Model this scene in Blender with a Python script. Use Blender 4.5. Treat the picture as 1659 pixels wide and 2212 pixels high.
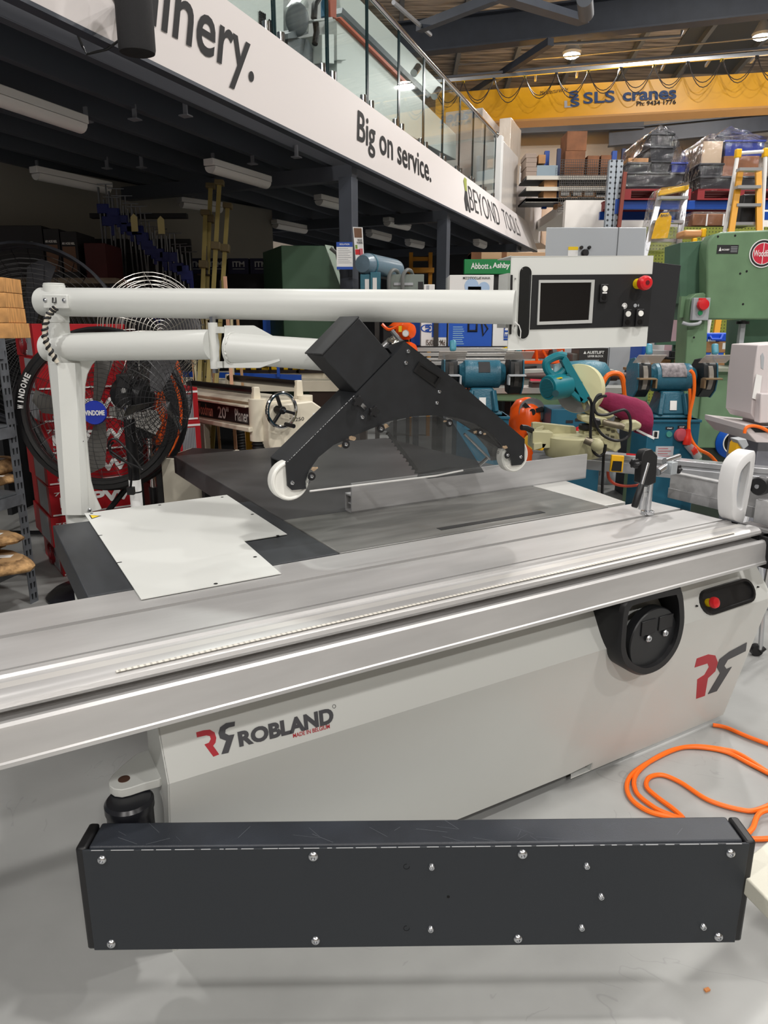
import bpy, bmesh, math, random
from mathutils import Vector, Matrix
random.seed(7)
for o in list(bpy.data.objects): bpy.data.objects.remove(o)
SC = bpy.context.scene
COL = SC.collection
PI = math.pi
# ---------------------------------------------------------------- camera
FPX, PITCH, EYE = 1530.0, math.atan(393/1530.0), 1.6
cd = bpy.data.cameras.new('camera'); cam = bpy.data.objects.new('camera', cd); COL.objects.link(cam)
cam.location = (0, 0, EYE); cam.rotation_euler = (PI/2-PITCH, 0, 0)
cd.sensor_fit = 'VERTICAL'; cd.sensor_height = 24; cd.sensor_width = 18; cd.lens = FPX/2212*24
cd.clip_start = .05; cd.clip_end = 200
SC.camera = cam
# ---------------------------------------------------------------- world, exposure
SC.view_settings.view_transform = 'Standard'; SC.view_settings.look = 'None'
SC.view_settings.gamma = 1; SC.view_settings.use_curve_mapping = False
SC.view_settings.exposure = -1.08
W = bpy.data.worlds.new('world'); SC.world = W; W.use_nodes = True
W.node_tree.nodes['Background'].inputs[0].default_value = (.80, .86, 1, 1)
W.node_tree.nodes['Background'].inputs[1].default_value = .22
# ---------------------------------------------------------------- high-bay lamps: (x, y, z, power)
LAMPS = [(0, 0, 0, 620), (0, 0, 0, 620), (2.6, .6, 7.8, 560), (-1.8, -6.2, 7.6, 900), (3.4, -6.6, 7.6, 1000), (6.4, -2.0, 7.8, 380), (-5.0, -2.5, 7.8, 800),
         (6.6, 3.0, 7.8, 420), (5.2, 7.0, 7.8, 460), (9.2, 8.5, 7.8, 620), (4.6, 9.4, 7.8, 560), (-4.0, 14.0, 7.8, 360), (-1.8, 9.0, 7.8, 360), (-4.5, 5.0, 7.8, 360)]
# ---------------------------------------------------------------- pixel -> place helpers
CP, SP = math.cos(PITCH), math.sin(PITCH)
def ray(px, py):
    x = (px-829.5)/FPX; y = (1106-py)/FPX
    return Vector((x, CP+y*SP, -SP+y*CP))
CAMP = Vector((0, 0, EYE))
def PZ(px, py, z): r = ray(px, py); return CAMP+r*((z-EYE)/r.z)
def PY(px, py, Y): r = ray(px, py); return CAMP+r*(Y/r.y)
def PP(px, py, p0, n):
    r = ray(px, py); n = Vector(n); return CAMP+r*((Vector(p0)-CAMP).dot(n)/r.dot(n))
MF = Matrix.Rotation(math.radians(30.3), 4, 'Z')      # panel saw frame: x along the sliding table, y away
MFI = MF.inverted()
def UZ(px, py, z): return MFI@PZ(px, py, z)
def ONV(px, py, v): return MFI@PP(px, py, MF@Vector((0, v, 0)), MF.to_3x3()@Vector((0, 1, 0)))
def ONU(px, py, u): return MFI@PP(px, py, MF@Vector((u, 0, 0)), MF.to_3x3()@Vector((1, 0, 0)))
def ONP(px, py, p0, n): return MFI@PP(px, py, MF@Vector(p0), MF.to_3x3()@Vector(n))
def R(d): return math.radians(d)
def rz(d): return Matrix.Rotation(R(d), 4, 'Z')
def T(x, y=None, z=None): return Matrix.Translation(Vector(x) if y is None else Vector((x, y, z)))
# ---------------------------------------------------------------- materials
def lin(c):
    return tuple((x/255/12.92 if x <= 10.3 else ((x/255+.055)/1.055)**2.4) for x in c)+(1,)
MATS = {}
def mat(name, rgb, rough=.5, metal=0, var=.0, scale=8, bump=0, bscale=60, alpha=1, trans=0, emit=0, ior=1.45, stretch=None, rgb2=None, coat=0, spec=.5):
    if name in MATS: return MATS[name]
    m = bpy.data.materials.new(name); m.use_nodes = True; MATS[name] = m
    nt = m.node_tree; b = nt.nodes['Principled BSDF']; I = b.inputs
    I['Base Color'].default_value = lin(rgb); I['Roughness'].default_value = rough; I['Metallic'].default_value = metal
    I['Alpha'].default_value = alpha; I['IOR'].default_value = ior; I['Specular IOR Level'].default_value = spec
    I['Transmission Weight'].default_value = trans
    if coat: I['Coat Weight'].default_value = coat; I['Coat Roughness'].default_value = .1
    if emit: I['Emission Color'].default_value = lin(rgb); I['Emission Strength'].default_value = emit
    if var or bump or rgb2:
        tc = nt.nodes.new('ShaderNodeTexCoord'); mp = nt.nodes.new('ShaderNodeMapping')
        nt.links.new(tc.outputs['Object'], mp.inputs[0])
        if stretch: mp.inputs['Scale'].default_value = stretch
    if var or rgb2:
        n = nt.nodes.new('ShaderNodeTexNoise'); n.inputs['Scale'].default_value = scale; n.inputs['Detail'].default_value = 6
        nt.links.new(mp.outputs[0], n.inputs[0])
        cr = nt.nodes.new('ShaderNodeValToRGB'); cr.color_ramp.elements[0].position = .32; cr.color_ramp.elements[1].position = .68
        k = 1-var
        cr.color_ramp.elements[0].color = lin(tuple(c*k for c in rgb)); cr.color_ramp.elements[1].color = lin(rgb2 or tuple(min(255, c*(1+var*.5)) for c in rgb))
        nt.links.new(n.outputs['Fac'], cr.inputs[0]); nt.links.new(cr.outputs[0], I['Base Color'])
    if bump:
        n2 = nt.nodes.new('ShaderNodeTexNoise'); n2.inputs['Scale'].default_value = bscale; n2.inputs['Detail'].default_value = 4
        nt.links.new(mp.outputs[0], n2.inputs[0])
        bp = nt.nodes.new('ShaderNodeBump'); bp.inputs['Strength'].default_value = bump; bp.inputs['Distance'].default_value = .01
        nt.links.new(n2.outputs['Fac'], bp.inputs['Height']); nt.links.new(bp.outputs[0], I['Normal'])
    return m
def stripes(name, a, b, axis='X', scale=20, thr=.5, rough=.5):
    if name in MATS: return MATS[name]
    m = mat(name, a, rough); nt = m.node_tree
    tc = nt.nodes.new('ShaderNodeTexCoord'); w = nt.nodes.new('ShaderNodeTexWave'); w.bands_direction = axis
    w.inputs['Scale'].default_value = scale
    cr = nt.nodes.new('ShaderNodeValToRGB'); cr.color_ramp.interpolation = 'CONSTANT'
    cr.color_ramp.elements[0].color = lin(a); cr.color_ramp.elements[1].color = lin(b); cr.color_ramp.elements[1].position = thr
    nt.links.new(tc.outputs['Object'], w.inputs[0]); nt.links.new(w.outputs['Fac'], cr.inputs[0])
    nt.links.new(cr.outputs[0], nt.nodes['Principled BSDF'].inputs['Base Color'])
    return m
# ---------------------------------------------------------------- objects
WM = {}                                        # object name -> world matrix of its frame
def tag(o, label=None, cat=None, group=None, kind=None):
    if label: o['label'] = label
    if cat: o['category'] = cat
    if group: o['group'] = group
    if kind: o['kind'] = kind
    return o
def empty(name, M, label=None, cat=None, group=None):
    if not isinstance(M, Matrix): M = T(M)
    o = bpy.data.objects.new(name, None); COL.objects.link(o); o.matrix_world = M; o.empty_display_size = .1
    WM[o.name] = M.copy(); return tag(o, label, cat, group)
def kids(o): return [c for c in bpy.data.objects if c.parent == o]
CH = {}
def copy_tree(o, parent=None):
    c = o.copy(); COL.objects.link(c); c.parent = parent
    if parent is None: WM[c.name] = o.matrix_world.copy()
    else: CH.setdefault(parent.name, []).append(c); WM[c.name] = WM[parent.name]
    for k in CH.get(o.name, []): copy_tree(k, c)
    return c
def place(c, M):
    c.matrix_world = M; WM[c.name] = M.copy(); return c
def TRI(bm, k):
    bm.normal_update(); bmesh.ops.triangulate(bm, faces=[f for f in bm.faces if len(f.verts) > k], ngon_method='EAR_CLIP')
class MB:
    """collects shapes (in frame M) and links them as ONE mesh object"""
    def __init__(s, M=None): s.bm = bmesh.new(); s.M = M or Matrix()
    def v(s, p): return s.bm.verts.new(s.M@Vector(p))
    def face(s, pts):
        try: return s.bm.faces.new([s.v(p) for p in pts])
        except ValueError: return None
    def hexa(s, b, t):
        B = [s.v(p) for p in b]; Tt = [s.v(p) for p in t]; n = len(B); f = s.bm.faces.new
        f(B[::-1]); f(Tt)
        for i in range(n): f((B[i], B[(i+1) % n], Tt[(i+1) % n], Tt[i]))
        return s
    def box(s, x0, x1, y0, y1, z0, z1):
        return s.hexa([(x0, y0, z0), (x1, y0, z0), (x1, y1, z0), (x0, y1, z0)], [(x0, y0, z1), (x1, y0, z1), (x1, y1, z1), (x0, y1, z1)])
    def cbox(s, c, d, Rm=None):
        c = Vector(c); Rm = Rm or Matrix(); h = Vector(d)/2
        f = lambda a, b, e: c+Rm.to_3x3()@Vector((a*h.x, b*h.y, e*h.z))
        return s.hexa([f(-1, -1, -1), f(1, -1, -1), f(1, 1, -1), f(-1, 1, -1)], [f(-1, -1, 1), f(1, -1, 1), f(1, 1, 1), f(-1, 1, 1)])
    def prism(s, pts, ext):
        e = Vector(ext); return s.hexa([Vector(p) for p in pts], [Vector(p)+e for p in pts])
    def bar(s, p0, p1, w, h, up=(0, 0, 1)):
        p0, p1 = Vector(p0), Vector(p1); d = (p1-p0).normalized(); up = Vector(up)
        if abs(d.dot(up)) > .98: up = Vector((0, 1, 0)) if abs(d.y) < .9 else Vector((1, 0, 0))
        a = d.cross(up).normalized()*w/2; b = a.cross(d).normalized()*h/2
        return s.hexa([p0-a-b, p0+a-b, p0+a+b, p0-a+b], [p1-a-b, p1+a-b, p1+a+b, p1-a+b])
    def rings(s, R_, cap=True, closed=False):
        L = [[s.v(p) for p in r] for r in R_]; n = len(L[0])
        rng = range(len(L) if closed else len(L)-1)
        for i in rng:
            A, B = L[i], L[(i+1) % len(L)]
            for j in range(n): s.bm.faces.new((A[j], A[(j+1) % n], B[(j+1) % n], B[j]))
        if cap and not closed: s.bm.faces.new(L[0][::-1]); s.bm.faces.new(L[-1])
        return s
    def cyl(s, p0, p1, r0, r1=None, n=20, cap=True):
        return s.lathe([(r0, 0), (r0 if r1 is None else r1, 1)], p0, Vector(p1)-Vector(p0), n, cap)
    def lathe(s, prof, o, ax, n=24, cap=True):
        o, ax = Vector(o), Vector(ax); d = ax.normalized()
        a = d.orthogonal().normalized(); b = d.cross(a)
        return s.rings([[o+ax*h+(a*math.cos(2*PI*k/n)+b*math.sin(2*PI*k/n))*max(r, 1e-5) for k in range(n)] for r, h in prof], cap)
    def tube(s, pts, r, n=8, closed=False, cap=True):
        P = [Vector(p) for p in pts]; N = len(P); rr = r if isinstance(r, (list, tuple)) else [r]*N
        L = []; a = None
        for i in range(N):
            d = (P[(i+1) % N]-P[i-1]) if closed else (P[min(i+1, N-1)]-P[max(i-1, 0)])
            d.normalize()
            if a is None: a = d.orthogonal().normalized()
            a = (a-d*a.dot(d)); a = a.normalized() if a.length > 1e-6 else d.orthogonal().normalized()
            b = d.cross(a)
            L.append([P[i]+(a*math.cos(2*PI*k/n)+b*math.sin(2*PI*k/n))*rr[i] for k in range(n)])
        return s.rings(L, cap, closed)
    def ring(s, c, ax, Rr, r, N=32, n=6, a0=0, a1=2*PI):
        c, d = Vector(c), Vector(ax).normalized(); a = d.orthogonal().normalized(); b = d.cross(a)
        full = abs(a1-a0-2*PI) < 1e-6
        return s.tube([c+(a*math.cos(a0+(a1-a0)*k/(N if full else N-1))+b*math.sin(a0+(a1-a0)*k/(N if full else N-1)))*Rr for k in range(N)], r, n, full)
    def sphere(s, c, r, n=16, sc=(1, 1, 1)):
        c = Vector(c)
        return s.rings([[c+Vector((r*sc[0]*max(math.sin(PI*i/(n//2)), 1e-4)*math.cos(2*PI*k/n), r*sc[1]*max(math.sin(PI*i/(n//2)), 1e-4)*math.sin(2*PI*k/n), -r*sc[2]*math.cos(PI*i/(n//2)))) for k in range(n)] for i in range(n//2+1)])
    def build(s, name, m, parent=None, bevel=0, smooth=35, seg=2, origin=None, label=None):
        bm = s.bm; bmesh.ops.remove_doubles(bm, verts=bm.verts, dist=1e-6) if len(bm.verts) < 4000 else None
        bmesh.ops.recalc_face_normals(bm, faces=bm.faces)
        if parent is not None: Wp = WM[parent.name]
        elif origin is not None: Wp = origin if isinstance(origin, Matrix) else T(origin)
        else:
            xs = [q.co for q in bm.verts]
            Wp = T((min(q.x for q in xs)+max(q.x for q in xs))/2, (min(q.y for q in xs)+max(q.y for q in xs))/2, min(q.z for q in xs))
        bm.transform(Wp.inverted())
        me = bpy.data.meshes.new(name); bm.to_mesh(me); bm.free()
        if m: me.materials.append(m)
        if smooth and len(me.polygons):
            me.polygons.foreach_set('use_smooth', [True]*len(me.polygons)); me.set_sharp_from_angle(angle=R(smooth))
        o = bpy.data.objects.new(name, me); COL.objects.link(o)
        if parent is not None: o.parent = parent; CH.setdefault(parent.name, []).append(o)
        else: o.matrix_world = Wp
        WM[o.name] = Wp.copy()
        if bevel:
            bv = o.modifiers.new('bevel', 'BEVEL'); bv.width = bevel; bv.segments = seg; bv.limit_method = 'ANGLE'; bv.angle_limit = R(40)
        if label: o['label'] = label
        return o
def textq(name, body, quad, m, parent, off=.0012, fat=.0, ext=.0006, shear=0, M=None, thin=1):
    """lettering stretched onto a quad BL, BR, TR, TL; M maps the quad's frame to the world"""
    cu = bpy.data.curves.new('t', 'FONT'); cu.body = body; cu.size = 1; cu.offset = fat; cu.shear = shear; cu.resolution_u = 4
    ob = bpy.data.objects.new('t', cu); me = bpy.data.meshes.new_from_object(ob)
    bpy.data.objects.remove(ob); bpy.data.curves.remove(cu)
    vs = [v.co.copy() for v in me.vertices]; fs = [list(p.vertices) for p in me.polygons]; bpy.data.meshes.remove(me)
    x0, x1 = min(v.x for v in vs), max(v.x for v in vs); y0, y1 = min(v.y for v in vs), max(v.y for v in vs)
    q = [Vector(p) for p in quad]; n = (q[1]-q[0]).cross(q[3]-q[0]).normalized()
    b = MB(M); P = []
    for v in vs:
        s_, t = (v.x-x0)/(x1-x0), (v.y-y0)/(y1-y0)
        P.append(q[0]*(1-s_)*(1-t)+q[1]*s_*(1-t)+q[2]*s_*t+q[3]*(1-s_)*t+n*off)
    V = [b.v(p) for p in P]
    for f in fs:
        try: b.bm.faces.new([V[i] for i in f])
        except ValueError: pass
    TRI(b.bm, 0)
    return b.build(name, m, parent, smooth=0)
def decal(name, pts, m, parent, off=.001, M=None, flip=1):
    """thin flat sticker or printed mark"""
    P = [Vector(p) for p in pts]; n = (P[1]-P[0]).cross(P[2]-P[1]).normalized()*flip
    b = MB(M); b.prism([p+n*off*.2 for p in P], n*off)
    TRI(b.bm, 4)
    return b.build(name, m, parent, smooth=0)
def rquad(x0, y0, x1, y1, f): return [f(x0, y1), f(x1, y1), f(x1, y0), f(x0, y0)]
# common materials
WHITE = mat('white_paint', (214, 215, 211), .42, bump=.05, bscale=900)
BLACKP = mat('black_paint', (30, 32, 35), .5, var=.12, scale=20, bump=.12, bscale=700)
ALU = mat('aluminium', (190, 190, 191), .36, .4, var=.06, scale=3, stretch=(1, 12, 12))
ZINC = mat('zinc', (200, 202, 205), .25, 1)
CHROME = mat('chrome', (225, 225, 225), .08, 1)
BLK = mat('black_plastic', (22, 22, 24), .45)
RED = mat('red_plastic', (205, 32, 38), .35)
YEL = mat('yellow_plastic', (232, 196, 20), .45)
ORANGE = mat('orange_rubber', (248, 112, 22), .45)
CARD = mat('cardboard', (172, 128, 86), .8, var=.12, scale=5)
CARD2 = mat('cardboard_brown', (128, 84, 56), .8, var=.14, scale=5)
PAPER = mat('paper_white', (232, 232, 230), .7)
GREYP = mat('grey_paint', (168, 172, 176), .5)
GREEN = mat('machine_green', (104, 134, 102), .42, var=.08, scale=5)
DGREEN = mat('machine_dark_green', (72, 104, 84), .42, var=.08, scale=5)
TEAL = mat('hammered_teal', (54, 112, 130), .38, bump=.25, bscale=120)
DBLUE = mat('royal_blue', (22, 74, 168), .4)
WRAPW = mat('milky_wrap', (232, 226, 220), .2, alpha=.85, bump=.8, bscale=7, stretch=(1, 1, .3))
INK = mat('dark_lettering', (34, 34, 36), .6)
# ================================================================ STRUCTURE
def struct(o, kind='structure'): o['kind'] = kind; return o
# floor: grey sealed concrete with scuffs
fm = mat('floor_concrete', (160, 161, 159), .42, var=.1, scale=1.6, bump=.05, bscale=30)
nt = fm.node_tree; bs = nt.nodes['Principled BSDF']
tc = nt.nodes.new('ShaderNodeTexCoord'); nz = nt.nodes.new('ShaderNodeTexNoise'); nz.inputs['Scale'].default_value = 2.3; nz.inputs['Detail'].default_value = 3; nz.inputs['Distortion'].default_value = 2.2
mr = nt.nodes.new('ShaderNodeValToRGB'); e = mr.color_ramp.elements; e[0].position = .492; e[0].color = (1, 1, 1, 1); e[1].position = .508; e[1].color = (1, 1, 1, 1)
k = e.new(.5); k.color = (.86, .86, .86, 1)
n3 = nt.nodes.new('ShaderNodeTexNoise'); n3.inputs['Scale'].default_value = 3.1; n3.inputs['Detail'].default_value = 1
m3 = nt.nodes.new('ShaderNodeMath'); m3.operation = 'GREATER_THAN'; m3.inputs[1].default_value = .57
mx = nt.nodes.new('ShaderNodeMix'); mx.data_type = 'RGBA'; mx.blend_type = 'MULTIPLY'
old = bs.inputs['Base Color'].links[0].from_socket
nt.links.new(tc.outputs['Object'], nz.inputs[0]); nt.links.new(nz.outputs['Fac'], mr.inputs[0]); nt.links.new(tc.outputs['Object'], n3.inputs[0]); nt.links.new(n3.outputs['Fac'], m3.inputs[0])
nt.links.new(m3.outputs[0], mx.inputs['Factor']); nt.links.new(old, mx.inputs['A']); nt.links.new(mr.outputs[0], mx.inputs['B']); nt.links.new(mx.outputs['Result'], bs.inputs['Base Color'])
b = MB(); b.box(-9, 16, -11, 20.3, -.2, 0); struct(b.build('floor', fm, origin=(0, 0, 0)))
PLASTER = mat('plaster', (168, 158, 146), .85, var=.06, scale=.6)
PWHITE = mat('plaster_white', (226, 222, 216), .8)
DSTEEL = mat('dark_steel', (62, 67, 76), .55, var=.08, scale=3)
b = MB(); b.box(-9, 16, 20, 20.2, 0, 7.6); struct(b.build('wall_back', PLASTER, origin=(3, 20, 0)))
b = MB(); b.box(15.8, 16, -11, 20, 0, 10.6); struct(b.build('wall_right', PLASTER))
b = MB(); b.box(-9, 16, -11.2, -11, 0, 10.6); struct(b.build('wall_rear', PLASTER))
# lower front wall of the store room at the back, carrying a shelf deck
b = MB(); b.box(2.98, 14, 12.5, 12.65, 0, 3.66); b.box(2.98, 14, 12.65, 15, 3.5, 3.66); struct(b.build('wall_front', PWHITE, origin=(8, 12.5, 0)))
# left wall under the mezzanine
WL0, WL1 = Vector((-5.6, 3.7, 0)), Vector((-1.4, 9.5, 0)); wd = (WL1-WL0).normalized(); wn = Vector((-wd.y, wd.x, 0))
b = MB(); b.prism([WL0, WL1, WL1+wn*.15, WL0+wn*.15], (0, 0, 3.05)); struct(b.build('wall_left', mat('plaster_shaded', (128, 124, 116), .85, var=.06, scale=.6)))  # plaster colour darkened to stand in for the shade under the deck
b = MB(); b.box(-5, 2.4, 14.2, 14.35, 0, 3.05); struct(b.build('wall_inner', mat('inner_wall_shaded', (52, 52, 56), .8)))  # deep shade below the mezzanine is put into this wall's dark colour
# roof
FOIL = mat('roof_foil', (150, 146, 142), .36, .6, bump=1, bscale=5, stretch=(.35, 5, 1), var=.35, scale=3, rgb2=(206, 198, 188))
RS = .2
def roofz(Y): return 7.35+(20-Y)*RS
b = MB(); b.prism([(-9, 20.2, roofz(20.2)), (16, 20.2, roofz(20.2)), (16, 3, roofz(3)), (-9, 3, roofz(3))], (0, 0, .08)); b.prism([(-9, -11, roofz(3)-1.8), (16, -11, roofz(3)-1.8), (16, 3, roofz(3)), (-9, 3, roofz(3))], (0, 0, .08))
ceil = struct(b.build('ceiling', FOIL, origin=(3, 8, 7)))
for i in range(12):
    x = -1+i*1.32
    b = MB(); b.prism([(x, 20, roofz(20)-.16), (x+.09, 20, roofz(20)-.16), (x+.09, 20, roofz(20)-.005), (x, 20, roofz(20)-.005)], (.0, -16.5, 16.5*RS))
    struct(b.build('purlin', mat('galvanised_purlin', (120, 126, 132), .5, .3), ceil))
b = MB(); b.prism([(6.55, 19, roofz(19)-.02), (8.35, 19, roofz(19)-.02), (8.35, 11, roofz(11)-.02), (6.55, 11, roofz(11)-.02)], (0, 0, .015)); b.build('skylight_panel', mat('skylight_grey', (70, 76, 82), .6), ceil)
def rafter(p, q, w, hh, name):
    b = MB(); b.bar(p+Vector((0, 0, hh/2)), q+Vector((0, 0, hh/2)), .03, hh); b.bar(p, q, w, .03); b.bar(p+Vector((0, 0, hh)), q+Vector((0, 0, hh)), w, .03)
    return struct(b.build(name, DSTEEL))
rafter(PZ(860, 121, 6.7), PZ(1800, 18, 6.7), .26, .52, 'trim_1')
rafter(Vector((-3, 19.6, 6.15)), Vector((6.4, 19.3, 6.42)), .2, .42, 'trim_2'); rafter(Vector((5.6, 19.4, 6.05)), Vector((15.5, 18.0, 6.65)), .2, .36, 'trim_3')
b = MB(); b.bar(PY(905, 60, 12.5), PY(1110, -20, 11), .12, .12); b.bar(PY(985, 225, 17.5), PY(1190, 90, 14), .12, .12); b.bar(PY(1080, -10, 11), PY(1260, 45, 12.6), .2, .1); struct(b.build('trim_4', DSTEEL))
b = MB(); b.tube([PY(1060, 100, 15), PY(1270, 92, 15), PY(1470, 78, 15), PY(1474, 66, 15)], .03); b.tube([PY(990, 140, 16), PY(1230, 122, 16), PY(1659, 80, 15)], .015); b.tube([PY(850, 5, 11), PY(930, 75, 13)], .03); struct(b.build('trim_5', mat('pipe_grey', (150, 152, 156), .5)))
b = MB(); b.cyl(PY(1263, -5, 11), PY(1266, 30, 11.6), .11); struct(b.build('trim_6', mat('duct_dark', (74, 78, 84), .5)))
# columns up the back wall
b = MB(); b.box(8.2, 8.55, 19.6, 19.95, 0, 6.5); struct(b.build('trim_7', mat('column_grey', (126, 122, 118), .6)))
# ---------------------------------------------------------------- mezzanine
fb0, fb1 = Vector((-1.449, 3.804, 3.0)), Vector((2.191, 12.314, 3.0)); fbd = (fb1-fb0)/(fb1.y-fb0.y)
ft0, ft1 = Vector((-.80, 5.17, 3.5)), Vector((1.714, 11.516, 3.5)); ftd = (ft1-ft0)/(ft1.y-ft0.y)
def FB(Y): return fb0+fbd*(Y-fb0.y)
def FT(Y): return ft0+ftd*(Y-ft0.y)
mdir = fbd.normalized(); mn = Vector((-mdir.y, mdir.x, 0))      # mn points in under the deck
MEZ = struct(empty('mezzanine', T(-2, 7, 3)))
FASC = mat('fascia_white', (232, 226, 224), .45, bump=.03, bscale=300)
b = MB(); YE = 13.75
b.rings([[FB(y), FB(y)+mn*.04, FT(y)+mn*.04, FT(y)] for y in [3.2+(YE-3.2)*k/40 for k in range(41)]]); fas = b.build('fascia_board', FASC, MEZ)
b = MB(); b.hexa([FB(YE)+Vector((.0, .0, 0)), FB(YE)+mdir*.05, FB(YE)+mdir*.05+mn*4, FB(YE)+mn*4], [FT(YE), FT(YE)+mdir*.05, FT(YE)+mdir*.05+mn*4, FT(YE)+mn*4]); b.build('end_board', FASC, MEZ)
b = MB(); b.bar(FB(3.2)+mn*.03-Vector((0, 0, .012)), FB(YE)+mn*.03-Vector((0, 0, .012)), .07, .02); b.build('edge_strip', DSTEEL, MEZ)
b = MB(); b.prism([FB(3.2)+mn*.3, FB(YE)+mn*.3, FB(YE)+mn*4.4, FB(3.2)+mn*4.4], (0, 0, .05)); 
b.bm.transform(T(0, 0, .22)); b.build('deck', mat('deck_dark', (58, 62, 68), .7), MEZ)
JO = mat('joist_steel', (74, 78, 86), .5, .2)
for i in range(9):
    o_ = .3+i*.42
    b = MB(); p, q = FB(3.2)+mn*o_, FB(YE)+mn*o_
    b.bar(p+Vector((0, 0, .12)), q+Vector((0, 0, .12)), .012, .2); b.bar(p+mn*.025+Vector((0, 0, .02)), q+mn*.025+Vector((0, 0, .02)), .06, .012)
    b.build('joist', JO, MEZ)
for Y in (6.75, 9.2, 12.6):
    c = FB(Y)+mn*.14; c.z = 0
    b = MB(); Rm = Matrix.Rotation(-math.atan2(mdir.x, mdir.y), 4, 'Z'); b.cbox(c+Vector((0, 0, 1.45)), (.13, .13, 2.9), Rm); b.build('column', DSTEEL, MEZ, .004)
    b = MB(); b.bar(FB(Y)+mn*.08-Vector((0, 0, .06)), FB(Y)+mn*3.9-Vector((0, 0, .06)), .1, .12); b.build('cross_beam', JO, MEZ)
for i, (px, py, o_) in enumerate([(185, 245, 0), (290, 240, 0), (400, 232, 0), (545, 340, 0), (460, 342, 0), (640, 325, 0), (230, 350, 0), (80, 357, 0), (305, 348, 0)]):
    p = PZ(px, py, 3.0); b = MB(); b.cbox(p, (.03, .012, .08), Matrix.Rotation(-.4, 4, 'Z')); b.cbox(p-Vector((0, 0, .05)), (.07, .06, .008), Matrix.Rotation(-.4, 4, 'Z')); b.build('joist_bracket', mat('bracket_grey', (110, 112, 118)), MEZ)
# lettering on the fascia
def fpt(px, py):
    n = (FB(10)-FB(3)).cross(FT(8)-FB(8)); return PP(px, py, FB(7), n)
def fq(xl, xr, yl0, yr0, yl1, yr1): return [fpt(xl, yl0), fpt(xr, yr0), fpt(xr, yr1), fpt(xl, yl1)]
def ftext(s_, q, m=INK, fat=.02):
    q = list(q); o = textq('lettering', s_, q, m, MEZ, .006, fat); return o
# 'machinery.' runs off the top of the frame; the last word is set letter by letter along the board
def fline(Y0, Y1, h0, h1): # along-board quad given by Y range and height fractions
    A = lambda Y, h_: FB(Y)*(1-h_)+FT(Y)*h_
    return [A(Y0, h0), A(Y1, h0), A(Y1, h1), A(Y0, h1)]
def Yat(px):               # board position seen at a picture column
    lo, hi = 1.5, YE
    for _ in range(40):
        mid = (lo+hi)/2; p = (FB(mid)+FT(mid))/2-CAMP
        x = 829.5+FPX*p.x/(p.y*CP-p.z*SP)
        lo, hi = (mid, hi) if x < px else (lo, mid)
    return lo
ftext('machinery.', fline(3.5, Yat(549), .126, .906), fat=.012)
ftext('Big on service.', fline(Yat(771), Yat(930), .19, .80), fat=.012)
GBL = mat('lettering_grey', (92, 90, 92), .5)
ftext('BEYOND', fline(Yat(1013), Yat(1077), .21, .80), fat=-.012); ftext('TOOLS', fline(Yat(1087), Yat(1120), .23, .80), GBL, -.012)
A_ = lambda Y, h_: FB(Y)*(1-h_)+FT(Y)*h_-mn*.006
y0, y1 = Yat(1001), Yat(1012); yy = lambda t: y0+(y1-y0)*t
decal('emblem_leaf', [A_(yy(.35), .62), A_(yy(.75), .62), A_(yy(.9), .86), A_(yy(1.0), .93), A_(yy(.6), .95), A_(yy(.3), .85)], mat('emblem_green', (150, 160, 60), .5), MEZ)
decal('emblem_body', [A_(yy(.1), .14), A_(yy(.4), .14), A_(yy(.5), .35), A_(yy(.7), .14), A_(yy(1), .14), A_(yy(.75), .45), A_(yy(.75), .62), A_(yy(.35), .62), A_(yy(.0), .4)], INK, MEZ)
# glass balustrade
def glassmat(name, tint, k=.9):
    m = bpy.data.materials.new(name); m.use_nodes = True; nt = m.node_tree; nt.nodes.clear()
    o = nt.nodes.new('ShaderNodeOutputMaterial'); t = nt.nodes.new('ShaderNodeBsdfTransparent'); g = nt.nodes.new('ShaderNodeBsdfGlossy'); f = nt.nodes.new('ShaderNodeLayerWeight'); x = nt.nodes.new('ShaderNodeMixShader')
    p = nt.nodes.new('ShaderNodeMath'); p.operation = 'POWER'; p.inputs[1].default_value = 5; q = nt.nodes.new('ShaderNodeMath'); q.operation = 'MULTIPLY_ADD'; q.inputs[1].default_value = k; q.inputs[2].default_value = .04
    f.inputs['Blend'].default_value = .5; nt.links.new(f.outputs['Facing'], p.inputs[0]); nt.links.new(p.outputs[0], q.inputs[0])
    t.inputs[0].default_value = tint+(1,); g.inputs['Roughness'].default_value = .015
    nt.links.new(q.outputs[0], x.inputs[0]); nt.links.new(t.outputs[0], x.inputs[1]); nt.links.new(g.outputs[0], x.inputs[2]); nt.links.new(x.outputs[0], o.inputs[0]); MATS[name] = m
    return m
GLASS = glassmat('balustrade_glass', (.92, .965, .955)); PLEXI = glassmat('clear_plastic', (.95, .955, .955))
WRAP = glassmat('stretch_wrap', (.95, .95, .965), 1.4); nt = WRAP.node_tree
tc = nt.nodes.new('ShaderNodeTexCoord'); nz = nt.nodes.new('ShaderNodeTexNoise'); nz.inputs['Scale'].default_value = 5; nz.inputs['Detail'].default_value = 5; bp = nt.nodes.new('ShaderNodeBump'); bp.inputs['Strength'].default_value = 1; bp.inputs['Distance'].default_value = .1
nt.links.new(tc.outputs['Object'], nz.inputs[0]); nt.links.new(nz.outputs['Fac'], bp.inputs['Height'])
for n in nt.nodes:
    if n.type in ('BSDF_GLOSSY', 'LAYER_WEIGHT'): nt.links.new(bp.outputs[0], n.inputs['Normal'])
    if n.type == 'BSDF_GLOSSY': n.inputs['Roughness'].default_value = .14
GEDGE = mat('glass_edge', (12, 40, 44), .2)
seam = [430, 611, 724, 808, 874, 926, 966, 1001, 1029, 1053, 1076]
SY = []
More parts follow.
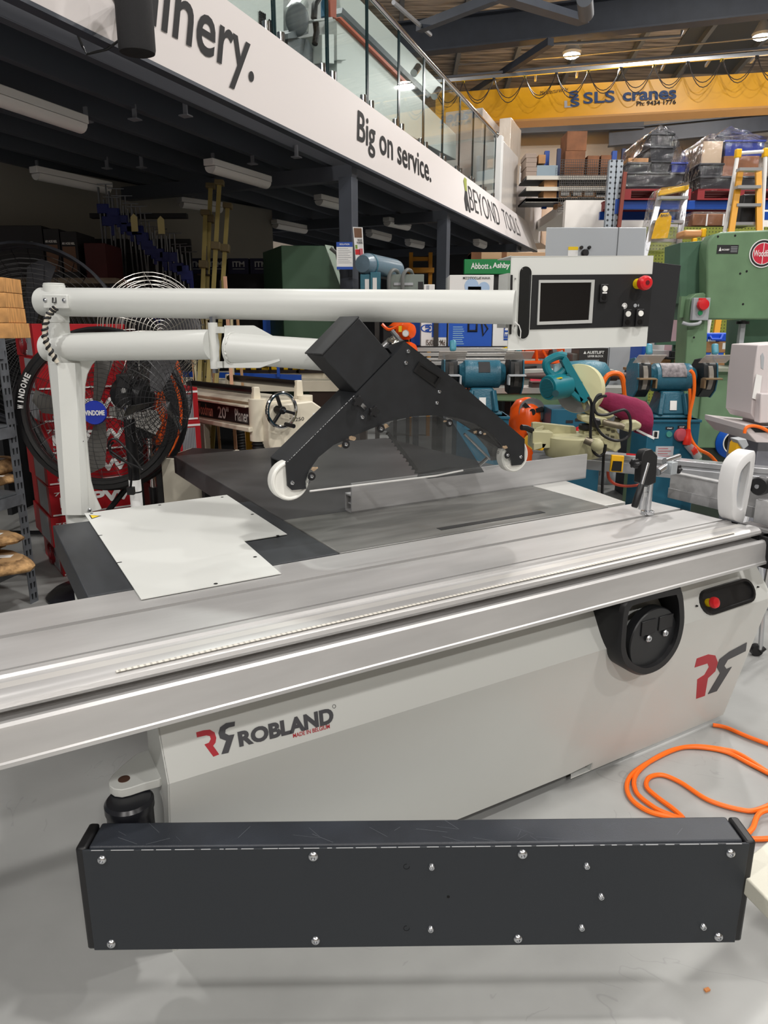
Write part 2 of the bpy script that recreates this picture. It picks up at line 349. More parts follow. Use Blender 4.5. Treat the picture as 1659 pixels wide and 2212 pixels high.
for px in seam:
    p = PP(px, 260+.735*(px-842), FT(6), (FT(10)-FT(3)).cross(Vector((0, 0, 1)))); SY.append(p.y)
for i in range(len(SY)-1):
    g = empty('balustrade_pane', T(FT(SY[i])), 'clear glass balustrade pane on the white mezzanine edge, number %s from the near end' % ['one', 'two', 'three', 'four', 'five', 'six', 'seven', 'eight', 'nine', 'ten'][i], 'glass pane', 'glass balustrade panes')
    a, c = FT(SY[i]+.012)+mn*.06, FT(SY[i+1]-.012)+mn*.06
    b = MB(); b.prism([a, c, c+mn*.012, a+mn*.012], (0, 0, .88)); b.build('glass', GLASS, g, smooth=0)
    for q in (a, c):
        b = MB(); b.cbox(q+Vector((0, 0, .44))+mn*.006, (.012, .018, .88), Matrix.Rotation(-math.atan2(mdir.x, mdir.y), 4, 'Z')); b.build('glass_edge', GEDGE, g)
    L_ = (c-a).length
    for t in ((.1, .9) if L_ > .5 else (.5,)):
        q = a+(c-a)*t+mn*.006
        b = MB(); b.cyl(q-Vector((0, 0, .06)), q+Vector((0, 0, .09)), .028, n=12); b.build('spigot', CHROME, g)
b = MB(); p, q = FT(SY[0])+mn*.066+Vector((0, 0, .905)), FT(SY[-1])+mn*.066+Vector((0, 0, .905)); b.tube([p, q], .025, 12); b.sphere(q, .045, 12)
tag(b.build('handrail', CHROME), 'polished steel handrail along the top of the glass balustrade', 'handrail')
# ---------------------------------------------------------------- overhead crane
cr = empty('bridge_crane', T(PZ(1400, 245, 5.65)), 'yellow overhead bridge crane girder with blue lettering under the roof', 'crane')
ca, cb = PZ(940, 270.5, 5.65), PZ(1760, 225.5, 5.65); cdir = (cb-ca).normalized(); cnr = Vector((cdir.y, -cdir.x, 0))
CY = mat('crane_yellow', (252, 182, 16), .32, var=.04, scale=2)
hC = PP(1400, 172, ca, cnr).z-5.65
b = MB(); b.prism([ca, cb, cb-cnr*.35, ca-cnr*.35], (0, 0, hC)); b.build('girder', CY, cr)
b = MB(); b.bar(ca-cnr*.15-Vector((0, 0, .02)), cb-cnr*.15-Vector((0, 0, .02)), .5, .035); b.build('bottom_flange', mat('flange_buff', (206, 150, 80), .5), cr)
def cpt(px, py): return PP(px, py, ca+cnr*.01, cnr)
BLC = mat('crane_blue', (40, 72, 120), .5)
textq('lettering', 'SLS', [cpt(1260, 225), cpt(1328, 221), cpt(1328, 195), cpt(1260, 200)], BLC, cr, .01, .02)
textq('lettering', 'cranes', [cpt(1345, 219), cpt(1461, 214), cpt(1461, 194), cpt(1345, 200)], BLC, cr, .01, .03)
textq('lettering', 'Ph: 9434 1776', [cpt(1375, 229), cpt(1460, 225), cpt(1460, 215), cpt(1375, 219)], INK, cr, .01, .025)
textq('lettering', 'Manufactured by', [cpt(1166, 209), cpt(1228, 199), cpt(1228, 187), cpt(1166, 197)], INK, cr, .01, .0, shear=.3)
textq('emblem', 'S', [cpt(1229, 213), cpt(1250, 211), cpt(1250, 195), cpt(1229, 197)], BLC, cr, .01, .05)
textq('emblem', 'S', [cpt(1232, 232), cpt(1252, 230), cpt(1252, 211), cpt(1232, 213)], BLC, cr, .012, .04)
textq('emblem', 'L', [cpt(1219, 233), cpt(1236, 232), cpt(1236, 217), cpt(1219, 218)], mat('emblem_silver', (190, 190, 196), .4), cr, .008, .04)
b = MB(); r0, r1 = ca+cnr*.35+Vector((0, 0, hC+.1)), cb+cnr*.35+Vector((0, 0, hC+.22))
b.bar(r0, r1, .05, .06); b.build('festoon_rail', ZINC, cr)
b = MB(); b.bar(r0+Vector((0, 0, .09))-cnr*.1, r1+Vector((0, 0, .12))-cnr*.1, .05, .04)
for i in range(9):
    q = r0+(r1-r0)*(i+.5)/9; b.bar(q-cnr*.4, q, .04, .05)
b.build('rail_bracket', mat('bracket_grey', (110, 112, 118), .5), cr)
b = MB(); n_ = 12
for i in range(n_):
    a, c = r0+(r1-r0)*i/n_-Vector((0, 0, .05)), r0+(r1-r0)*(i+1)/n_-Vector((0, 0, .05))
    for ss, dd in ((0, .34), (.06, .44)):
        b.tube([a+(c-a)*t-Vector((0, 0, (dd-ss*.5*(i % 2))*(1-(2*t-1)**2)))+cnr*ss for t in [k/10 for k in range(11)]], .008, 5)
b.build('festoon_cable', mat('cable_dark', (52, 44, 40), .6), cr)
for i in range(n_+1):
    q = r0+(r1-r0)*i/n_-Vector((0, 0, .05)); b = MB(); b.cbox(q, (.05, .05, .05)); b.build('cable_trolley', YEL if i % 2 else BLK, cr)
# ---------------------------------------------------------------- high-bay lamps
LENS = mat('lamp_lens', (255, 252, 245), .3, emit=60)
lamp0 = None
for i, (x, y, z, pw) in enumerate(LAMPS):
    if i < 2: x, y, z = PY((1235, 1645)[i], (120, 80)[i], 16.2)
    if i < 2:
        l = empty('high_bay_lamp', T(x, y, z), 'lit high bay lamp hanging from the roof, ' + ('above the crane lettering' if i == 0 else 'at the right edge of the picture'), 'lamp', 'high bay lamps')
        b = MB(T(x, y, z)); b.lathe([(.17, .01), (.19, .06), (.15, .12), (.1, .22), (.06, .3)], (0, 0, 0), (0, 0, 1)); b.build('housing', GREYP, l)
        b = MB(T(x, y, z)); b.lathe([(.02, -.05), (.1, -.04), (.165, .0), (.165, .02)], (0, 0, 0), (0, 0, 1)); b.build('lens', LENS, l)
        b = MB(T(x, y, z)); b.tube([(0, 0, .3), (0, 0, roofz(y)-z-.01)], .012, 6); b.build('suspension_rod', GREYP, l)
    ld = bpy.data.lights.new('lamp_light', 'AREA'); ld.shape = 'DISK'; ld.size = .42; ld.energy = pw; ld.color = (1, .965, .93)
    lo = bpy.data.objects.new('lamp_light', ld); COL.objects.link(lo); lo.location = (x, y, z-.07)
# ---------------------------------------------------------------- unlit batten lights under the deck
DIFF = mat('batten_diffuser', (206, 204, 202), .5)
for i, (xa, ya, xb, yb, z, where) in enumerate([(-60, 190, 180, 272, 2.86, 'nearest the camera at the left edge'), (72, 374, 236, 408, 2.86, 'over the left wall'), (450, 358, 578, 396, 2.86, 'above the tall bar clamps'), (388, 438, 480, 450, 2.88, 'behind the tall bar clamps'),
     (686, 432, 752, 448, 2.88, 'left of the dark column'), (592, 484, 660, 497, 2.88, 'above the green cabinet'), (834, 479, 882, 490, 2.9, 'right of the dark column'), (796, 504, 840, 515, 2.9, 'low behind the column poster'), (880, 524, 912, 531, 2.9, 'deep under the far deck'), (1028, 524, 1046, 531, 2.9, 'above the green sign')]):
    p, q = PZ(xa, ya, z), PZ(xb, yb, z); d = (q-p).normalized(); L_ = min((q-p).length, 1.5); q = p+d*L_ if i else q; p = q-d*min((q-p).length, 1.5)
    l = empty('batten_light', T((p+q)/2), 'unlit white batten light under the mezzanine, '+where, 'light fitting', 'batten lights under the mezzanine')
    b = MB(); b.bar(p+Vector((0, 0, .03)), q+Vector((0, 0, .03)), .1, .05); b.build('body', DIFF, l, .005)
    b = MB(); s_ = d.cross(Vector((0, 0, 1)))
    b.rings([[w+s_*(.055*math.cos(a))+Vector((0, 0, -.05*math.sin(a))) for a in [PI*k/8 for k in range(9)]] for w in (p+d*.02, q-d*.02)]); b.build('diffuser', DIFF, l)
# black loudspeaker bracketed to the fascia
n_f = -mn; sp0 = fpt(255, 22); sp1 = PP(292, 52, sp0+n_f*.28, n_f)
l = empty('loudspeaker', T(sp1), 'black loudspeaker bracketed on the white mezzanine fascia', 'loudspeaker')
b = MB(); c = sp1; Rm = Matrix.Rotation(-math.atan2(mdir.x, mdir.y)+.6, 4, 'Z')
prof = [(.085*math.cos(a), .07*math.sin(a)) for a in [2*PI*k/24 for k in range(24)]]
b.rings([[c+Rm.to_3x3()@Vector((x*s_, y*s_, z_)) for x, y in prof] for s_, z_ in ((.8, -.125), (.95, -.12), (1, -.105), (1, .2), (.93, .24))]); b.build('cabinet', mat('speaker_cloth', (26, 26, 28), .75, bump=.3, bscale=600), l)
b = MB(); b.bar(sp0+n_f*.01+Vector((0, 0, -.06)), sp0+n_f*.01+Vector((0, 0, .09)), .09, .03, n_f); b.bar(sp0+n_f*.02, sp1, .04, .06); b.build('wall_bracket', BLK, l)
b = MB(); e_ = [PP(262, 84, sp0+n_f*.05, n_f), PP(230, 107, sp0+n_f*.0, n_f), PP(187, 117, sp0+mn*.05, n_f), PP(178, 100, sp0+mn*.1, n_f), PP(160, 55, sp0+mn*.1, n_f)]; b.tube(e_, .006, 6); b.build('cable', BLK, l)
# ================================================================ PANEL SAW (frame MF: x along the sliding table, y away, z up)
saw = empty('panel_saw', MF@T(1.3, 1.9, 0), 'white and black sliding table panel saw with a long aluminium table and overhead guard', 'panel saw')
def smb(): return MB(MF)
CAST = mat('cast_iron', (124, 124, 121), .36, .35, var=.14, scale=3, stretch=(1, 6, 1))
DTAB = mat('table_black', (44, 47, 51), .5, var=.16, scale=6, bump=.08, bscale=400, stretch=(3, 1, 1))
STAB = mat('table_charcoal', (74, 74, 75), .4, .2, var=.2, scale=2)
BODY = mat('body_white', (206, 208, 204), .36, bump=.05, bscale=1500)
# base body
b = smb(); b.box(.5, 2.15, 1.66, 2.4, .02, .74); b.box(.5, .96, 2.4, 2.7, .3, .74); b.build('base_cabinet', mat('base_dark', (58, 60, 62), .6), saw, .005)
b = smb(); b.box(.32, 2.4, 1.66, 1.7, .55, .74); b.build('slide_rail', GREYP, saw)
# tables
b = smb(); b.box(.215, .98, 1.965, 2.8, .80, .9); o = b.build('infeed_table', DTAB, saw, .004)
b = smb(); b.prism([(.982, 1.965, .82), (2.212, 1.965, .82), (2.21, 2.44, .82), (.984, 2.44, .82)], (0, 0, .08)); b.build('main_table', CAST, saw, .003)
b = smb(); b.box(1.42, 1.92, 2.02, 2.05, .896, .9012); b.build('blade_insert', mat('insert_dark', (40, 42, 44), .4, .4), saw)
b = smb(); b.prism([(.984, 2.443, .8), (2.4, 2.443, .8), (2.4, 4.08, .8), (.984, 4.08, .8)], (0, 0, .1)); b.build('extension_table', STAB, saw, .004)
b = smb(); b.prism([(2.215, 1.985, .86), (2.335, 1.985, .86), (2.43, 2.44, .86), (2.215, 2.44, .86)], (0, 0, .041)); b.build('outfeed_plate', mat('outfeed_steel', (196, 196, 192), .4, .3, var=.06, scale=4), saw, .002)
for u_ in (1.1, 2.2): b = smb(); b.box(u_, u_+.06, 3.9, 3.96, 0, .8); b.build('leg', mat('base_dark', (58, 60, 62)), saw)
# sliding carriage
u0, u1 = -.9, 2.44
prof = [(1.952, .9), (1.797, .9), (1.797, .888), (1.783, .888), (1.783, .897), (1.606, .897), (1.606, .884), (1.590, .884), (1.590, .9), (1.572, .9), (1.568, .893), (1.545, .893), (1.540, .897), (1.508, .897), (1.502, .902),
        (1.475, .9025), (1.462, .900), (1.452, .893), (1.448, .884), (1.452, .876), (1.482, .872), (1.486, .856), (1.448, .853), (1.440, .862), (1.431, .862), (1.425, .856), (1.4215, .845), (1.419, .8), (1.416, .788), (1.412, .785), (1.412, .776), (1.43, .770), (1.9, .770), (1.952, .79)]
TOPAL = mat('table_aluminium', (194, 193, 192), .4, .55, var=.05, scale=2.5, stretch=(1, 5, 5), bump=.03, bscale=60)
b = smb(); b.rings([[(u, v, z) for v, z in prof] for u in (u0, u1)]); slide = b.build('sliding_table', TOPAL, saw, 0, 25)
b = smb(); b.box(u0, u1-.02, 1.510, 1.538, .8972, .8976); b.build('ruler_strip', mat('ruler_silver', (216, 214, 210), .35, .5), slide)
b = smb(); b.box(.2, 2.3, 1.458, 1.468, .9018, .9024)
b.build('scale_tape', stripes('tape_marks', (214, 210, 200), (172, 168, 160), 'X', 24, .7, .4), slide)
b = smb(); b.box(u1, u1+.045, 1.405, 1.50, .755, .875); b.box(u1, u1+.02, 1.5, 1.95, .77, .895); b.build('end_cap', BLK, slide, .004)
# front panel: two folded facets
A0, A1, A2 = (1.548, .715), (1.478, .588), (1.606, .0)
nU = Vector((0, A1[1]-A0[1], -(A1[0]-A0[0]))); nL = Vector((0, A2[1]-A1[1], -(A2[0]-A1[0])))
def up(px, py, d=0): return ONP(px, py, (0, A1[0], A1[1]), nU)+Vector((0, -d, d*.4))
def lo(px, py, d=0): return ONP(px, py, (0, A1[0], A1[1]), nL)+Vector((0, -d, 0))
def lv(z): return A1[0]+(A2[0]-A1[0])*(A1[1]-z)/A1[1]
TH = Vector((0, .004, 0))
ur_t = up(1638, 1238).x; ur_c = lo(1655, 1325).x; ur_b = lo(1545, 1588).x
a1, a2, f1 = lo(960, 1770), lo(1232, 1664), lo(1281, 1647)
b = smb()
b.prism([(.29, A0[0], A0[1]), (ur_t, A0[0], A0[1]), (ur_c, A1[0], A1[1]), (.29, A1[0], A1[1])], TH)
zs = a1.z
pts = [(.29, .588), (ur_c, .588), (ur_c-.012, .5), (ur_b+.0, .02), (f1.x, .02), (f1.x, f1.z), (a2.x, f1.z-.01), (.62, zs-.02), (.5, .02), (.29, .0)]
b.prism([(x, lv(z), z) for x, z in pts], TH)
b.prism([(.288, A0[0], A0[1]), (.288, A1[0], A1[1]), (.288, A2[0], .0), (.288, A2[0]+.1, .0), (.288, 1.68, .1), (.288, 1.68, A0[1])], (.004, 0, 0))
TRI(b.bm, 4)
panel = b.build('front_panel', BODY, saw, 0, 12)
b = smb(); b.prism([(f1.x-.003, lv(f1.z), f1.z), (f1.x-.003, lv(.02), .02), (f1.x-.003, lv(.02)+.14, .02), (f1.x-.003, lv(f1.z)+.05, f1.z)], (.006, 0, 0)); b.prism([(f1.x-.1, lv(.02), .02), (f1.x, lv(.02), .02), (f1.x, lv(.02)+.1, .02)], (0, 0, .004)); b.build('foot_flange', BODY, panel)
REDM = mat('logo_red', (176, 30, 44), .45); CHAR = mat('logo_charcoal', (66, 66, 70), .5)
P5 = lambda L: [up(200+x/5.925, 1560+y/5.925, .001) for x, y in L]
decal('emblem_red', P5([(1325, 130), (1420, 103), (1500, 95), (1560, 130), (1582, 200), (1572, 262), (1542, 302), (1620, 412), (1545, 442), (1430, 285), (1488, 262), (1512, 215), (1500, 178), (1455, 168), (1335, 195)]), REDM, panel, M=MF)
P2 = lambda L: [up(x/2, 1100+y/2, .001) for x, y in L]
decal('emblem_charcoal', P2([(1014, 917), (975, 924), (950, 942), (943, 968), (950, 990), (976, 1000), (956, 1058), (986, 1052), (1012, 972), (988, 976), (972, 968), (974, 952), (988, 943), (1013, 937)]), CHAR, panel, M=MF)
textq('lettering', 'ROBLAND', [up(517, 1614, .001), up(721, 1562, .001), up(718, 1527, .001), up(512, 1581, .001)], CHAR, panel, .001, .05, M=MF)
textq('lettering', 'MADE IN BELGIUM', [up(633, 1594, .001), up(712, 1573, .001), up(711, 1564, .001), up(632, 1585, .001)], REDM, panel, .001, .01, M=MF)
b = smb(); c_ = up(721, 1525); b.ring(c_+Vector((0, -.002, 0)), nU, .0045, .0006, 16, 4); b.build('registered_mark', CHAR, panel)
P7 = lambda L: [lo(830+x/2, 1000+y/2, .001) for x, y in L]
decal('emblem_red', P7([(1350, 845), (1400, 827), (1430, 832), (1441, 862), (1430, 900), (1398, 930), (1385, 1006), (1347, 1019), (1352, 935), (1383, 915), (1402, 882), (1396, 866), (1340, 884)]), REDM, panel, M=MF)
decal('emblem_charcoal', P7([(1565, 775), (1490, 815), (1447, 848), (1436, 883), (1450, 908), (1397, 998), (1435, 985), (1500, 880), (1478, 890), (1468, 876), (1483, 850), (1560, 812)]), CHAR, panel, M=MF)
for q in list(CH[panel.name]):
    pass
# round black handle pod
b = smb(); S = lambda px, py, v: ONV(px, py, v)
VP = 1.42
ring_px = [(1346, 1322), (1352, 1304), (1370, 1292), (1462, 1270), (1474, 1274), (1479, 1300), (1480, 1345), (1470, 1390), (1450, 1425), (1425, 1448), (1395, 1459), (1368, 1452), (1349, 1435), (1340, 1405), (1342, 1360)]
def closed(L, n=4):
    P_ = [Vector(p) for p in L]; N_ = len(P_); out = []
    for i in range(N_):
        p0, p1, p2, p3 = P_[i-1], P_[i], P_[(i+1) % N_], P_[(i+2) % N_]
        out += [.5*(2*p1+(p2-p0)*t+(2*p0-5*p1+4*p2-p3)*t*t+(3*p1-p0-3*p2+p3)*t**3) for t in [k_/n for k_ in range(n)]]
    return out
front = closed([S(x, y, VP) for x, y in ring_px]); cx = sum(front, Vector())/len(front)
inner = [cx+(p-cx)*.83 for p in front]; back = [p+Vector((0, .12, 0)) for p in front]
mid = [p+Vector((0, .012, 0))+(p-cx)*.03 for p in front]
b.rings([back, mid, [cx+(p-cx)*.97 for p in front], inner, [p+Vector((0, .045, 0)) for p in inner]], cap=False); pod = b.build('handle_pod', BLK, saw, 0, 40)
dc = S(1410, 1382, VP+.02); b = smb(); b.lathe([(.115, -.03), (.115, 0), (.112, .004)], dc, (0, -1, 0), 40); b.build('dial', mat('dial_black', (30, 31, 33), .4), pod, 0, 30)
b = smb(); b.cbox(dc+Vector((-.035, -.006, .055)), (.07, .004, .05)); b.cbox(dc+Vector((.05, -.006, .055)), (.07, .004, .05)); b.build('dial_recess', BLK, pod, .002)
for px, py in ((1400, 1379), (1436, 1367)):
    c_ = S(px, py, VP+.012); b = smb(); b.lathe([(.0125, 0), (.0125, .004), (.009, .008), (.004, .008), (.003, .003)], c_, (0, -1, 0), 14); b.build('screw', ZINC, pod)
b = smb(); b.prism([S(1318, 1310, 1.47), S(1350, 1302, 1.44), S(1344, 1400, 1.44)], (0, .03, 0)); b.build('pod_gusset', BLK, pod)
# recessed emergency stop slot
def stad(px0, py0, px1, py1, ry, d, n=9):
    p, q = up(px0, py0, d), up(px1, py1, d); a = (q-p).normalized(); nn = nU.normalized(); c = a.cross(nn).normalized()*ry
    if c.z < 0: c = -c
    return [q+a*ry*math.sin(t)+c*math.cos(t) for t in [PI*k/n for k in range(n+1)]]+[p-a*ry*math.sin(t)-c*math.cos(t) for t in [PI*k/n for k in range(n+1)]]
b = smb(); st = [stad(1530, 1301, 1608, 1276, r_, d_) for r_, d_ in ((.048, 0), (.046, .012), (.036, .012), (.034, .004))]
b.rings([st[0], st[1], st[2], st[3]], cap=False); b.face(st[3]); slot = b.build('stop_recess', BLK, saw, 0, 40)
c_ = up(1524, 1302, .006); b = smb(); b.lathe([(.014, 0), (.0155, .006), (.0155, .018)], c_, (0, -1, .35), 20); b.build('stop_collar', YEL, slot)
b = smb(); b.lathe([(.011, .0175), (.02, .022), (.0215, .03), (.018, .038), (.008, .041)], c_, (0, -1, .35), 24); b.build('stop_button', RED, slot)
for px, py in ((1502, 1309), (1634, 1268)):
    b = smb(); b.lathe([(.004, 0), (.003, .006)], up(px, py, .004), (0, -1, .3), 10); b.build('screw', BLK, slot)
# pivot bracket, post and swing arm
zb = .561
B_ = lambda px, py: UZ(px, py, zb)
pc = B_(268, 1683); rad = .045
b = smb(); o_ = [B_(*p) for p in [(322, 1618), (296, 1627), (262, 1655), (242, 1675), (235, 1686), (236, 1697), (246, 1704), (262, 1706), (280, 1702), (310, 1692), (344, 1683), (350, 1678), (352, 1668)]]
b.prism([Vector((p.x, p.y, zb-.022)) for p in o_], (0, 0, .022)); br = b.build('pivot_bracket', BODY, saw, .002)
b = smb(); b.lathe([(.014, 0), (.0135, .0012)], pc, (0, 0, 1), 20); b.build('pivot_pin', mat('pin_brown', (92, 66, 54), .5, .4), br)
b = smb(); pp = UZ(277, 1712, zb-.01); pp.z = 0
b.lathe([(.05, .20), (.053, .205), (.053, .505), (.056, .51), (.056, .528), (.050, .536), (.03, .538)], pp, (0, 0, 1), 32); post = b.build('pivot_post', mat('post_black', (30, 31, 36), .3), saw)
# swing arm box (its own frame: near parallel to the picture)
ZB = .246; zt_ = .512
l_ = PZ(205, 2050, ZB); r_ = PZ(1586, 2033, ZB); ax = (r_-l_).normalized(); LA = (r_-l_).length
SA = Matrix.Translation(l_)@Matrix(((ax.x, -ax.y, 0, 0), (ax.y, ax.x, 0, 0), (0, 0, 1, 0), (0, 0, 0, 1)))
SAI = SA.inverted(); hA = (SAI@PP(900, 1824, l_, SA.to_3x3()@Vector((0, 1, 0)))).z; dA = .082
sw = []
b = MB(SA); b.box(.012, LA-.012, .002, dA, 0, hA); arm = b.build('swing_arm', mat('arm_black', (42, 46, 53), .42, var=.18, scale=7, bump=.1, bscale=500), saw, .005)
b = MB(SA); b.box(.0, LA, -.004, .002, .0, hA-.004); b.build('cover_plate', mat('cover_black', (35, 39, 44), .45, bump=.1, bscale=900), arm, .0015)
for x in (-.016, LA-.008):
    b = MB(SA); s_ = -1 if x < 0 else 1; b.prism([(x, -.002, 0), (x+.024, -.002, 0), (x+.024, dA, .0), (x, dA, 0)], (0, 0, hA)); b.build('end_cap', BLK, arm, .006)
pl = lambda px, py: SAI@PP(px, py, l_, SA.to_3x3()@Vector((0, 1, 0)))
for px, py, rr in [(222, 1854, .0095), (242, 2035, .0095), (677, 1847, .0105), (682, 2028, .0095), (1128, 1842, .0105), (1118, 2024, .0095), (1576, 1840, .0095), (1550, 2020, .0095), (932, 1869, .0075), (930, 2003, .0075), (1266, 1867, .0075), (1255, 2000, .0075), (1297, 1933, .0075), (1517, 1998, .0075)]:
    q = pl(px, py); b = MB(SA); b.lathe([(rr*1.12, 0), (rr*1.08, .0025), (rr*.75, .006), (rr*.42, .0068), (rr*.38, .003), (.0001, .003)], (q.x, -.004, q.z), (0, -1, 0), 18); b.build('cap_screw', ZINC, arm)
for px, py, rr in ((968, 1934, .0035), (1570, 1789, .003)):
    q = pl(px, py) if py > 1900 else None
    if q: b = MB(SA); b.cyl((q.x, -.0046, q.z), (q.x, -.002, q.z), rr, n=10); b.build('plug_hole', mat('hole_black', (4, 4, 4), .9), arm)
for px, py in ((878, 1869), (878, 2002)):
    q = pl(px, py); b = MB(SA); b.ring((q.x, -.0042, q.z), (0, 1, 0), .0065, .0006, 16, 4, .6, 5.6); b.build('knockout', mat('hole_black', (4, 4, 4)), arm)
b = MB(SA); q = SAI@(MF@pp); b.box(q.x-.03, q.x+.1, dA, max(q.y, dA+.01), .06, hA-.1); b.build('arm_lug', mat('post_black', (30, 31, 36)), arm)
# scuffs on the arm's top face and chipped paint along its front edge
SCUF = mat('scuff_pale', (84, 88, 93), .6)
for i in range(26):
    x = random.uniform(.15, .98)*LA if i > 4 else random.uniform(.02, .15)*LA; y = random.uniform(.012, dA-.012); l2 = random.uniform(.008, .04); a_ = random.choice((random.uniform(.3, 1.2), random.uniform(-1, -.2)))
    dx, dy = math.cos(a_)*l2, math.sin(a_)*min(l2, .02); y = min(max(y, abs(dy)+.004), dA-.004-abs(dy))
    b = MB(SA); b.bar((x-dx, y-dy, hA+.0001), (x+dx, y+dy, hA+.0001), random.uniform(.0004, .0009), .0003); b.build('scuff', SCUF, arm, smooth=0)
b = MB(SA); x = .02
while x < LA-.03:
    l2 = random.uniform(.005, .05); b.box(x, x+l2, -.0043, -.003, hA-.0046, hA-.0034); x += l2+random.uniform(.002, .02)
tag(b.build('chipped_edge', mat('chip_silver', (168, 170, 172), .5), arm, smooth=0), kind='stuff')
# ---------------------------------------------------------------- rip fence
b = smb(); f0, f1_ = Vector((1.257, 2.402, .9)), Vector((2.56, 2.43, .9))
fd = (f1_-f0).normalized(); fnv = Vector((-fd.y, fd.x, 0))
b.prism([f0, f1_, f1_+fnv*.008, f0+fnv*.008], (0, 0, .119)); 
b.prism([f0+fd*.0, f1_, f1_+fnv*.055, f0+fnv*.055], (0, 0, .006)); b.prism([f0+fnv*.008+Vector((0, 0, .066)), f1_+fnv*.008+Vector((0, 0, .066)), f1_+fnv*.055+Vector((0, 0, .066)), f0+fnv*.055+Vector((0, 0, .066))], (0, 0, .006))
b.prism([f0+fnv*.05, f1_+fnv*.05, f1_+fnv*.055, f0+fnv*.055], (0, 0, .07)); b.prism([f0+fnv*.008+Vector((0, 0, .034)), f1_+fnv*.008+Vector((0, 0, .034)), f1_+fnv*.03+Vector((0, 0, .034)), f0+fnv*.03+Vector((0, 0, .034))], (0, 0, .005))
b.build('rip_fence', ALU, saw)
# ---------------------------------------------------------------- overhead arms
def camp(px, py, D):
    return CAMP+ray(px, py)*D
arms = MB(); L0, L1 = camp(92, 652, 2.72), camp(1112, 664, 2.25); dL = (L1-L0).normalized()
rT = .0525
MW = Matrix()
b = MB(); b.lathe([(rT*.93, -.004), (rT, .0), (rT, 1)], L0, L1-L0, 40); upper = b.build('upper_arm', BODY, saw, 0, 50)
pT = L0+dL*.06
b = MB(); b.cyl(pT-Vector((0, 0, .02)), pT+Vector((0, 0, .062)), .04, n=28); b.cyl(pT+Vector((0, 0, .062)), pT+Vector((0, 0, .068)), .038, n=28); b.build('swivel_cap', BODY, upper, .002)
s_ = dL.cross(Vector((0, 0, 1))).normalized()
if s_.y > 0: s_ = -s_
pm = L0+dL*.105+s_*(rT-.004)
b = MB(); b.bar(pm-dL*.055, pm+dL*.055, .018, .05); plate = b.build('cable_plate', BODY, upper, .003)
for t in (-.042, .042):
    b = MB(); b.lathe([(.0085, .008), (.008, .013), (.004, .017)], pm+dL*t+Vector((0, 0, .005)), s_, 14); b.build('screw', ZINC, upper)
# lower arm
M0 = camp(95, 728, 2.70); M0.z = L0.z-.17; 
h0 = camp(462, 744, 2.52); M1 = h0
pv = Vector((pT.x, pT.y, M0.z)); dM = Vector((h0.x-pv.x, h0.y-pv.y, h0.z-pv.z)).normalized()
b = MB(); b.lathe([(rT*.93, -.004), (rT, 0), (rT, 1)], pv-dM*.065, h0-dM*.01-(pv-dM*.065), 40); lower = b.build('lower_arm', BODY, saw, 0, 50)
b = MB(); b.cyl(pv-Vector((0, 0, .07)), L0*0+Vector((pv.x, pv.y, pT.z-.03)), .040, n=28); b.cyl(Vector((pv.x, pv.y, pT.z-.075)), Vector((pv.x, pv.y, pT.z-.045)), .042, n=28); b.build('swivel_pin', BODY, lower)
b = MB(); b.cyl(h0-Vector((0, 0, .085)), h0+Vector((0, 0, .075)), .017, n=20); hinge = b.build('hinge_barrel', BODY, lower, .001)
for z0_, z1_ in ((.075, .095), (-.1, -.085)):
    b = MB(); b.cyl(h0+Vector((0, 0, z0_)), h0+Vector((0, 0, z1_)), .012, n=6); b.build('hinge_nut', ZINC, hinge)
g0 = camp(495, 752, 2.50); g1 = MF@ONV(768, 772, 2.03+.115); dG = (g1-g0).normalized()
b = MB(); pn = Vector((dG.x, dG.y, 0)).normalized(); sd = Vector((pn.y, -pn.x, 0))
hp = [camp(484, 703, 2.5), camp(546, 703, 2.46), camp(600, 733, 2.42), camp(604, 780, 2.4), camp(560, 795, 2.44), camp(484, 795, 2.5)]
b.prism(hp, sd*-.012); hpl = b.build('hinge_plate', BODY, lower, .001)
for z_ in (.05, -.07): b = MB(); b.cbox(h0+pn*.02+Vector((0, 0, z_)), (.04, .02, .022), rz(-30)); b.build('hinge_lug', BODY, lower)
b = MB(); b.lathe([(rT, 0), (rT, 1)], g0-dG*.0, g1-g0, 40); b.build('guard_arm', BODY, lower, 0, 50)
b = MB(); wp = [g0+dG*.012+(dG.orthogonal().normalized()*math.cos(t)+dG.cross(dG.orthogonal().normalized())*math.sin(t))*(rT+.001) for t in [2*PI*k/60 for k in range(60)]]; b.tube([p+dG*random.uniform(-.003, .003) for p in wp], .004, 6, True); b.build('weld_bead', BODY, lower)
# standing column behind the table
cb_ = PZ(165, 1122, .86); 
b = MB(); pb = Vector((pT.x+.0, pT.y, .0))
b.cyl((pb.x, pb.y, .0), (pb.x, pb.y, M0.z-.0), .052, n=32); col = b.build('arm_column', BODY, saw)
def cpl(px, py, off=0): # plane through the column facing the camera a little right
    return PP(px, py, pb+Vector((.0, -.045-off, 0)), (.35, -1, 0))
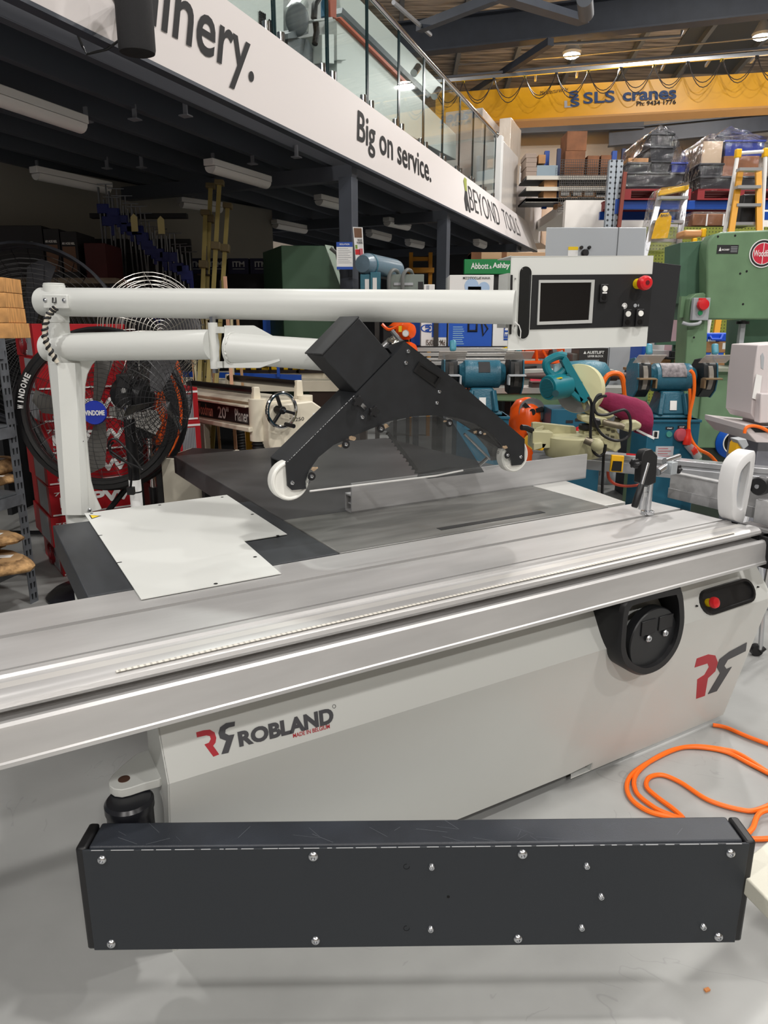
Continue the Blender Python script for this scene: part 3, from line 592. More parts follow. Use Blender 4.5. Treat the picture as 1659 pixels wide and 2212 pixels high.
# web plate with the quarter-round cut, drawn in the plane through the column
wpx = [(150, 775), (228, 766), (211, 774), (198, 788), (188, 808), (183, 832), (182, 870), (184, 915), (188, 960), (192, 1005), (196, 1040), (204, 1070), (218, 1100), (150, 1118)]
b = MB(); b.prism([cpl(*p) for p in wpx], (-.002, .012, 0)); TRI(b.bm, 4); b.build('web_plate', BODY, col, 0)
zx = [(124, 784), (162, 784), (177, 1113), (143, 1113)]
b = MB(); fpl = [cpl(*p, .035) for p in zx]; bpl = [cpl(*p, 0) for p in [(106, 784), (175, 784), (194, 1113), (134, 1113)]]
b.hexa(fpl[::-1], bpl[::-1]); chn = b.build('cable_channel', BODY, col, .001)
for px, py in ((161, 798), (177, 953), (193, 1101)):
    b = MB(); b.lathe([(.008, 0), (.0075, .005), (.003, .009)], cpl(px, py, .003), (.35, -1, 0), 12); b.build('screw', ZINC, col)
# spiral-wrapped cable between upper arm and column
cpx = [(121, 665), (112, 672), (102, 685), (97, 705), (96, 725), (102, 745), (112, 764), (124, 783)]
cp = [cpl(px, py, .07-.004*i) for i, (px, py) in enumerate(cpx)]
b = MB(); b.tube(cp, .0085, 10); cab = b.build('cable', mat('cable_cream', (214, 206, 190), .6), upper)
b = MB(); 
fine = []
for i in range(len(cp)-1):
    for t in range(16): fine.append(cp[i].lerp(cp[i+1], t/16))
hp_ = []
for i, p in enumerate(fine[:-1]):
    d = (fine[i+1]-p).normalized(); a = d.cross(Vector((0, 1, 0))).normalized(); c_ = d.cross(a); t = i/len(fine)*2*PI*11
    hp_.append(p+(a*math.cos(t)+c_*math.sin(t))*.0085)
b.tube(hp_, .0052, 6); b.build('spiral_wrap', BLK, cab)
b = MB(); b.tube([pm+dL*.0+s_*.01+Vector((-.006, 0, .014)), pm+s_*.014+Vector((-.006, 0, -.004)), pm+s_*.014+Vector((.006, 0, -.004)), pm+s_*.01+Vector((.006, 0, .014))], .0025, 6); b.build('cable_tie', BLK, cab)
# ---------------------------------------------------------------- blade guard
G = 2.03
gp = lambda px, py, v=G: ONV(px, py, v)
z5 = lambda x, y: (680+x/5.184, 680+y/5.184)
outer = [(631, 1059), (621, 1050), (618, 1003), (770, 852), (877, 742), (1000, 836), (1133.5, 951), (1133, 995), (1126, 1004), (1106, 1006)]
arch = [(1105, 996), (1098, 978), (1083, 960), (1062, 936), (1034, 918), (992, 903), (947, 897), (895, 899), (842, 910), (772, 938), (720, 962), (688, 988), (668, 1016), (660, 1040), (662, 1056)]
O3 = [gp(*p) for p in outer]; A3 = [gp(*p) for p in arch]
HD = .13
b = smb()
for v0, v1 in ((0, .005), (HD-.005, HD)):
    b.prism([p+Vector((0, v0, 0)) for p in O3+A3], (0, v1-v0, 0))
TRI(b.bm, 4)
guard = b.build('blade_guard', BLACKP, saw, 0, 20)
# top flange strip along the outside
b = smb(); T3 = [gp(*p) for p in outer[2:7]]
for p, q in zip(T3, T3[1:]):
    b.prism([p, q, q+(Vector((0, 0, .004))), p+Vector((0, 0, .004))], (0, HD, 0))
b.build('top_flange', BLACKP, guard)
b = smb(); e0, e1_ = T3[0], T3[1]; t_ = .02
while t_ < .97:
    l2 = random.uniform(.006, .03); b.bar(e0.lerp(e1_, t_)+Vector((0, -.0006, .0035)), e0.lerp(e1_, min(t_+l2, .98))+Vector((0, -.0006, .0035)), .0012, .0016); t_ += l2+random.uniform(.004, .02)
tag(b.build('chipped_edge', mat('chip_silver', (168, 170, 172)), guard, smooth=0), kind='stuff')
# inner arch liner so the hood is hollow
b = smb()
for p, q in zip(A3, A3[1:]): b.prism([p+Vector((0, .02, 0)), q+Vector((0, .02, 0)), q+Vector((0, .02, .003)), p+Vector((0, .02, .003))], (0, HD-.03, 0))
b.build('arch_liner', mat('liner_grey', (52, 52, 54), .5), guard)
# clear screen
sc_ = [gp(*p, G-.006) for p in arch[:-1]]+[gp(*p, G-.006) for p in [(660, 1053), (669, 1061), (985, 1024), (1045, 1012), (1098, 1004)]]
b = smb(); b.prism(sc_, (0, .004, 0)); TRI(b.bm, 4); b.build('clear_screen', PLEXI, guard)
b = smb(); b.tube([gp(669, 1061, G-.004), gp(940, 1028, G-.004), gp(1000, 1016, G-.004)], .0035, 6); b.build('screen_edge', mat('screen_edge', (200, 200, 198), .3), guard)
# smoked inner shroud with a saw-toothed edge
SM = glassmat('smoked_plastic', (.44, .45, .46))
tooth = []
pA, pB = Vector((832, 925)), Vector((912, 1034))
for i in range(13):
    t = i/13; x, y = 832+(912-832)*t, 925+(1034-925)*t
    tooth += [(x-4, y+6), (x+5, y+6)]
sh = [(846, 912), (895, 901), (947, 899), (976, 910), (1046, 1020), (926, 1034)]+tooth[::-1]
b = smb(); b.prism([gp(*p, G+.03) for p in sh], (0, .004, 0)); TRI(b.bm, 4); b.build('inner_shroud', SM, guard)
b = smb(); b.bar(gp(838, 935, G+.02), gp(900, 1015, G+.02), .01, .01); b.build('shroud_rod', BLK, guard)
b = smb(); b.tube([gp(1003, 937, G+.03), gp(1058, 992, G+.03)], .005, 8); b.build('lift_rod', mat('rod_grey', (130, 132, 132), .35, .6), guard)
b = smb(); b.tube([gp(1034, 1006, G+.02), gp(1052, 990, G+.02)], .007, 8); b.build('rod_end', ZINC, guard)
b = smb(); b.prism([gp(*p, G+.04) for p in [(978, 912), (1040, 945), (1075, 968), (1098, 1003), (1050, 1015)]], (0, .003, 0)); b.build('clear_flap', PLEXI, guard)
b = smb(); b.prism([gp(*p, G+.035) for p in [(1030, 925), (1100, 968), (1085, 972), (1010, 930)]], (0, .004, 0)); b.build('inner_rib', BLK, guard)
# wheels between the plates
WP = mat('wheel_white', (226, 226, 220), .4)
for px, py, pr in ((627, 1038, 43), (1112, 984, 35)):
    c_ = gp(px, py, G+.012); rr = (gp(px, py+pr, G+.012)-c_).length; b = smb()
    b.lathe([(rr*.25, .0), (rr*.8, .0), (rr*.86, -.006), (rr*.93, -.006), (rr, 0), (rr, .03), (rr*.95, .036), (rr*.2, .036)], c_, (0, 1, 0), 40); b.build('wheel', WP, guard, 0, 30)
def bolt(px, py, par, rr=.0075, v=G, m=None):
    c_ = gp(px, py, v); b = smb(); b.lathe([(rr, 0), (rr*.97, .003), (rr*.7, .006), (.001, .0065)], c_, (0, -1, 0), 16); o = b.build('screw', m or ZINC, par)
    b = smb(); b.cbox(c_+Vector((0, -.0066, 0)), (rr*1.1, .0012, rr*.22), Matrix.Rotation(.6, 4, 'Y')); b.build('screw_slot', BLK, par)
for p in [(881, 759), (876, 784), (948, 846), (943, 870), (782, 901), (631, 1043), (1124, 987)]: bolt(*p, guard)
for p in [(823, 926), (747, 960), (673, 1029), (971, 914), (1037, 934), (1096, 983)]:
    c_ = gp(*p, G-.006); b = smb(); b.lathe([(.014, 0), (.013, .003)], c_, (0, -1, 0), 16); b.build('washer', BLK, guard); bolt(p[0], p[1], guard, .0068, G-.009)
for p in [(899, 908), (1001, 920), (1076, 978), (1100, 992), (667, 1041)]:
    c_ = gp(*p, G-.006); b = smb(); b.ring(c_, (0, 1, 0), .004, .0008, 12, 4); b.build('drill_hole', BLK, guard)
DUST = mat('sawdust', (186, 160, 130), .9, bump=.6, bscale=300, var=.2, scale=60)
for p, s_ in [((832, 921), 1), ((760, 947), 1), ((735, 963), .6), ((678, 1012), 1), ((1027, 933), .8), ((1046, 937), .5), ((1090, 966), .9), ((961, 910), .5)]:
    c_ = gp(*p, G+.001); b = smb(); n_ = 11; a_ = random.uniform(-1, -.3) if p[0] < 900 else random.uniform(-.3, .9)
    pts = [c_+Vector((math.cos(t)*.014*math.cos(a_)-math.sin(t)*.006*math.sin(a_), 0, -math.cos(t)*.014*math.sin(a_)+math.sin(t)*.008*math.cos(a_)))*s_*random.uniform(.7, 1.25) - Vector((0,0,0))*0 if False else c_+Vector((math.cos(t)*.013, 0, math.sin(t)*.007))*s_*random.uniform(.7, 1.3) for t in [2*PI*k/n_ for k in range(n_)]]
    b.prism(pts, (0, -.003, 0)); TRI(b.bm, 4); b.build('sawdust_smear', DUST, guard)
# star knobs
for px, py in ((772, 867), (807, 889)):
    c_ = gp(px, py, G-.022); b = smb(); n_ = 40
    rr = lambda t: .0165+.0035*math.cos(5*t)
    b.rings([[c_+Vector((rr(t)*k_*math.cos(t), y, rr(t)*k_*math.sin(t))) for t in [2*PI*j/n_ for j in range(n_)]] for k_, y in ((.8, .006), (1, .003), (1, -.006), (.85, -.009), (.4, -.0085))]); kn = b.build('star_knob', BLK, guard, 0, 40)
    b = smb(); b.cyl(c_+Vector((0, .004, 0)), c_+Vector((0, .024, 0)), .007, n=12); b.build('knob_stem', ZINC, kn)
b = smb(); b.cbox(gp(785, 878, G-.002), (.02, .004, .012), Matrix.Rotation(.75, 4, 'Y')); b.build('clamp_bar', ZINC, guard)
# finger recess
rp = [(906, 781), (953.5, 817), (942, 838), (893, 802)]; b = smb()
c_ = Vector((sum(p[0] for p in rp)/4, sum(p[1] for p in rp)/4)); ins = [(c_.x+(x-c_.x)*.84, c_.y+(y-c_.y)*.72) for x, y in rp]
b.rings([[gp(x, y, G-.001) for x, y in rp], [gp(x, y, G-.005) for x, y in rp], [gp(x, y, G-.005) for x, y in ins], [gp(x, y, G-.0002) for x, y in ins]], cap=False); b.face([gp(x, y, G-.0004) for x, y in ins]); b.build('finger_recess', mat('recess_black', (12, 12, 13), .6), guard)
# square chute on top
b = smb(); sq = [gp(*p) for p in [(697, 768), (777, 685), (848, 769), (771, 849)]]
b.prism([p+Vector((0, .004, 0)) for p in sq], (0, HD-.01, 0)); ch = b.build('suction_box', BLACKP, guard, .004)
b = smb(); e0 = sq[0]+Vector((0, .0, 0)); e1 = sq[1]
b.prism([e0+Vector((0, .0, 0)), e1, e1+(sq[0]-sq[3]).normalized()*.006, e0+(sq[0]-sq[3]).normalized()*.006], (0, HD, 0)); b.build('box_lip', BLACKP, ch, .002)
# lever shaft with metal fitting
b = smb(); b.cyl(gp(826, 751, G+.05), gp(843, 735, G+.05), .011, n=16); sh_ = b.build('lever_shaft', ZINC, guard)
b = smb(); b.cyl(gp(843, 748, G+.05), gp(856, 742, G+.05), .02, n=20); b.cyl(gp(838, 734, G+.04), gp(848, 740, G+.04), .008, n=10); b.cyl(gp(845, 729, G+.04), gp(850, 735, G+.04), .009, n=10); b.build('lever_clamp', mat('nickel', (196, 192, 182), .2, 1), guard)
b = smb(); b.prism([gp(*p, G+.02) for p in [(838, 752), (846, 745), (873, 735), (880, 742), (858, 762), (850, 768)]], (0, .07, 0)); b.build('top_bracket', BLACKP, guard)
# ---------------------------------------------------------------- control panel on the upper arm
D0, D1 = 2.24, 2.34
pTL, pTR = camp(1104, 553, D0), camp(1412, 552, D1); X = Vector((pTR.x-pTL.x, pTR.y-pTL.y, 0)); Wc = X.length; X.normalize(); Yn = Vector((-X.y, X.x, 0))
CM = Matrix(((X.x, Yn.x, 0, pTL.x), (X.y, Yn.y, 0, pTL.y), (0, 0, 1, pTL.z), (0, 0, 0, 1))); CI = CM.inverted()
def ck(px, py, d=0): return CI@PP(px, py, pTL-Yn*d, Yn)
def cq(px, py, d=0): p = ck(px, py, d); return Vector((p.x, -d, p.z))
BLk, BRk = cq(1096, 757), cq(1397, 748); TLk, TRk = Vector((0, 0, 0)), Vector((Wc, 0, cq(1412, 552).z))
b = MB(CM); b.prism([TLk, TRk, BRk, BLk], (0, .003, 0)); 
hs = [(TLk, TRk), (BLk, BRk)]
b.prism([TLk, TRk, TRk+Vector((0, .12, 0)), TLk+Vector((0, .12, 0))], (0, 0, -.003)); b.prism([BLk, BRk, BRk+Vector((0, .12, 0)), BLk+Vector((0, .12, 0))], (0, 0, .003)); b.prism([TRk, BRk, BRk+Vector((0, .1, 0)), TRk+Vector((0, .1, 0))], (-.003, 0, 0))
cpn = b.build('control_panel', BODY, saw, .002)
b = MB(CM); b.prism([cq(*p, .0015) for p in [(1144, 594), (1411, 592), (1401, 705), (1141, 712)]], (0, .0013, 0)); b.build('black_fascia', mat('fascia_black', (24, 25, 27), .5), cpn)
def cst(x, y0, y1, w, d, n=10):
    p, q = cq(x, y0, d), cq(x-5.5, y1, d); return [p+Vector((w*math.cos(t), 0, w*math.sin(t))) for t in [PI*k/n for k in range(n+1)]]+[q+Vector((-w*math.cos(t), 0, -w*math.sin(t))) for t in [PI*k/n for k in range(n+1)]]
b = MB(CM); b.prism(cst(1135.5, 590, 718, .0205, .0014), (0, .0012, 0)); b.build('hand_slot', mat('slot_black', (14, 16, 16), .4), cpn)
b = MB(CM); s0, s1 = cst(1135.5, 590, 718, .022, .0016), cst(1135.5, 590, 718, .0205, .0016); b.rings([s0, s1], cap=False); b.build('slot_rim', BODY, cpn)
b = MB(CM); b.prism([cq(*p, .001) for p in [(1103, 594), (1107, 594), (1104, 722), (1100, 722)]], (0, -.003, 0)); b.build('edge_strip', BLK, cpn)
b = MB(CM); sc = [cq(*p, .0) for p in [(1163, 605), (1283, 604.5), (1277, 698), (1159, 702)]]; si = [cq(*p, .006) for p in [(1168, 611), (1278, 610), (1272, 691), (1165, 695)]]
b.rings([[p for p in sc], [p-Vector((0, .006, 0)) for p in sc], si, [p+Vector((0, .004, 0)) for p in si]], cap=False); b.build('screen_frame', mat('frame_silver', (196, 198, 196), .35, .3), cpn)
b = MB(CM); b.prism([p+Vector((0, .003, 0)) for p in si], (0, .001, 0)); b.build('screen', mat('screen_glass', (14, 14, 16), .06, coat=.6), cpn)
for px, py in ((1302, 633), (1352, 687), (1379, 686)):
    c_ = cq(px, py, .0); b = MB(CM); b.box(c_.x-.0145, c_.x+.0145, c_.y-.012, c_.y, c_.z-.028, c_.z+.028); bb = b.build('push_button', BLK, cpn, .003)
    b = MB(CM); b.lathe([(.0095, 0), (.009, .003)], (c_.x, c_.y-.012, c_.z+.013), (0, -1, 0), 20); b.build('white_cap', mat('button_white', (235, 235, 230), .4), bb)
    b = MB(CM); b.lathe([(.009, 0), (.0085, .0015)], (c_.x, c_.y-.012, c_.z-.014), (0, -1, 0), 20); b.build('black_cap', mat('cap_black', (14, 14, 15), .3), bb)
    if px == 1302: b = MB(CM); b.box(c_.x-.008, c_.x+.008, c_.y-.0135, c_.y-.011, c_.z-.002, c_.z+.0025); b.build('indicator', PAPER, bb)
b = MB(CM); c_ = cq(1349, 661, .0018); b.ring(c_, (0, 1, 0), .0085, .0012, 24, 5, -2.5, 2.6); b.lathe([(.006, 0), (.0055, .001)], c_, (0, -1, 0), 16); b.build('icon_blade', PAPER, cpn)
b = MB(CM); c_ = cq(1372, 660, .0018); b.lathe([(.0062, 0), (.006, .001)], c_, (0, -1, 0), 16); b.box(c_.x+.009, c_.x+.014, c_.y-.001, c_.y, c_.z-.001, c_.z+.002); b.box(c_.x+.011, c_.x+.0125, c_.y-.001, c_.y, c_.z-.004, c_.z+.005); b.build('icon_scorer', GREYP, cpn)
c_ = cq(1376, 613, 0); b = MB(CM); b.cyl(c_, c_+Vector((0, -.03, 0)), .0165, n=24); b.build('stop_collar', YEL, cpn)
b = MB(CM); b.lathe([(.014, .029), (.021, .033), (.0235, .045), (.022, .056), (.016, .062), (.008, .063)], c_, (0, -1, 0), 28); sb = b.build('stop_button', RED, cpn)
b = MB(CM); b.lathe([(.0075, 0), (.007, .001)], c_+Vector((0, -.0632, 0)), (0, -1, 0), 16); b.build('button_centre', mat('dark_red', (96, 24, 30), .4), sb)
b = MB(CM); w_ = [cq(1105, 697, .004), cq(1113, 696, .008), cq(1121, 703, .008), cq(1125, 715, .006), cq(1124, 730, .004), cq(1121, 727, .0)]; b.tube(w_, .0018, 6); b.build('hanging_wire', PAPER, cpn)
for px, py in ((1128, 581), (1112, 704), (1113, 602)):
    b = MB(CM); b.lathe([(.003, 0), (.002, .002)], cq(px, py, .0), (0, -1, 0), 8); b.build('rivet', ZINC, cpn)
b = MB(CM); q4 = [(Wc+.002, -.0, TRk.z-.02), (Wc+.125, .03, TRk.z-.026), (Wc+.115, .03, BRk.z+.014), (Wc-.03, .0, BRk.z+.008)]
b.prism(q4, (-.0, .004, 0)); b.build('side_shroud', mat('shroud_black', (32, 33, 36), .6), cpn, .001)
b = MB(CM); b.box(.0, .12, .02, .1, -.22, -.05); b.build('arm_mount', BODY, cpn)
# ---------------------------------------------------------------- crosscut fence on the carriage (still the saw)
UF = 2.555
b = smb(); c0, c1 = Vector((2.556, 1.952, .9)), Vector((2.545, .95, .9)); cd_ = (c1-c0).normalized(); cn_ = Vector((-cd_.y, cd_.x, 0))
if cn_.x < 0: cn_ = -cn_
for (d0, d1, z0, z1) in ((0, .03, .0, .04), (.006, .03, .04, .112), (-.0, .03, .036, .044), (0, .034, .106, .113)):
    b.prism([c0+cn_*d0+Vector((0, 0, z0)), c1+cn_*d0+Vector((0, 0, z0)), c1+cn_*d1+Vector((0, 0, z0)), c0+cn_*d1+Vector((0, 0, z0))], (0, 0, z1-z0))
cf = b.build('crosscut_fence', ALU, saw, .0015)
b = smb(); VS = 1.545; fv = lambda px, py: ONV(px, py, VS)
def roundp(L, n=6): P_ = [fv(*p) for p in L]; N_ = len(P_); return [.5*(2*P_[i]+(P_[(i+1) % N_]-P_[i-1])*t+(2*P_[i-1]-5*P_[i]+4*P_[(i+1) % N_]-P_[(i+2) % N_])*t*t+(3*P_[i]-P_[i-1]-3*P_[(i+1) % N_]+P_[(i+2) % N_])*t**3) for i in range(N_) for t in [k_/n for k_ in range(n)]]
of_ = roundp([(1583, 1112), (1582, 1060), (1591, 1012), (1606, 988), (1628, 974), (1633, 984), (1627, 1030), (1614, 1098), (1606, 1127), (1592, 1126)]); if_ = roundp([(1592, 1092), (1592, 1060), (1599, 1024), (1608, 1008), (1619, 997), (1621, 1003), (1617, 1034), (1607, 1088), (1603, 1101), (1597, 1101)])
b.rings([[p+Vector((0, .06, 0)) for p in of_], [p+Vector((0, .004, 0)) for p in of_], [q_+(p-q_)*.88 for p, q_ in zip(of_, if_)], if_, [p+Vector((0, .03, 0)) for p in if_]], cap=False); b.face([p+Vector((0, .06, 0)) for p in of_]); fs = b.build('flip_stop', mat('stop_white', (206, 206, 206), .4), saw, 0, 50)
b = smb(); b.face([p+Vector((0, .029, 0)) for p in if_]); b.build('stop_window', GREYP, fs)
b = smb(); c_ = ONU(1641, 1050, UF-.04); b.lathe([(.007, -.014), (.031, -.012), (.035, -.006), (.035, .022), (.03, .026)], c_, (1, .15, 0), 30); wh = b.build('knurled_knob', BLK, saw)
b = smb(); b.lathe([(.009, 0), (.008, .004), (.004, .004)], c_+Vector((-.016, 0, 0)), (-1, -.1, 0), 14); b.build('screw', ZINC, wh)
b = smb(); b.box(UF-.045, UF+.05, 1.15, 1.53, .895, .985); b.build('stop_rail', ALU, saw, .003)
b = smb(); b.prism([ONU(*p, UF-.05) for p in [(1601, 1130), (1659, 1146), (1659, 1156), (1601, 1140)]], (.06, 0, 0)); b.build('support_plate', ALU, saw)
b = smb(); q = ONU(1633, 1190, 2.44); b.box(2.435, 2.50, 1.36, 1.455, .76, .875); b.build('rail_end_block', BLK, saw, .004)
b = smb(); b.box(2.50, 2.56, 1.38, 1.42, .74, .84); b.build('side_bracket', BODY, saw)
# ================================================================ LOOSE THINGS ON AND ROUND THE SAW
# L-shaped cover plate lying on the infeed table
zc = .9025
Lp = [UZ(*p, zc) for p in [(182, 1110), (490, 1070), (620, 1155), (527, 1170), (607, 1240), (305, 1296)]]
cov = empty('cover_plate', MF@T(.6, 2.3, zc), 'white L-shaped steel cover plate lying loose on the black saw table', 'cover plate')
b = smb(); b.prism(Lp, (0, 0, .0025)); TRI(b.bm, 4); b.build('plate', BODY, cov, 0, 20)
tri = [UZ(*p, zc+.003) for p in [(192, 1112), (219, 1114), (198, 1121)]]
decal('warning_triangle', tri, INK, cov, .0006, M=MF)
ct = sum(tri, Vector())/3; decal('warning_triangle', [ct+(p-ct)*.72+Vector((0, 0, .0006)) for p in tri], YEL, cov, .0004, M=MF)
for px, py in [(198, 1109), (345, 1091), (480, 1074), (545, 1111), (600, 1157), (551, 1203), (466, 1261)]:
    q = UZ(px, py, zc+.0026); b = smb(); b.cyl(q, q+Vector((0, 0, .0006)), .006, n=12); b.build('mounting_hole', mat('hole_black', (4, 4, 4)), cov)
for x0, y0, x1, y1 in ((211, 1157, 221, 1156), (252, 1216, 263, 1214)):
    b = smb(); b.bar(UZ(x0, y0, zc+.0028), UZ(x1, y1, zc+.0028), .006, .0008); b.build('mounting_notch', mat('hole_black', (4, 4, 4)), cov)
# eccentric hold-down clamp on the carriage
cl = empty('hold_down_clamp', MF@T(UZ(1398, 1110, .9)), 'zinc and black lever clamp standing on the aluminium sliding table', 'clamp')
cb = UZ(1398, 1110, .9); CV = cb.y
k = lambda px, py, dv=0: ONV(px, py, CV+dv)
b = smb(); b.lathe([(.024, 0), (.025, .003), (.025, .012), (.022, .014), (.013, .015)], cb, (0, 0, 1), 28); b.build('foot', ZINC, cl)
b = smb(); b.cyl(cb+Vector((0, 0, .012)), cb+Vector((0, 0, .245)), .0125, n=20); b.build('post', ZINC, cl)
b = smb(); b.cyl(k(1385, 1100, -.02), k(1392, 1050, -.02), .011, .014, n=18); b.cyl(k(1390, 1072, -.02), k(1391, 1062, -.02), .017, n=18); b.build('pressure_spindle', ZINC, cl)
b = smb(); b.prism([k(*p, -.02) for p in [(1388, 985), (1394, 973), (1408, 970), (1421, 985), (1417, 1043), (1400, 1050), (1384, 1044)]], (0, .034, 0)); b.build('clamp_head', BLK, cl, .003)
b = smb(); b.cyl(k(1400, 1000, -.045), k(1386, 1048, -.05), .0065, n=12); b.build('lever', ZINC, cl)
b = smb(); b.lathe([(.009, 0), (.012, .05), (.0135, .5), (.0125, .95), (.01, 1)], k(1386, 1046, -.05), k(1370, 1096, -.055)-k(1386, 1046, -.05), 18); b.build('lever_grip', BLK, cl)
b = smb(); b.cyl(k(1420, 1020), k(1450, 1000, .05), .015, n=18); b.cyl(k(1436, 996, .04), k(1466, 986, .07), .012, n=18); b.build('cross_bar', ZINC, cl)
b = smb(); b.cbox(k(1446, 1010, .03), (.035, .05, .05)); b.build('cross_block', mat('block_grey', (172, 178, 182), .35, .4), cl, .002)
for px, py, dv in ((1372, 1001, -.02), (1464, 1013, .02)):
    c_ = k(px, py, dv); n_ = 40; rr = lambda t: .0175+.0025*math.cos(6*t); b = smb()
    b.rings([[c_+Vector((y, rr(t)*q*math.cos(t), rr(t)*q*math.sin(t))) for t in [2*PI*j/n_ for j in range(n_)]] for q, y in ((.5, -.016), (.9, -.012), (1, -.006), (1, .004), (.5, .008))]); b.cyl(c_, c_+Vector((.03 if px < 1400 else -.03, 0, 0)), .006, n=10); b.build('clamp_knob', BLK, cl, 0, 40)
# orange extension lead coiled on the floor
def fl(L, z=.011): return [PZ(x, y, z) for x, y in L]
def smooth(P, n=8):
    out = []; N = len(P)
    for i in range(N-1):
        p0, p1, p2, p3 = P[max(i-1, 0)], P[i], P[i+1], P[min(i+2, N-1)]
        for t_ in range(n):
            t = t_/n; out.append(.5*((2*p1)+(p2-p0)*t+(2*p0-5*p1+4*p2-p3)*t*t+(3*p1-p0-3*p2+p3)*t**3))
    return out+[P[-1]]
path = [(1540, 1566), (1570, 1572), (1620, 1593), (1700, 1622), (1780, 1650), (1800, 1690), (1740, 1700), (1680, 1680), (1600, 1630), (1560, 1618), (1500, 1612), (1450, 1622), (1380, 1660), (1355, 1690), (1362, 1724), (1400, 1752), (1460, 1768), (1540, 1795), (1620, 1812), (1690, 1806), (1740, 1780), (1730, 1740), (1690, 1690), (1620, 1650), (1560, 1622), (1480, 1614), (1420, 1635), (1375, 1672), (1374, 1710), (1410, 1742), (1440, 1757), (1475, 1768), (1455, 1748), (1420, 1722), (1397, 1700), (1402, 1680), (1430, 1674), (1470, 1690), (1530, 1728), (1600, 1749), (1640, 1748), (1700, 1720)]
b = MB(); b.tube(smooth(fl(path)), .0085, 8); lead = empty('extension_lead', PZ(1600, 1690, 0), 'orange extension lead coiled on the grey floor beside the saw', 'extension lead')
b.build('cord', ORANGE, lead)
b = MB(); b.tube(smooth(fl([(1659+90, 1750), (1650, 1752), (1625, 1790), (1605, 1808), (1585, 1820)], .028)), .0085, 8); b.build('cord', ORANGE, lead)
# beige machine corner at the right edge
bm_ = empty('beige_machine_table', PZ(1720, 1950, 0), 'beige painted machine table corner poking in at the lower right edge', 'machine table')
zc2 = .42; c0 = PZ(1588, 1872, zc2); c1 = PZ(1664, 1812, zc2); c2 = PZ(1700, 1985, zc2)
BEI = mat('beige_paint', (200, 198, 184), .5, bump=.1, bscale=300)
b = MB(); d1, d2 = (c1-c0).normalized(), (c2-c0).normalized(); b.prism([c0, c2, c2+d1*.5+(c2-c0)*0, c0+d1*.5], (0, 0, -.045)); b.build('table', BEI, bm_, .004)
b = MB(); p = c0+d1*.45+(c2-c0)*.6; b.box(p.x, p.x+.06, p.y-.03, p.y+.03, 0, zc2-.04); b.build('leg', BEI, bm_)
chip = MB(); c_ = PZ(1527, 2140, 0); chip.cbox(c_+Vector((0, 0, .003)), (.014, .008, .005), rz(20)); tag(chip.build('wood_chip', mat('chip_orange', (212, 140, 84), .8)), 'tiny orange wood chip on the floor in front of the saw', 'wood chip')
# folding stand leg with castor, right edge
s = empty('outfeed_stand', PZ(1640, 1415, 0), 'grey stand leg on a small black castor behind the saw at the right edge', 'stand')
p = PZ(1640, 1418, 0); b = MB(); b.tube([p+Vector((.0, 0, .04)), p+Vector((-.01, .02, .34)), p+Vector((.02, .05, .62))], .012, 8); b.tube([p+Vector((.12, .02, .03)), p+Vector((.05, .02, .6))], .012, 8); b.build('leg', ZINC, s)
b = MB(); b.cyl(p+Vector((-.01, -.0, .03)), p+Vector((-.012, .03, .03)), .03, n=18); b.cyl(p+Vector((-.0, -.0, .03)), p+Vector((.02, .0, .05)), .014, n=10); b.build('castor', BLK, s)
# ================================================================ LEFT AND UNDER THE MEZZANINE
def PXB(x0, y0, x1, y1, Y):     # a picture rectangle on the plane at distance Y -> x range, z range
    ym = (y0+y1)/2; return PY(x0, ym, Y).x, PY(x1, ym, Y).x, PY((x0+x1)/2, y1, Y).z, PY((x0+x1)/2, y0, Y).z
def frame(x, y, z, yaw): return T(x, y, z)@rz(yaw)
def boxthing(name, label, cat, M, w, d, h, m, bevel=.003, group=None, part='carton'):
    """a thing whose front-left-bottom edge starts at the frame origin; x right, y back"""
    t = empty(name, M, label, cat, group); b = MB(M); b.box(0, w, 0, d, 0, h); b.build(part, m, t, bevel); return t
def flat(name, m, t, M, x0, x1, z0, z1, y=-.001, th=.0015):
    b = MB(M); b.box(x0, x1, y-th, y, z0, z1); return b.build(name, m, t)
def ftx(s, t, M, x0, x1, z0, z1, m, y=-.003, fat=.015, flip=False):
    q = [(x0, y, z0), (x1, y, z0), (x1, y, z1), (x0, y, z1)]
    if flip: q = [q[2], q[3], q[0], q[1]]
    return textq('lettering', s, q, m, t, .0005, fat, M=M)
def sidetx(s, t, M, y0, y1, z0, z1, m, x=-.003): return textq('lettering', s, [(x, y1, z0), (x, y0, z0), (x, y0, z1), (x, y1, z1)], m, t, .0005, .015, M=M)
GALV = mat('galvanised', (118, 122, 128), .45, .4, var=.12, scale=14)
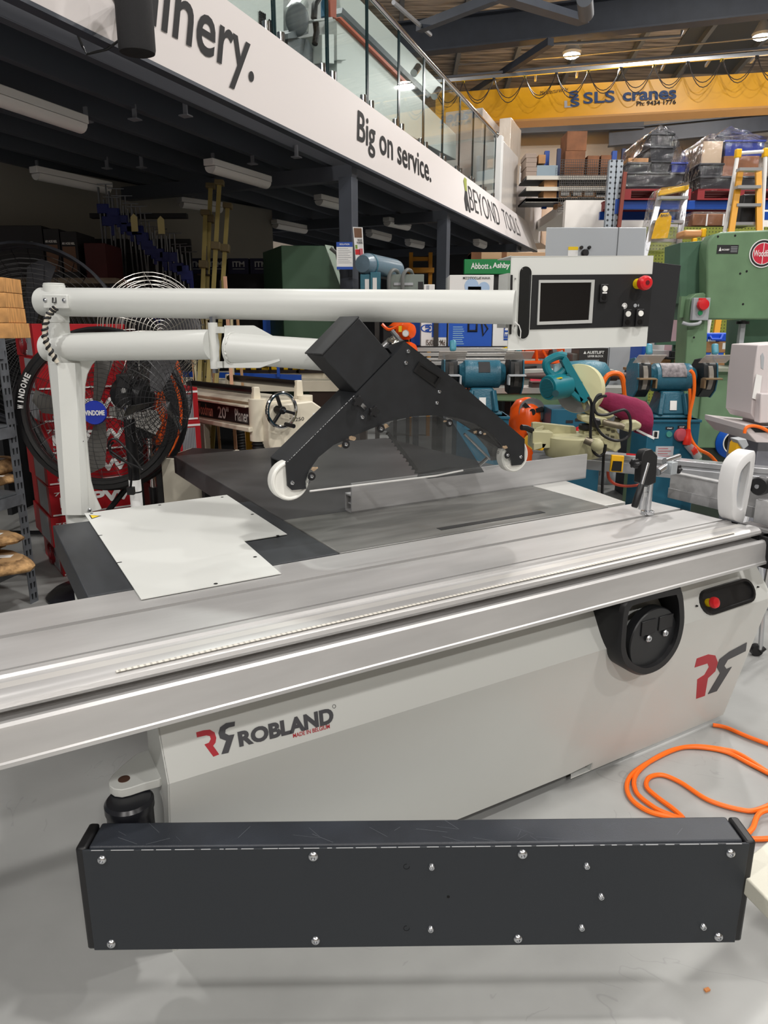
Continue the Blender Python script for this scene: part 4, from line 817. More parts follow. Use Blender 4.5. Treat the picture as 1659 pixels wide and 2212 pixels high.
# steel shelving with slotted post
SPO = Vector((-2.12, 4.03, 0)); d1 = Vector((-.25, -.968, 0)); d2 = Vector((-.968, .25, 0))
sh = empty('steel_shelving', T(SPO), 'grey slotted steel shelving at the left edge holding wood slices', 'shelving')
levels = [PY(10, 1262, 3.55).z, PY(10, 1085, 3.75).z, PY(10, 925, 3.85).z, 1.52]
for a, e_ in ((SPO, 1), (SPO+d1*.95, 0), (SPO+d2*.5, 0), (SPO+d1*.95+d2*.5, 0)):
    b = MB(); Rm = Matrix(((d1.x, d2.x, 0, 0), (d1.y, d2.y, 0, 0), (0, 0, 1, 0), (0, 0, 0, 1))).to_4x4(); M_ = T(a)@Rm
    b = MB(M_); b.box(-.03, .035, -.002, .002, 0, 1.56); b.box(-.032, -.028, 0, .06, 0, 1.56); p_ = b.build('post', GALV, sh)
    b = MB(M_)
    for k in range(22):
        for x_ in (-.012, .016): b.prism([(x_-.008, -.0035, .06+k*.068), (x_+.006, -.0035, .06+k*.068), (x_+.004, -.0035, .025+k*.068), (x_-.003, -.0035, .025+k*.068)], (0, .001, 0))
        b.prism([(-.0335, .02, .06+k*.068), (-.0335, .045, .06+k*.068), (-.0335, .04, .025+k*.068), (-.0335, .028, .025+k*.068)], (.001, 0, 0))
    b.build('slots', mat('slot_dark', (18, 20, 24), .8), p_)
for z in levels:
    b = MB(); a, c, e_, g_ = SPO, SPO+d1*.95, SPO+d1*.95+d2*.5, SPO+d2*.5; up_ = Vector((0, 0, z-.012)); b.prism([a+up_, c+up_, e_+up_, g_+up_], (0, 0, .012)); b.build('shelf_board', mat('shelf_board', (92, 96, 100), .6), sh)
    for p, q in ((a, c), (c, e_), (e_, g_), (g_, a)):
        b = MB(); b.bar(p+Vector((0, 0, z-.045)), q+Vector((0, 0, z-.045)), .03, .06); b.build('beam', GALV, sh)
# wood slices
BARK = mat('bark', (176, 128, 78), .8, var=.45, scale=22, bump=1, bscale=26, rgb2=(206, 164, 112))
SLW = mat('slice_face', (176, 142, 102), .6, var=.2, scale=6)
HEART = mat('slice_heart', (118, 92, 68), .6, var=.2, scale=9)
def wslice(c, rx, ry, th, yaw, label, seed):
    rnd = random.Random(seed); n = 28; k = [1+.12*math.sin(3*2*PI*i/n+seed)+.05*rnd.uniform(-1, 1) for i in range(n)]
    M = T(c)@rz(yaw); t = empty('wood_slice', M, label, 'wood slice', 'wood slices on the steel shelving')
    P = lambda s, z: [(rx*s*k[i]*math.cos(2*PI*i/n), ry*s*k[i]*math.sin(2*PI*i/n), z) for i in range(n)]
    b = MB(M); b.rings([P(.86, 0), P(.97, th*.15), P(1, th*.4), P(.93, th*.7), P(.82, th*.99)]); b.build('bark', BARK, t, 0, 60)
    b = MB(M); b.rings([P(.80, th*.9), P(.80, th*1.02)]); b.build('face', SLW, t)
    b = MB(M); b.rings([P(.45, th), P(.45, th*1.03)]); b.build('heartwood', HEART, t)
    b = MB(M); b.box(rx*.3, rx*.62, -ry*.16, ry*.1, th*1.03, th*1.05); b.build('price_tag', PAPER, t)
def sl(px, py, z): return PZ(px, py, z)
wslice(sl(-45, 1232, levels[0]), .30, .19, .075, 8, 'large bark-edged wood slice on the lowest steel shelf', 3)
wslice(sl(-75, 1190, levels[0]+.08), .24, .16, .06, 25, 'bark-edged wood slice lying on top of the large lowest slice', 5)
wslice(sl(-45, 1172, levels[0]+.15), .22, .15, .05, 0, 'smaller grey wood slice topmost of the lower pile', 8)
wslice(sl(-40, 1020, levels[1]+.045), .24, .16, .08, 5, 'bark-edged wood slice on the middle steel shelf', 11)
wslice(sl(-30, 1045, levels[1]+.0), .18, .13, .045, 5, 'thin dark slice under the wood slice on the middle steel shelf', 12)
# pine blocks
PINE = mat('pine', (206, 152, 92), .6, var=.22, scale=9, stretch=(1, 8, 1))
for i, (x1, y0, y1) in enumerate([(27, 697, 731), (17, 664, 697), (11, 631, 664), (7, 598, 631)]):
    xa, xb, z0, z1 = PXB(-60, y0, x1, y1, 3.62)
    b = MB(); b.box(xa, xb, 3.62, 3.80, z0, z1-.002); tag(b.build('pine_block', PINE, None, .002), 'sawn pine block, %s of the stack on the steel shelving' % ['lowest', 'second from the bottom', 'third from the bottom', 'topmost'][i], 'wood block', 'pine blocks')
# red heater cartons
REDC = mat('carton_red', (168, 20, 30), .45); REDD = mat('carton_dark_red', (120, 14, 24), .5); GRAPH = stripes('heater_picture', (150, 152, 156), (96, 98, 104), 'X', 26, .55)
def redbox(M, w, d, h, label, group, txt=True, badge=False):
    t = boxthing('red_carton', label, 'carton', M, w, d, h, REDC, .002, group)
    b = MB(M); b.box(-.0018, -.0003, d*.12, d*.62, h*.05, h*.95); b.build('heater_picture', GRAPH, t)
    flat('white_line', PAPER, t, M, .01, w-.01, h*.03, h*.08)
    if txt:
        ftx('P', t, M, .06, .16, h*.28, h*.62, PAPER, fat=.05); ftx('750', t, M, .03, .14, h*.68, h*.8, PAPER); ftx('HEATER', t, M, .06, .26, h*.12, h*.22, GREYP); ftx('PW', t, M, .26, w-.04, h*.3, h*.7, PAPER, fat=.04)
    if badge:
        b = MB(M); b.ring((-.004, d*.5, h*.5), (1, 0, 0), h*.38, .02, 28, 5); b.build('badge_ring', REDD, t); sidetx('YEAR', t, M, d*.28, d*.75, h*.42, h*.58, GREYP, -.006); sidetx('WARRANTY', t, M, d*.3, d*.7, h*.08, h*.2, PAPER, -.006); sidetx('FACTORY', t, M, d*.3, d*.7, h*.8, h*.9, PAPER, -.006)
    return t
c0 = PZ(131, 1246, 0); ORD = ['lowest', 'second', 'third', 'fourth', 'fifth', 'sixth', 'seventh', 'eighth', 'ninth', 'topmost']
hh = .205
for i in range(8):
    M = frame(c0.x+random.uniform(-.02, .02), c0.y+random.uniform(-.01, .02), i*hh, 35+random.uniform(-1.5, 1.5))
    redbox(M, .56, .62, hh-.002, 'red heater carton behind the big ring fan, %s of its column from the floor' % ORD[i if i < 8 else 9], 'red heater cartons in the left column', i < 6, i in (0, 7))
p = PZ(215, 1135, 0)
for i in range(5):
    M = frame(-1.62, 5.03, i*.24, 35+random.uniform(-2, 2))
    t = redbox(M, .32, .4, .238, 'red carton with white lines under the pedestal fans, %s of its column from the floor' % (ORD[i] if i < 4 else 'topmost'), 'red cartons in the right column', False)
    flat('white_band', PAPER, t, M, .0, .32, .2, .215); flat('heater_panel', GRAPH, t, M, .18, .28, .02, .19)
xa, xb, z0, z1 = PXB(150, 688, 288, 704, 4.9)
# ---- fans
FB_ = mat('fan_black', (18, 18, 20), .4); FGREY = mat('blade_grey', (140, 138, 134), .35, .6); WIRE = mat('wire_silver', (170, 168, 162), .3, .8); WBLK = mat('wire_black', (34, 34, 36), .4)
def fan(M, c, ax, Rr, dep, wire, nring, nspoke, t, wr=.0022, hub=None, blades=4, ringtube=0, motor=True, bm_=None):
    """fan head at c looking along ax: guard, blades, hub, motor"""
    c, ax = Vector(c), Vector(ax).normalized(); a = ax.orthogonal().normalized(); b2 = ax.cross(a)
    P = lambda r, th, h: c+ax*h+(a*math.cos(th)+b2*math.sin(th))*r
    b = MB(M)
    for s in (1, -1):
        for i in range(1, nring+1):
            r = Rr*i/nring; h = s*dep*math.cos(PI/2*(i/nring)**1.6)
            b.tube([P(r, 2*PI*k/36, h) for k in range(36)], wr, 3, True)
        for j in range(nspoke):
            th = 2*PI*j/nspoke; b.tube([P(Rr*i/6, th+.25*i/6, s*dep*math.cos(PI/2*(i/6)**1.6)) for i in range(7)], wr*1.2, 3)
    b.build('guard', wire, t, 0, 60)
    b = MB(M)
    for j in range(blades):
        th = 2*PI*j/blades+.5; L = [P(Rr*.16, th, .02), P(Rr*.5, th-.08, .045), P(Rr*.86, th-.1, .05), P(Rr*.9, th+.1, .02), P(Rr*.8, th+.3, -.03), P(Rr*.45, th+.42, -.04), P(Rr*.16, th+.8, -.02)]
        m_ = sum(L, Vector())/7
        for i in range(7): b.face([L[i], L[(i+1) % 7], m_])
    b.build('blades', bm_ or FGREY, t, 0, 80)
    if hub: b = MB(M); b.lathe([(Rr*.17, 0), (Rr*.16, .012)], c+ax*(dep+.005), ax, 24); b.build('hub_badge', hub, t)
    if ringtube: b = MB(M); b.ring(c, ax, Rr+.012, ringtube, 48, 8); b.build('rim', FB_, t)
    if motor: b = MB(M); b.lathe([(.06, .02), (.085, .06), (.085, .2), (.05, .23)], c-ax*dep*.5, -ax, 20); b.build('motor', FB_, t)
# ring fan on a round base
fb = PZ(190, 1283, 0); fc = PY(213, 890, 4.2); M = T(fb.x, fb.y, 0)
t = empty('ring_fan', M, 'large black ring fan with grey blades and a blue hub, behind the white arm column', 'fan')
I4 = Matrix()
fan(I4, fc, (.12, -1, .06), .41, .08, WBLK, 16, 24, t, .0013, mat('badge_blue', (26, 52, 170), .4), 4, .026, False)
b = MB(); b.ring(fc+Vector((0, .1, 0)), (.12, -1, .06), .475, .018, 48, 8); b.build('stand_hoop', FB_, t)
b = MB(); b.lathe([(.398, .02), (.46, .02), (.462, -.03), (.398, -.03), (.398, .02)], fc, (.12, -1, .06), 56, False); b.build('rim_band', FB_, t)
b = MB(); b.lathe([(.24, 0), (.24, .012), (.2, .045), (.06, .075), (.03, .1)], (fb.x, fb.y, 0), (0, 0, 1), 36); b.build('base', mat('fan_base', (26, 26, 32), .25), t)
b = MB(); b.tube([(fb.x, fb.y, .08), (fb.x, fb.y+.06, .5), (fc.x-.47, fc.y+.1, fc.z-.02), ], .02, 8); b.tube([(fb.x, fb.y, .08), (fb.x+.05, fb.y+.06, .4), (fc.x+.1, fc.y+.12, fc.z-.46)], .018, 8); b.build('stand', FB_, t)
b = MB(); b.cyl(fc+Vector((-.46, .09, 0)), fc+Vector((-.52, .09, 0)), .014, n=10); b.build('tilt_bolt', ZINC, t)
aw = Vector((.12, -1, .06)).normalized(); ah = aw.cross(Vector((0, 0, 1))).normalized(); av = ah.cross(aw)
if ah.x < 0: ah = -ah
if av.z < 0: av = -av
for i, ch_ in enumerate('WINDOME'):
    th = R(175-4.2*i); rr = .422; o_ = fc+aw*.03
    e1 = ah*math.cos(th)+av*math.sin(th); e2 = ah*math.cos(th-PI/2)+av*math.sin(th-PI/2)
    w_ = .008 if ch_ == 'I' else .024
    textq('lettering', ch_, [o_+e1*(rr-.013)-e2*w_/2, o_+e1*(rr-.013)+e2*w_/2, o_+e1*(rr+.02)+e2*w_/2, o_+e1*(rr+.02)-e2*w_/2], PAPER, t, .002, .04)
textq('lettering', 'WINDOME', [fc+aw*.1-ah*.06-av*.015, fc+aw*.1+ah*.06-av*.015, fc+aw*.1+ah*.06+av*.015, fc+aw*.1-ah*.06+av*.015], PAPER, t, .002, .04)
def pedestal(px, Y, label, head, ax, Rr, dep, wire, wr, nring, nsp, chrome0, chrome1, lbl=False, blades=3):
    g = PY(px, 713, Y); M = T(g.x, g.y, 0); t = empty('pedestal_fan', M, label, 'fan')
    hc = PY(*head, Y-.02); fan(I4, hc, ax, Rr, dep, wire, nring, nsp, t, wr, None, blades, 0, True, mat('blade_dark', (70, 70, 72), .3, .5))
    axn = Vector(ax).normalized(); mo = hc-axn*(dep*.5+.12)
    b = MB(); b.lathe([(.22, 0), (.22, .015), (.16, .04), (.03, .07)], (g.x, g.y, 0), (0, 0, 1), 28); b.build('base', FB_, t)
    z1, z0 = PY(px, chrome0, Y).z, PY(px, chrome1, Y).z
    b = MB(); b.cyl((g.x, g.y, z0), (g.x, g.y, z1), .018, n=14); b.build('chrome_tube', CHROME, t)
    b = MB(); b.cyl((g.x, g.y, .05), (g.x, g.y, z0), .03, n=16); b.build('pole', FB_, t)
    b = MB(); b.cbox((g.x, g.y, z1+.05), (.07, .09, .16)); b.bar((g.x, g.y, z1+.1), mo, .07, .08); b.build('head_mount', FB_, t, .005)
    b = MB(); b.cyl((g.x+.01, g.y-.05, z1+.05), (g.x+.01, g.y-.075, z1+.05), .014, n=10); b.build('clamp_screw', ZINC, t)
    if lbl:
        za, zb = PY(px, 1036, Y).z, PY(px, 1115, Y).z; b = MB(); b.cyl((g.x, g.y, zb-.2), (g.x, g.y, za), .032, n=16); b.build('paper_label', PAPER, t)
        b = MB()
        for z in (za-.07, za-.16): b.cyl((g.x, g.y, z), (g.x, g.y, z+.008), .0325, n=16)
        b.build('label_band', INK, t)
    return t, g
tB, gB = pedestal(262, 3.75, 'black pedestal fan with a white paper label on its pole, its wire cage turned side-on', (337, 862), (.86, -.5, -.08), .262, .1, WBLK, .0016, 14, 30, 862, 905, True)
b = MB(); L_ = [PY(245, 955, 3.66), PY(238, 965, 3.64), PY(245, 985, 3.64), PY(300, 1010, 3.64), PY(306, 1014, 3.64), PY(285, 985, 3.64), PY(255, 952, 3.64), PY(240, 950, 3.64), PY(236, 970, 3.64), PY(275, 1000, 3.64), PY(284, 1020, 3.64), PY(282, 1055, 3.66)]; b.tube(smooth(L_, 6), .006, 6); b.cbox(PY(283, 1060, 3.66), (.035, .03, .04)); b.build('power_lead', FB_, tB)
tC, gC = pedestal(303, 4.6, 'pedestal fan with a bright silver wire cage standing behind the lower white arm', (332, 715), (.66, -.74, -.05), .35, .1, WIRE, .0022, 15, 16, 935, 1052, False)
# big drum fan in the shade
M = T(PY(75, 700, 5.35).x, 5.35, 0); t = empty('drum_fan', M, 'very large dark drum fan in the shade behind the upper white arm', 'fan')
dc_ = PY(72, 728, 5.35); fan(I4, dc_, (.25, -.95, .05), .62, .06, WBLK, 18, 36, t, .0018, None, 4, 0, True, mat('blade_dark', (70, 70, 72)))
b = MB(); axd = Vector((.25, -.95, .05)).normalized(); b.lathe([(.63, -.12), (.65, -.1), (.65, .12), (.63, .14)], dc_, axd, 48, False); b.build('drum', mat('drum_grey', (58, 60, 66), .45), t)
b = MB(); b.tube([dc_+Vector((-.6, .1, -.1)), dc_+Vector((-.55, .1, -dc_.z+.03)), dc_+Vector((.55, .1, -dc_.z+.03)), dc_+Vector((.6, .1, -.1))], .025, 8); b.build('stand', FB_, t)
# orange cord bundle hanging on a black post
M = T(PY(372, 713, 4.75).x, 4.75, 0); t = empty('cord_stand', M, 'slim black post behind the fan cage with a hooked top', 'stand'); q = PY(340, 985, 4.4)
b = MB(); b.box(q.x-.02, q.x+.02, 4.40, 4.43, 0, q.z); b.ring(q+Vector((0, .015, .03)), (0, 1, 0), .03, .008, 16, 6); b.lathe([(.12, 0), (.12, .02)], (q.x, 4.41, 0), (0, 0, 1), 20); b.build('post', FB_, t, .004)
b = MB(); b.box(PY(368, 780, 4.98).x-.02, PY(368, 780, 4.98).x+.02, 4.97, 5.0, 0, 1.5); b.lathe([(.1, 0), (.1, .02)], (PY(368, 780, 4.98).x, 4.95, 0), (0, 0, 1), 20); b.build('rear_post', FB_, t)
co = empty('hung_cord', T(PY(370, 800, 4.72)), 'bundle of orange extension cord hanging behind the black fan cage', 'extension cord'); b = MB()
for k in range(7):
    dx = random.uniform(-14, 14); w_ = random.uniform(8, 20); yb = random.uniform(960, 1012); Y_ = 4.95-.012*k
    b.tube(smooth([PY(366+dx*.3, 770, Y_), PY(366+dx+w_, 800, Y_), PY(372+dx+w_*.8, 900, Y_), PY(352+dx+w_*.5, yb, Y_), PY(345+dx*.4, yb-20, Y_), PY(352+dx-w_*.2, 900, Y_), PY(362+dx-w_*.3, 810, Y_), PY(366+dx*.3, 770, Y_)], 6), .012, 6)
b.build('cord', mat('cord_orange', (232, 100, 30), .5), co)
xa, xb, z0, z1 = PXB(352, 788, 384, 838, 4.97); b = MB(); b.box(xa, xb, 4.97, 5.02, z0, z1); b.build('red_reel_cheek', RED, co, .008)
# beige plate box on the floor left of the planer
M = frame(PY(348, 1000, 4.25).x, 4.25, 0, -12); t = boxthing('beige_steel_box', 'beige steel box with an open top behind the black saw table', 'box', M, .34, .4, PY(370, 990, 4.25).z, mat('beige_steel', (186, 180, 164), .5), .004)
b = MB(M); z_ = PY(370, 990, 4.25).z; b.box(.02, .32, .02, .38, z_, z_+.004); b.build('dark_inside', BLK, t)
# ---------------------------------------------------------------- planer
CRM = mat('planer_cream', (224, 216, 196), .45, var=.05, scale=4); BROLL = mat('roller_dark', (44, 40, 38), .35, .5); BEL = mat('bellows_black', (22, 22, 23), .6)
MPl = T(-.93, 5.0, 0)@rz(-48); t = empty('thickness_planer', MPl, 'cream thickness planer with a chrome handwheel behind the saw', 'planer')
PB = lambda: MB(MPl)
b = PB(); b.box(-1.02, -.0, .03, .5, .90, 1.105); b.prism([(-1.0, .02, .90), (0, .02, .90), (0, .02, .935), (-1.0, .02, .935)], (0, -.05, 0)); b.build('head', CRM, t, .006)
b = PB(); b.prism([(-1.0, -.0, 1.105), (-.04, -.0, 1.105), (-.04, .09, 1.14), (-1.0, .09, 1.14)], (0, 0, .008)); b.box(-1.0, -.04, -.03, .03, 1.07, 1.085); b.build('infeed_lip', CRM, t, .003)
flat('name_plate', mat('plate_black', (26, 24, 26), .4), t, MPl, -.985, -.07, .94, 1.062, .028, .004)
PINKM = mat('lettering_copper', (206, 150, 130), .5); SIL = mat('lettering_silver', (196, 196, 192), .5)
ftx('Woodman', t, MPl, -.86, -.6, .955, 1.045, PINKM, .022); ftx('20"', t, MPl, -.52, -.36, .955, 1.045, SIL, .022); ftx('Planer', t, MPl, -.27, -.085, .955, 1.045, SIL, .022)
b = PB(); b.box(-.965, -.89, .02, .023, .96, 1.045); b.build('emblem', PINKM, t)
for y_, z_ in ((.07, 1.18), (.44, 1.21)):
    b = PB(); b.cyl((-1.05, y_, z_), (-.06, y_, z_), .028, n=18); b.build('roller', BROLL, t)
    for x_ in (-1.06, -.05):
        b = PB(); b.prism([(x_-.02, y_-.035, 1.08), (x_-.02, y_+.035, 1.08), (x_-.02, y_+.022, z_+.03), (x_-.02, y_-.022, z_+.03)], (.04, 0, 0)); b.build('roller_bracket', CRM, t, .006)
for x_, y_ in ((-.02, .06), (-1.0, .06), (-.02, .47), (-1.0, .47)):
    b = PB(); b.cyl((x_, y_, .83), (x_, y_, 1.13), .062, n=24); b.build('corner_column', CRM, t, .003)
    b = PB(); b.lathe([(.045+.01*(i % 2), .42+.0125*i) for i in range(34)], (x_, y_, 0), (0, 0, 1), 20); b.build('bellows', BEL, t, 0, 20)
b = PB(); gc = [(.1, 1.09), (.44, 1.10), (.6, 1.0), (.62, .84), (.5, .7), (.36, .58), (.16, .58), (.06, .82), (.06, 1.02)]
b.prism([(-.0, y, z) for y, z in gc], (.12, 0, 0)); gcv = b.build('gear_cover', CRM, t, .012)
b = PB(); b.box(.121, .123, .26, .38, .64, .74); b.build('blue_diagram', mat('diagram_blue', (150, 172, 198), .5), gcv); b = PB(); b.box(.121, .123, .38, .47, .87, .92); b.box(.121, .1225, .44, .485, .99, 1.01); b.build('white_label', PAPER, gcv)
textq('lettering', '22250', [(.1215, .23, .965), (.1215, .36, .965), (.1215, .36, .99), (.1215, .23, .99)], INK, gcv, .001, .0, M=MPl)
hw = Vector((.18, .13, 1.06)); b = PB(); b.ring(hw, (1, 0, 0), .118, .014, 40, 10); whl = b.build('handwheel', CHROME, t)
b = PB(); b.cyl(hw+Vector((-.06, 0, 0)), hw+Vector((.02, 0, 0)), .028, n=16)
for a_ in (1.9, 4.0, 6.0): b.bar(hw, hw+Vector((0, math.cos(a_)*.112, math.sin(a_)*.112)), .02, .022, (1, 0, 0))
b.build('spokes', BLK, whl, .003)
b = PB(); q = hw+Vector((0, .03, -.1)); b.cyl(q, q+Vector((.1, -.0, -.005)), .015, n=14); b.build('crank_grip', BLK, whl)
b = PB(); b.lathe([(.012, 0), (.01, .02)], hw+Vector((.02, 0, 0)), (1, 0, 0), 6); b.build('shaft_nut', ZINC, whl)
b = PB(); b.box(-.98, -.04, .04, .48, 0, .42); b.build('base', CRM, t, .004)
lvm = mat('planer_grey_cover', (164, 158, 144), .5)
b = PB(); b.box(-.9, -.66, -.03, .02, .3, .9)
for k in range(5): b.cbox((-.78, -.035, .5+.07*k), (.11, .02, .025))
b.build('louvred_cover', lvm, t, .006)
b = PB(); b.box(-.6, -.1, .3, .36, .4, .9); b.build('yellow_guard', mat('planer_yellow', (206, 164, 20), .5), t)
# cream bench with vices and a blue level behind the planer
YB = 6.6; xa, xb, z0, z1 = PXB(330, 822, 775, 846, YB)
be = empty('cream_bench', T((xa+xb)/2, YB, 0), 'long cream topped bench behind the planer', 'bench')
b = MB(); b.box(xa, xb, YB, YB+.7, z0, z1); b.build('top', CRM, be, .004)
b = MB(); b.box(xa+.05, xb-.05, YB+.3, YB+.66, z1, z1+.05); b.build('back_rail', CRM, be)
xa2, xb2, _, _ = PXB(668, 850, 790, 900, YB); b = MB(); b.box(xa2, xb2, YB+.02, YB+.66, 0, z0); b.build('brown_cabinet', mat('cabinet_brown', (48, 30, 24), .5), be, .004); b = MB(); b.box(xa+.02, xa+.1, YB+.05, YB+.6, 0, z0); b.build('leg', CRM, be)
lz = z1
lx0, lx1, _, _ = PXB(398, 815, 652, 830, YB+.06); lev = empty('spirit_level', T((lx0+lx1)/2, YB+.05, lz), 'long blue straightedge clamp lying along the cream bench', 'straightedge')
b = MB(); b.bar((lx0, YB+.04, lz+.055), (lx1, YB+.04, lz+.025), .03, .05); b.build('beam', DBLUE, lev, .003)
b = MB(); q = Vector((PY(602, 820, YB).x, YB+.0, lz+.03)); b.bar(q, q+Vector((0, 0, .11)), .025, .025); b.cyl(q+Vector((-.02, 0, .1)), q+Vector((.03, 0, .1)), .014, n=10); b.build('clamp_screw', DBLUE, lev)
VIC = mat('vice_black', (40, 32, 30), .4, .3); YV = mat('vice_yellow', (214, 172, 16), .45)
for i, (x0, x1, nm) in enumerate([(508, 585, 'left end of the row'), (585, 648, 'middle of the row'), (640, 700, 'right end of the row')]):
    q0, q1, _, _ = PXB(x0, 800, x1, 815, YB+.3); M = T((q0+q1)/2, YB+.35, lz+.05); v = empty('machine_vice', M, 'black and yellow machine vice on the cream bench, '+nm, 'vice', 'vices on the cream bench'); w_ = q1-q0
    b = MB(M); b.box(-w_/2, w_/2, -.08, .08, 0, .03); b.box(-w_*.2, -w_*.05, -.06, .06, .03, .11); b.box(w_*.1, w_*.25, -.06, .06, .03, .12); b.build('body', VIC, v, .004)
    b = MB(M); b.box(-w_*.48, w_*.45, -.05, .05, .03, .065); b.build('slide', YV, v, .004)
    b = MB(M); b.cyl((w_*.2, -.05, .07), (w_*.5, -.1, .07), .012, n=10); b.cyl((w_*.5, -.1, .0), (w_*.5, -.1, .12), .007, n=8); b.build('screw_handle', VIC, v)
# tall sash clamps leaning together
SASH = mat('clamp_bar_yellow', (148, 134, 80), .4, .2); CAST2 = mat('clamp_casting', (96, 84, 56), .55)
def sash(xb, yb, xt, yt, Y, label, k, grp='tall bar clamps'):
    p, q = PY(xb, yb, Y-.25), PY(xt, yt, Y); d = (q-p); p = p+d*(-p.z+.0)/d.z*1.0 if p.z > 0 else p; d = (q-p).normalized()
    t = empty('bar_clamp', T(p), label, 'clamp', grp)
    b = MB(); b.bar(p, q, .016, .034, (1, 0, 0)); b.build('bar', SASH, t)
    for ja, jb in ((.02, -.02), (.3+k*.08, .24+k*.08)): b = MB(); b.bar(q-d*ja, q-d*jb, .06, .075, (1, 0, 0)); b.build('jaw', CAST2, t, .004)
    r = q-d*(.55+k*.12); b = MB(); b.cyl(r+Vector((-.01, -.03, .05)), r+Vector((-.01, -.06, -.18)), .009, n=8); b.cyl(r+Vector((-.09, -.06, -.18)), r+Vector((.07, -.06, -.19)), .006, n=8); b.build('screw', VIC, t)
    return t
sash(442, 790, 455, 402, 6.5, 'dull brown bar clamp standing behind the tallest one', 0)
sash(432, 790, 444, 460, 6.42, 'leftmost of the tall bar clamps above the upper arm', 2)
sash(452, 790, 474, 395, 6.35, 'tallest pale yellow bar clamp of the leaning group', 3)
sash(470, 790, 492, 445, 6.4, 'rightmost of the tall pale bar clamps', 1)
# pale slotted rails standing behind the lower arm
RAILM = mat('slotted_rail', (206, 196, 160), .5)
for i, (x0, x1, nm) in enumerate([(410, 416, 'first'), (424, 428, 'second'), (440, 448, 'third'), (466, 471, 'fourth'), (492, 497, 'fifth'), (527, 532, 'sixth')]):
    M = T(PY((x0+x1)/2, 790, 6.2).x, 6.2, 0); h_ = PY(x0, 692-(i % 3)*20, 6.2).z; r = empty('slotted_rail', M, 'pale slotted rail standing on end behind the lower white arm, %s from the left' % nm, 'rail', 'slotted rails'); w_ = (x1-x0)/1530*6.2
    b = MB(M@Matrix.Rotation(R((-1)**i*1.5), 4, 'Y')); b.box(-w_/2, w_/2, -.01, .01, 0, h_); b.build('rail', RAILM if i % 2 == 0 else mat('rail_wood', (190, 150, 110), .6), r)
    for k in range(10): b = MB(M); b.cyl((0, -.010, h_-.1-.13*k), (0, -.0125, h_-.1-.13*k), w_*.28, n=8); b.build('hole', INK, r)
# wooden stick and rod at (490, 600)
M = T(PY(490, 640, 5.9).x, 5.9, 0); b = MB(); q = PY(486, 597, 5.9); b.bar((q.x+.02, 5.9, 0), q, .025, .02); tag(b.build('wooden_batten', mat('batten_pink', (206, 160, 132), .6), None), 'thin pale wooden batten standing right of the tall bar clamps', 'batten')
# F-clamps hung on a dark rack
CLB = mat('fclamp_blue', (22, 34, 104), .4); STL = mat('fclamp_bar', (110, 112, 116), .35, .7)
rk = empty('clamp_rack', T(PY(310, 713, 6.9).x, 6.95, 0), 'dark clamp rack under the mezzanine with blue bar clamps hanging on it', 'rack')
xa, xb, z0, z1 = PXB(205, 540, 410, 560, 6.9)
b = MB(); b.box(xa, xb, 6.93, 6.98, 0, z1+.1); b.box(xa, xb, 6.8, 7.2, 0, .04)
for z in (z0+.05, z0-.5, z0+.35): b.box(xa, xb, 6.86, 6.93, z, z+.04)
b.build('board', mat('rack_dark', (26, 27, 30), .7), rk)
cl0 = None
for i in range(18):
    px = 212+i*10.6+random.uniform(-2, 2); top = 410+(i*7.5 if i < 12 else 95+(i-12)*9)+random.uniform(-14, 14); Ln = random.uniform(.75, 1.05)
    q = PY(px, top, 6.82); M = T(q)@Matrix.Rotation(R(random.uniform(-3, 3)), 4, 'Y')
    lab = 'blue and grey bar clamp on the dark rack, %s from the left' % ['first', 'second', 'third', 'fourth', 'fifth', 'sixth', 'seventh', 'eighth', 'ninth', 'tenth', 'eleventh', 'twelfth', 'thirteenth', 'fourteenth', 'fifteenth', 'sixteenth', 'seventeenth', 'eighteenth'][i]
    if cl0 is None:
        M0 = M; t = empty('bar_clamp', M, lab, 'clamp', 'blue clamps on the rack')
        b = MB(M); b.box(-.006, .006, -.012, .012, -1.0, 0); b.build('bar', STL, t)
        b = MB(M); b.box(-.022, .075, -.02, .02, -.22, -.14); b.box(.055, .085, -.015, .015, -.3, -.14); b.build('sliding_jaw', CLB, t, .004)
        b = MB(M); b.box(-.02, .08, -.018, .018, -.86, -.76); b.build('fixed_jaw', CLB, t, .004)
        b = MB(M); b.cyl((.068, 0, -.34), (.068, 0, .02), .007, n=8); b.cyl((.0, -.02, .02), (.14, -.02, .02), .004, n=6); b.build('spindle', STL, t)
        cl0 = t
    else:
        c = copy_tree(cl0); place(c, M); c['label'] = lab
for px, py in ((290, 482), (348, 487)):
    q = PY(px, py, 6.72); b = MB(); b.prism([q+Vector((-.03, 0, -.07)), q+Vector((.03, 0, -.07)), q+Vector((.03, 0, .05)), q+Vector((0, 0, .08)), q+Vector((-.03, 0, .05))], (0, .002, 0)); tag(b.build('hang_tag', mat('tag_buff', (196, 184, 130), .7), None), 'buff price tag hanging among the blue clamps, ' + ('left one' if px < 300 else 'right one'), 'tag', 'price tags on the clamps')
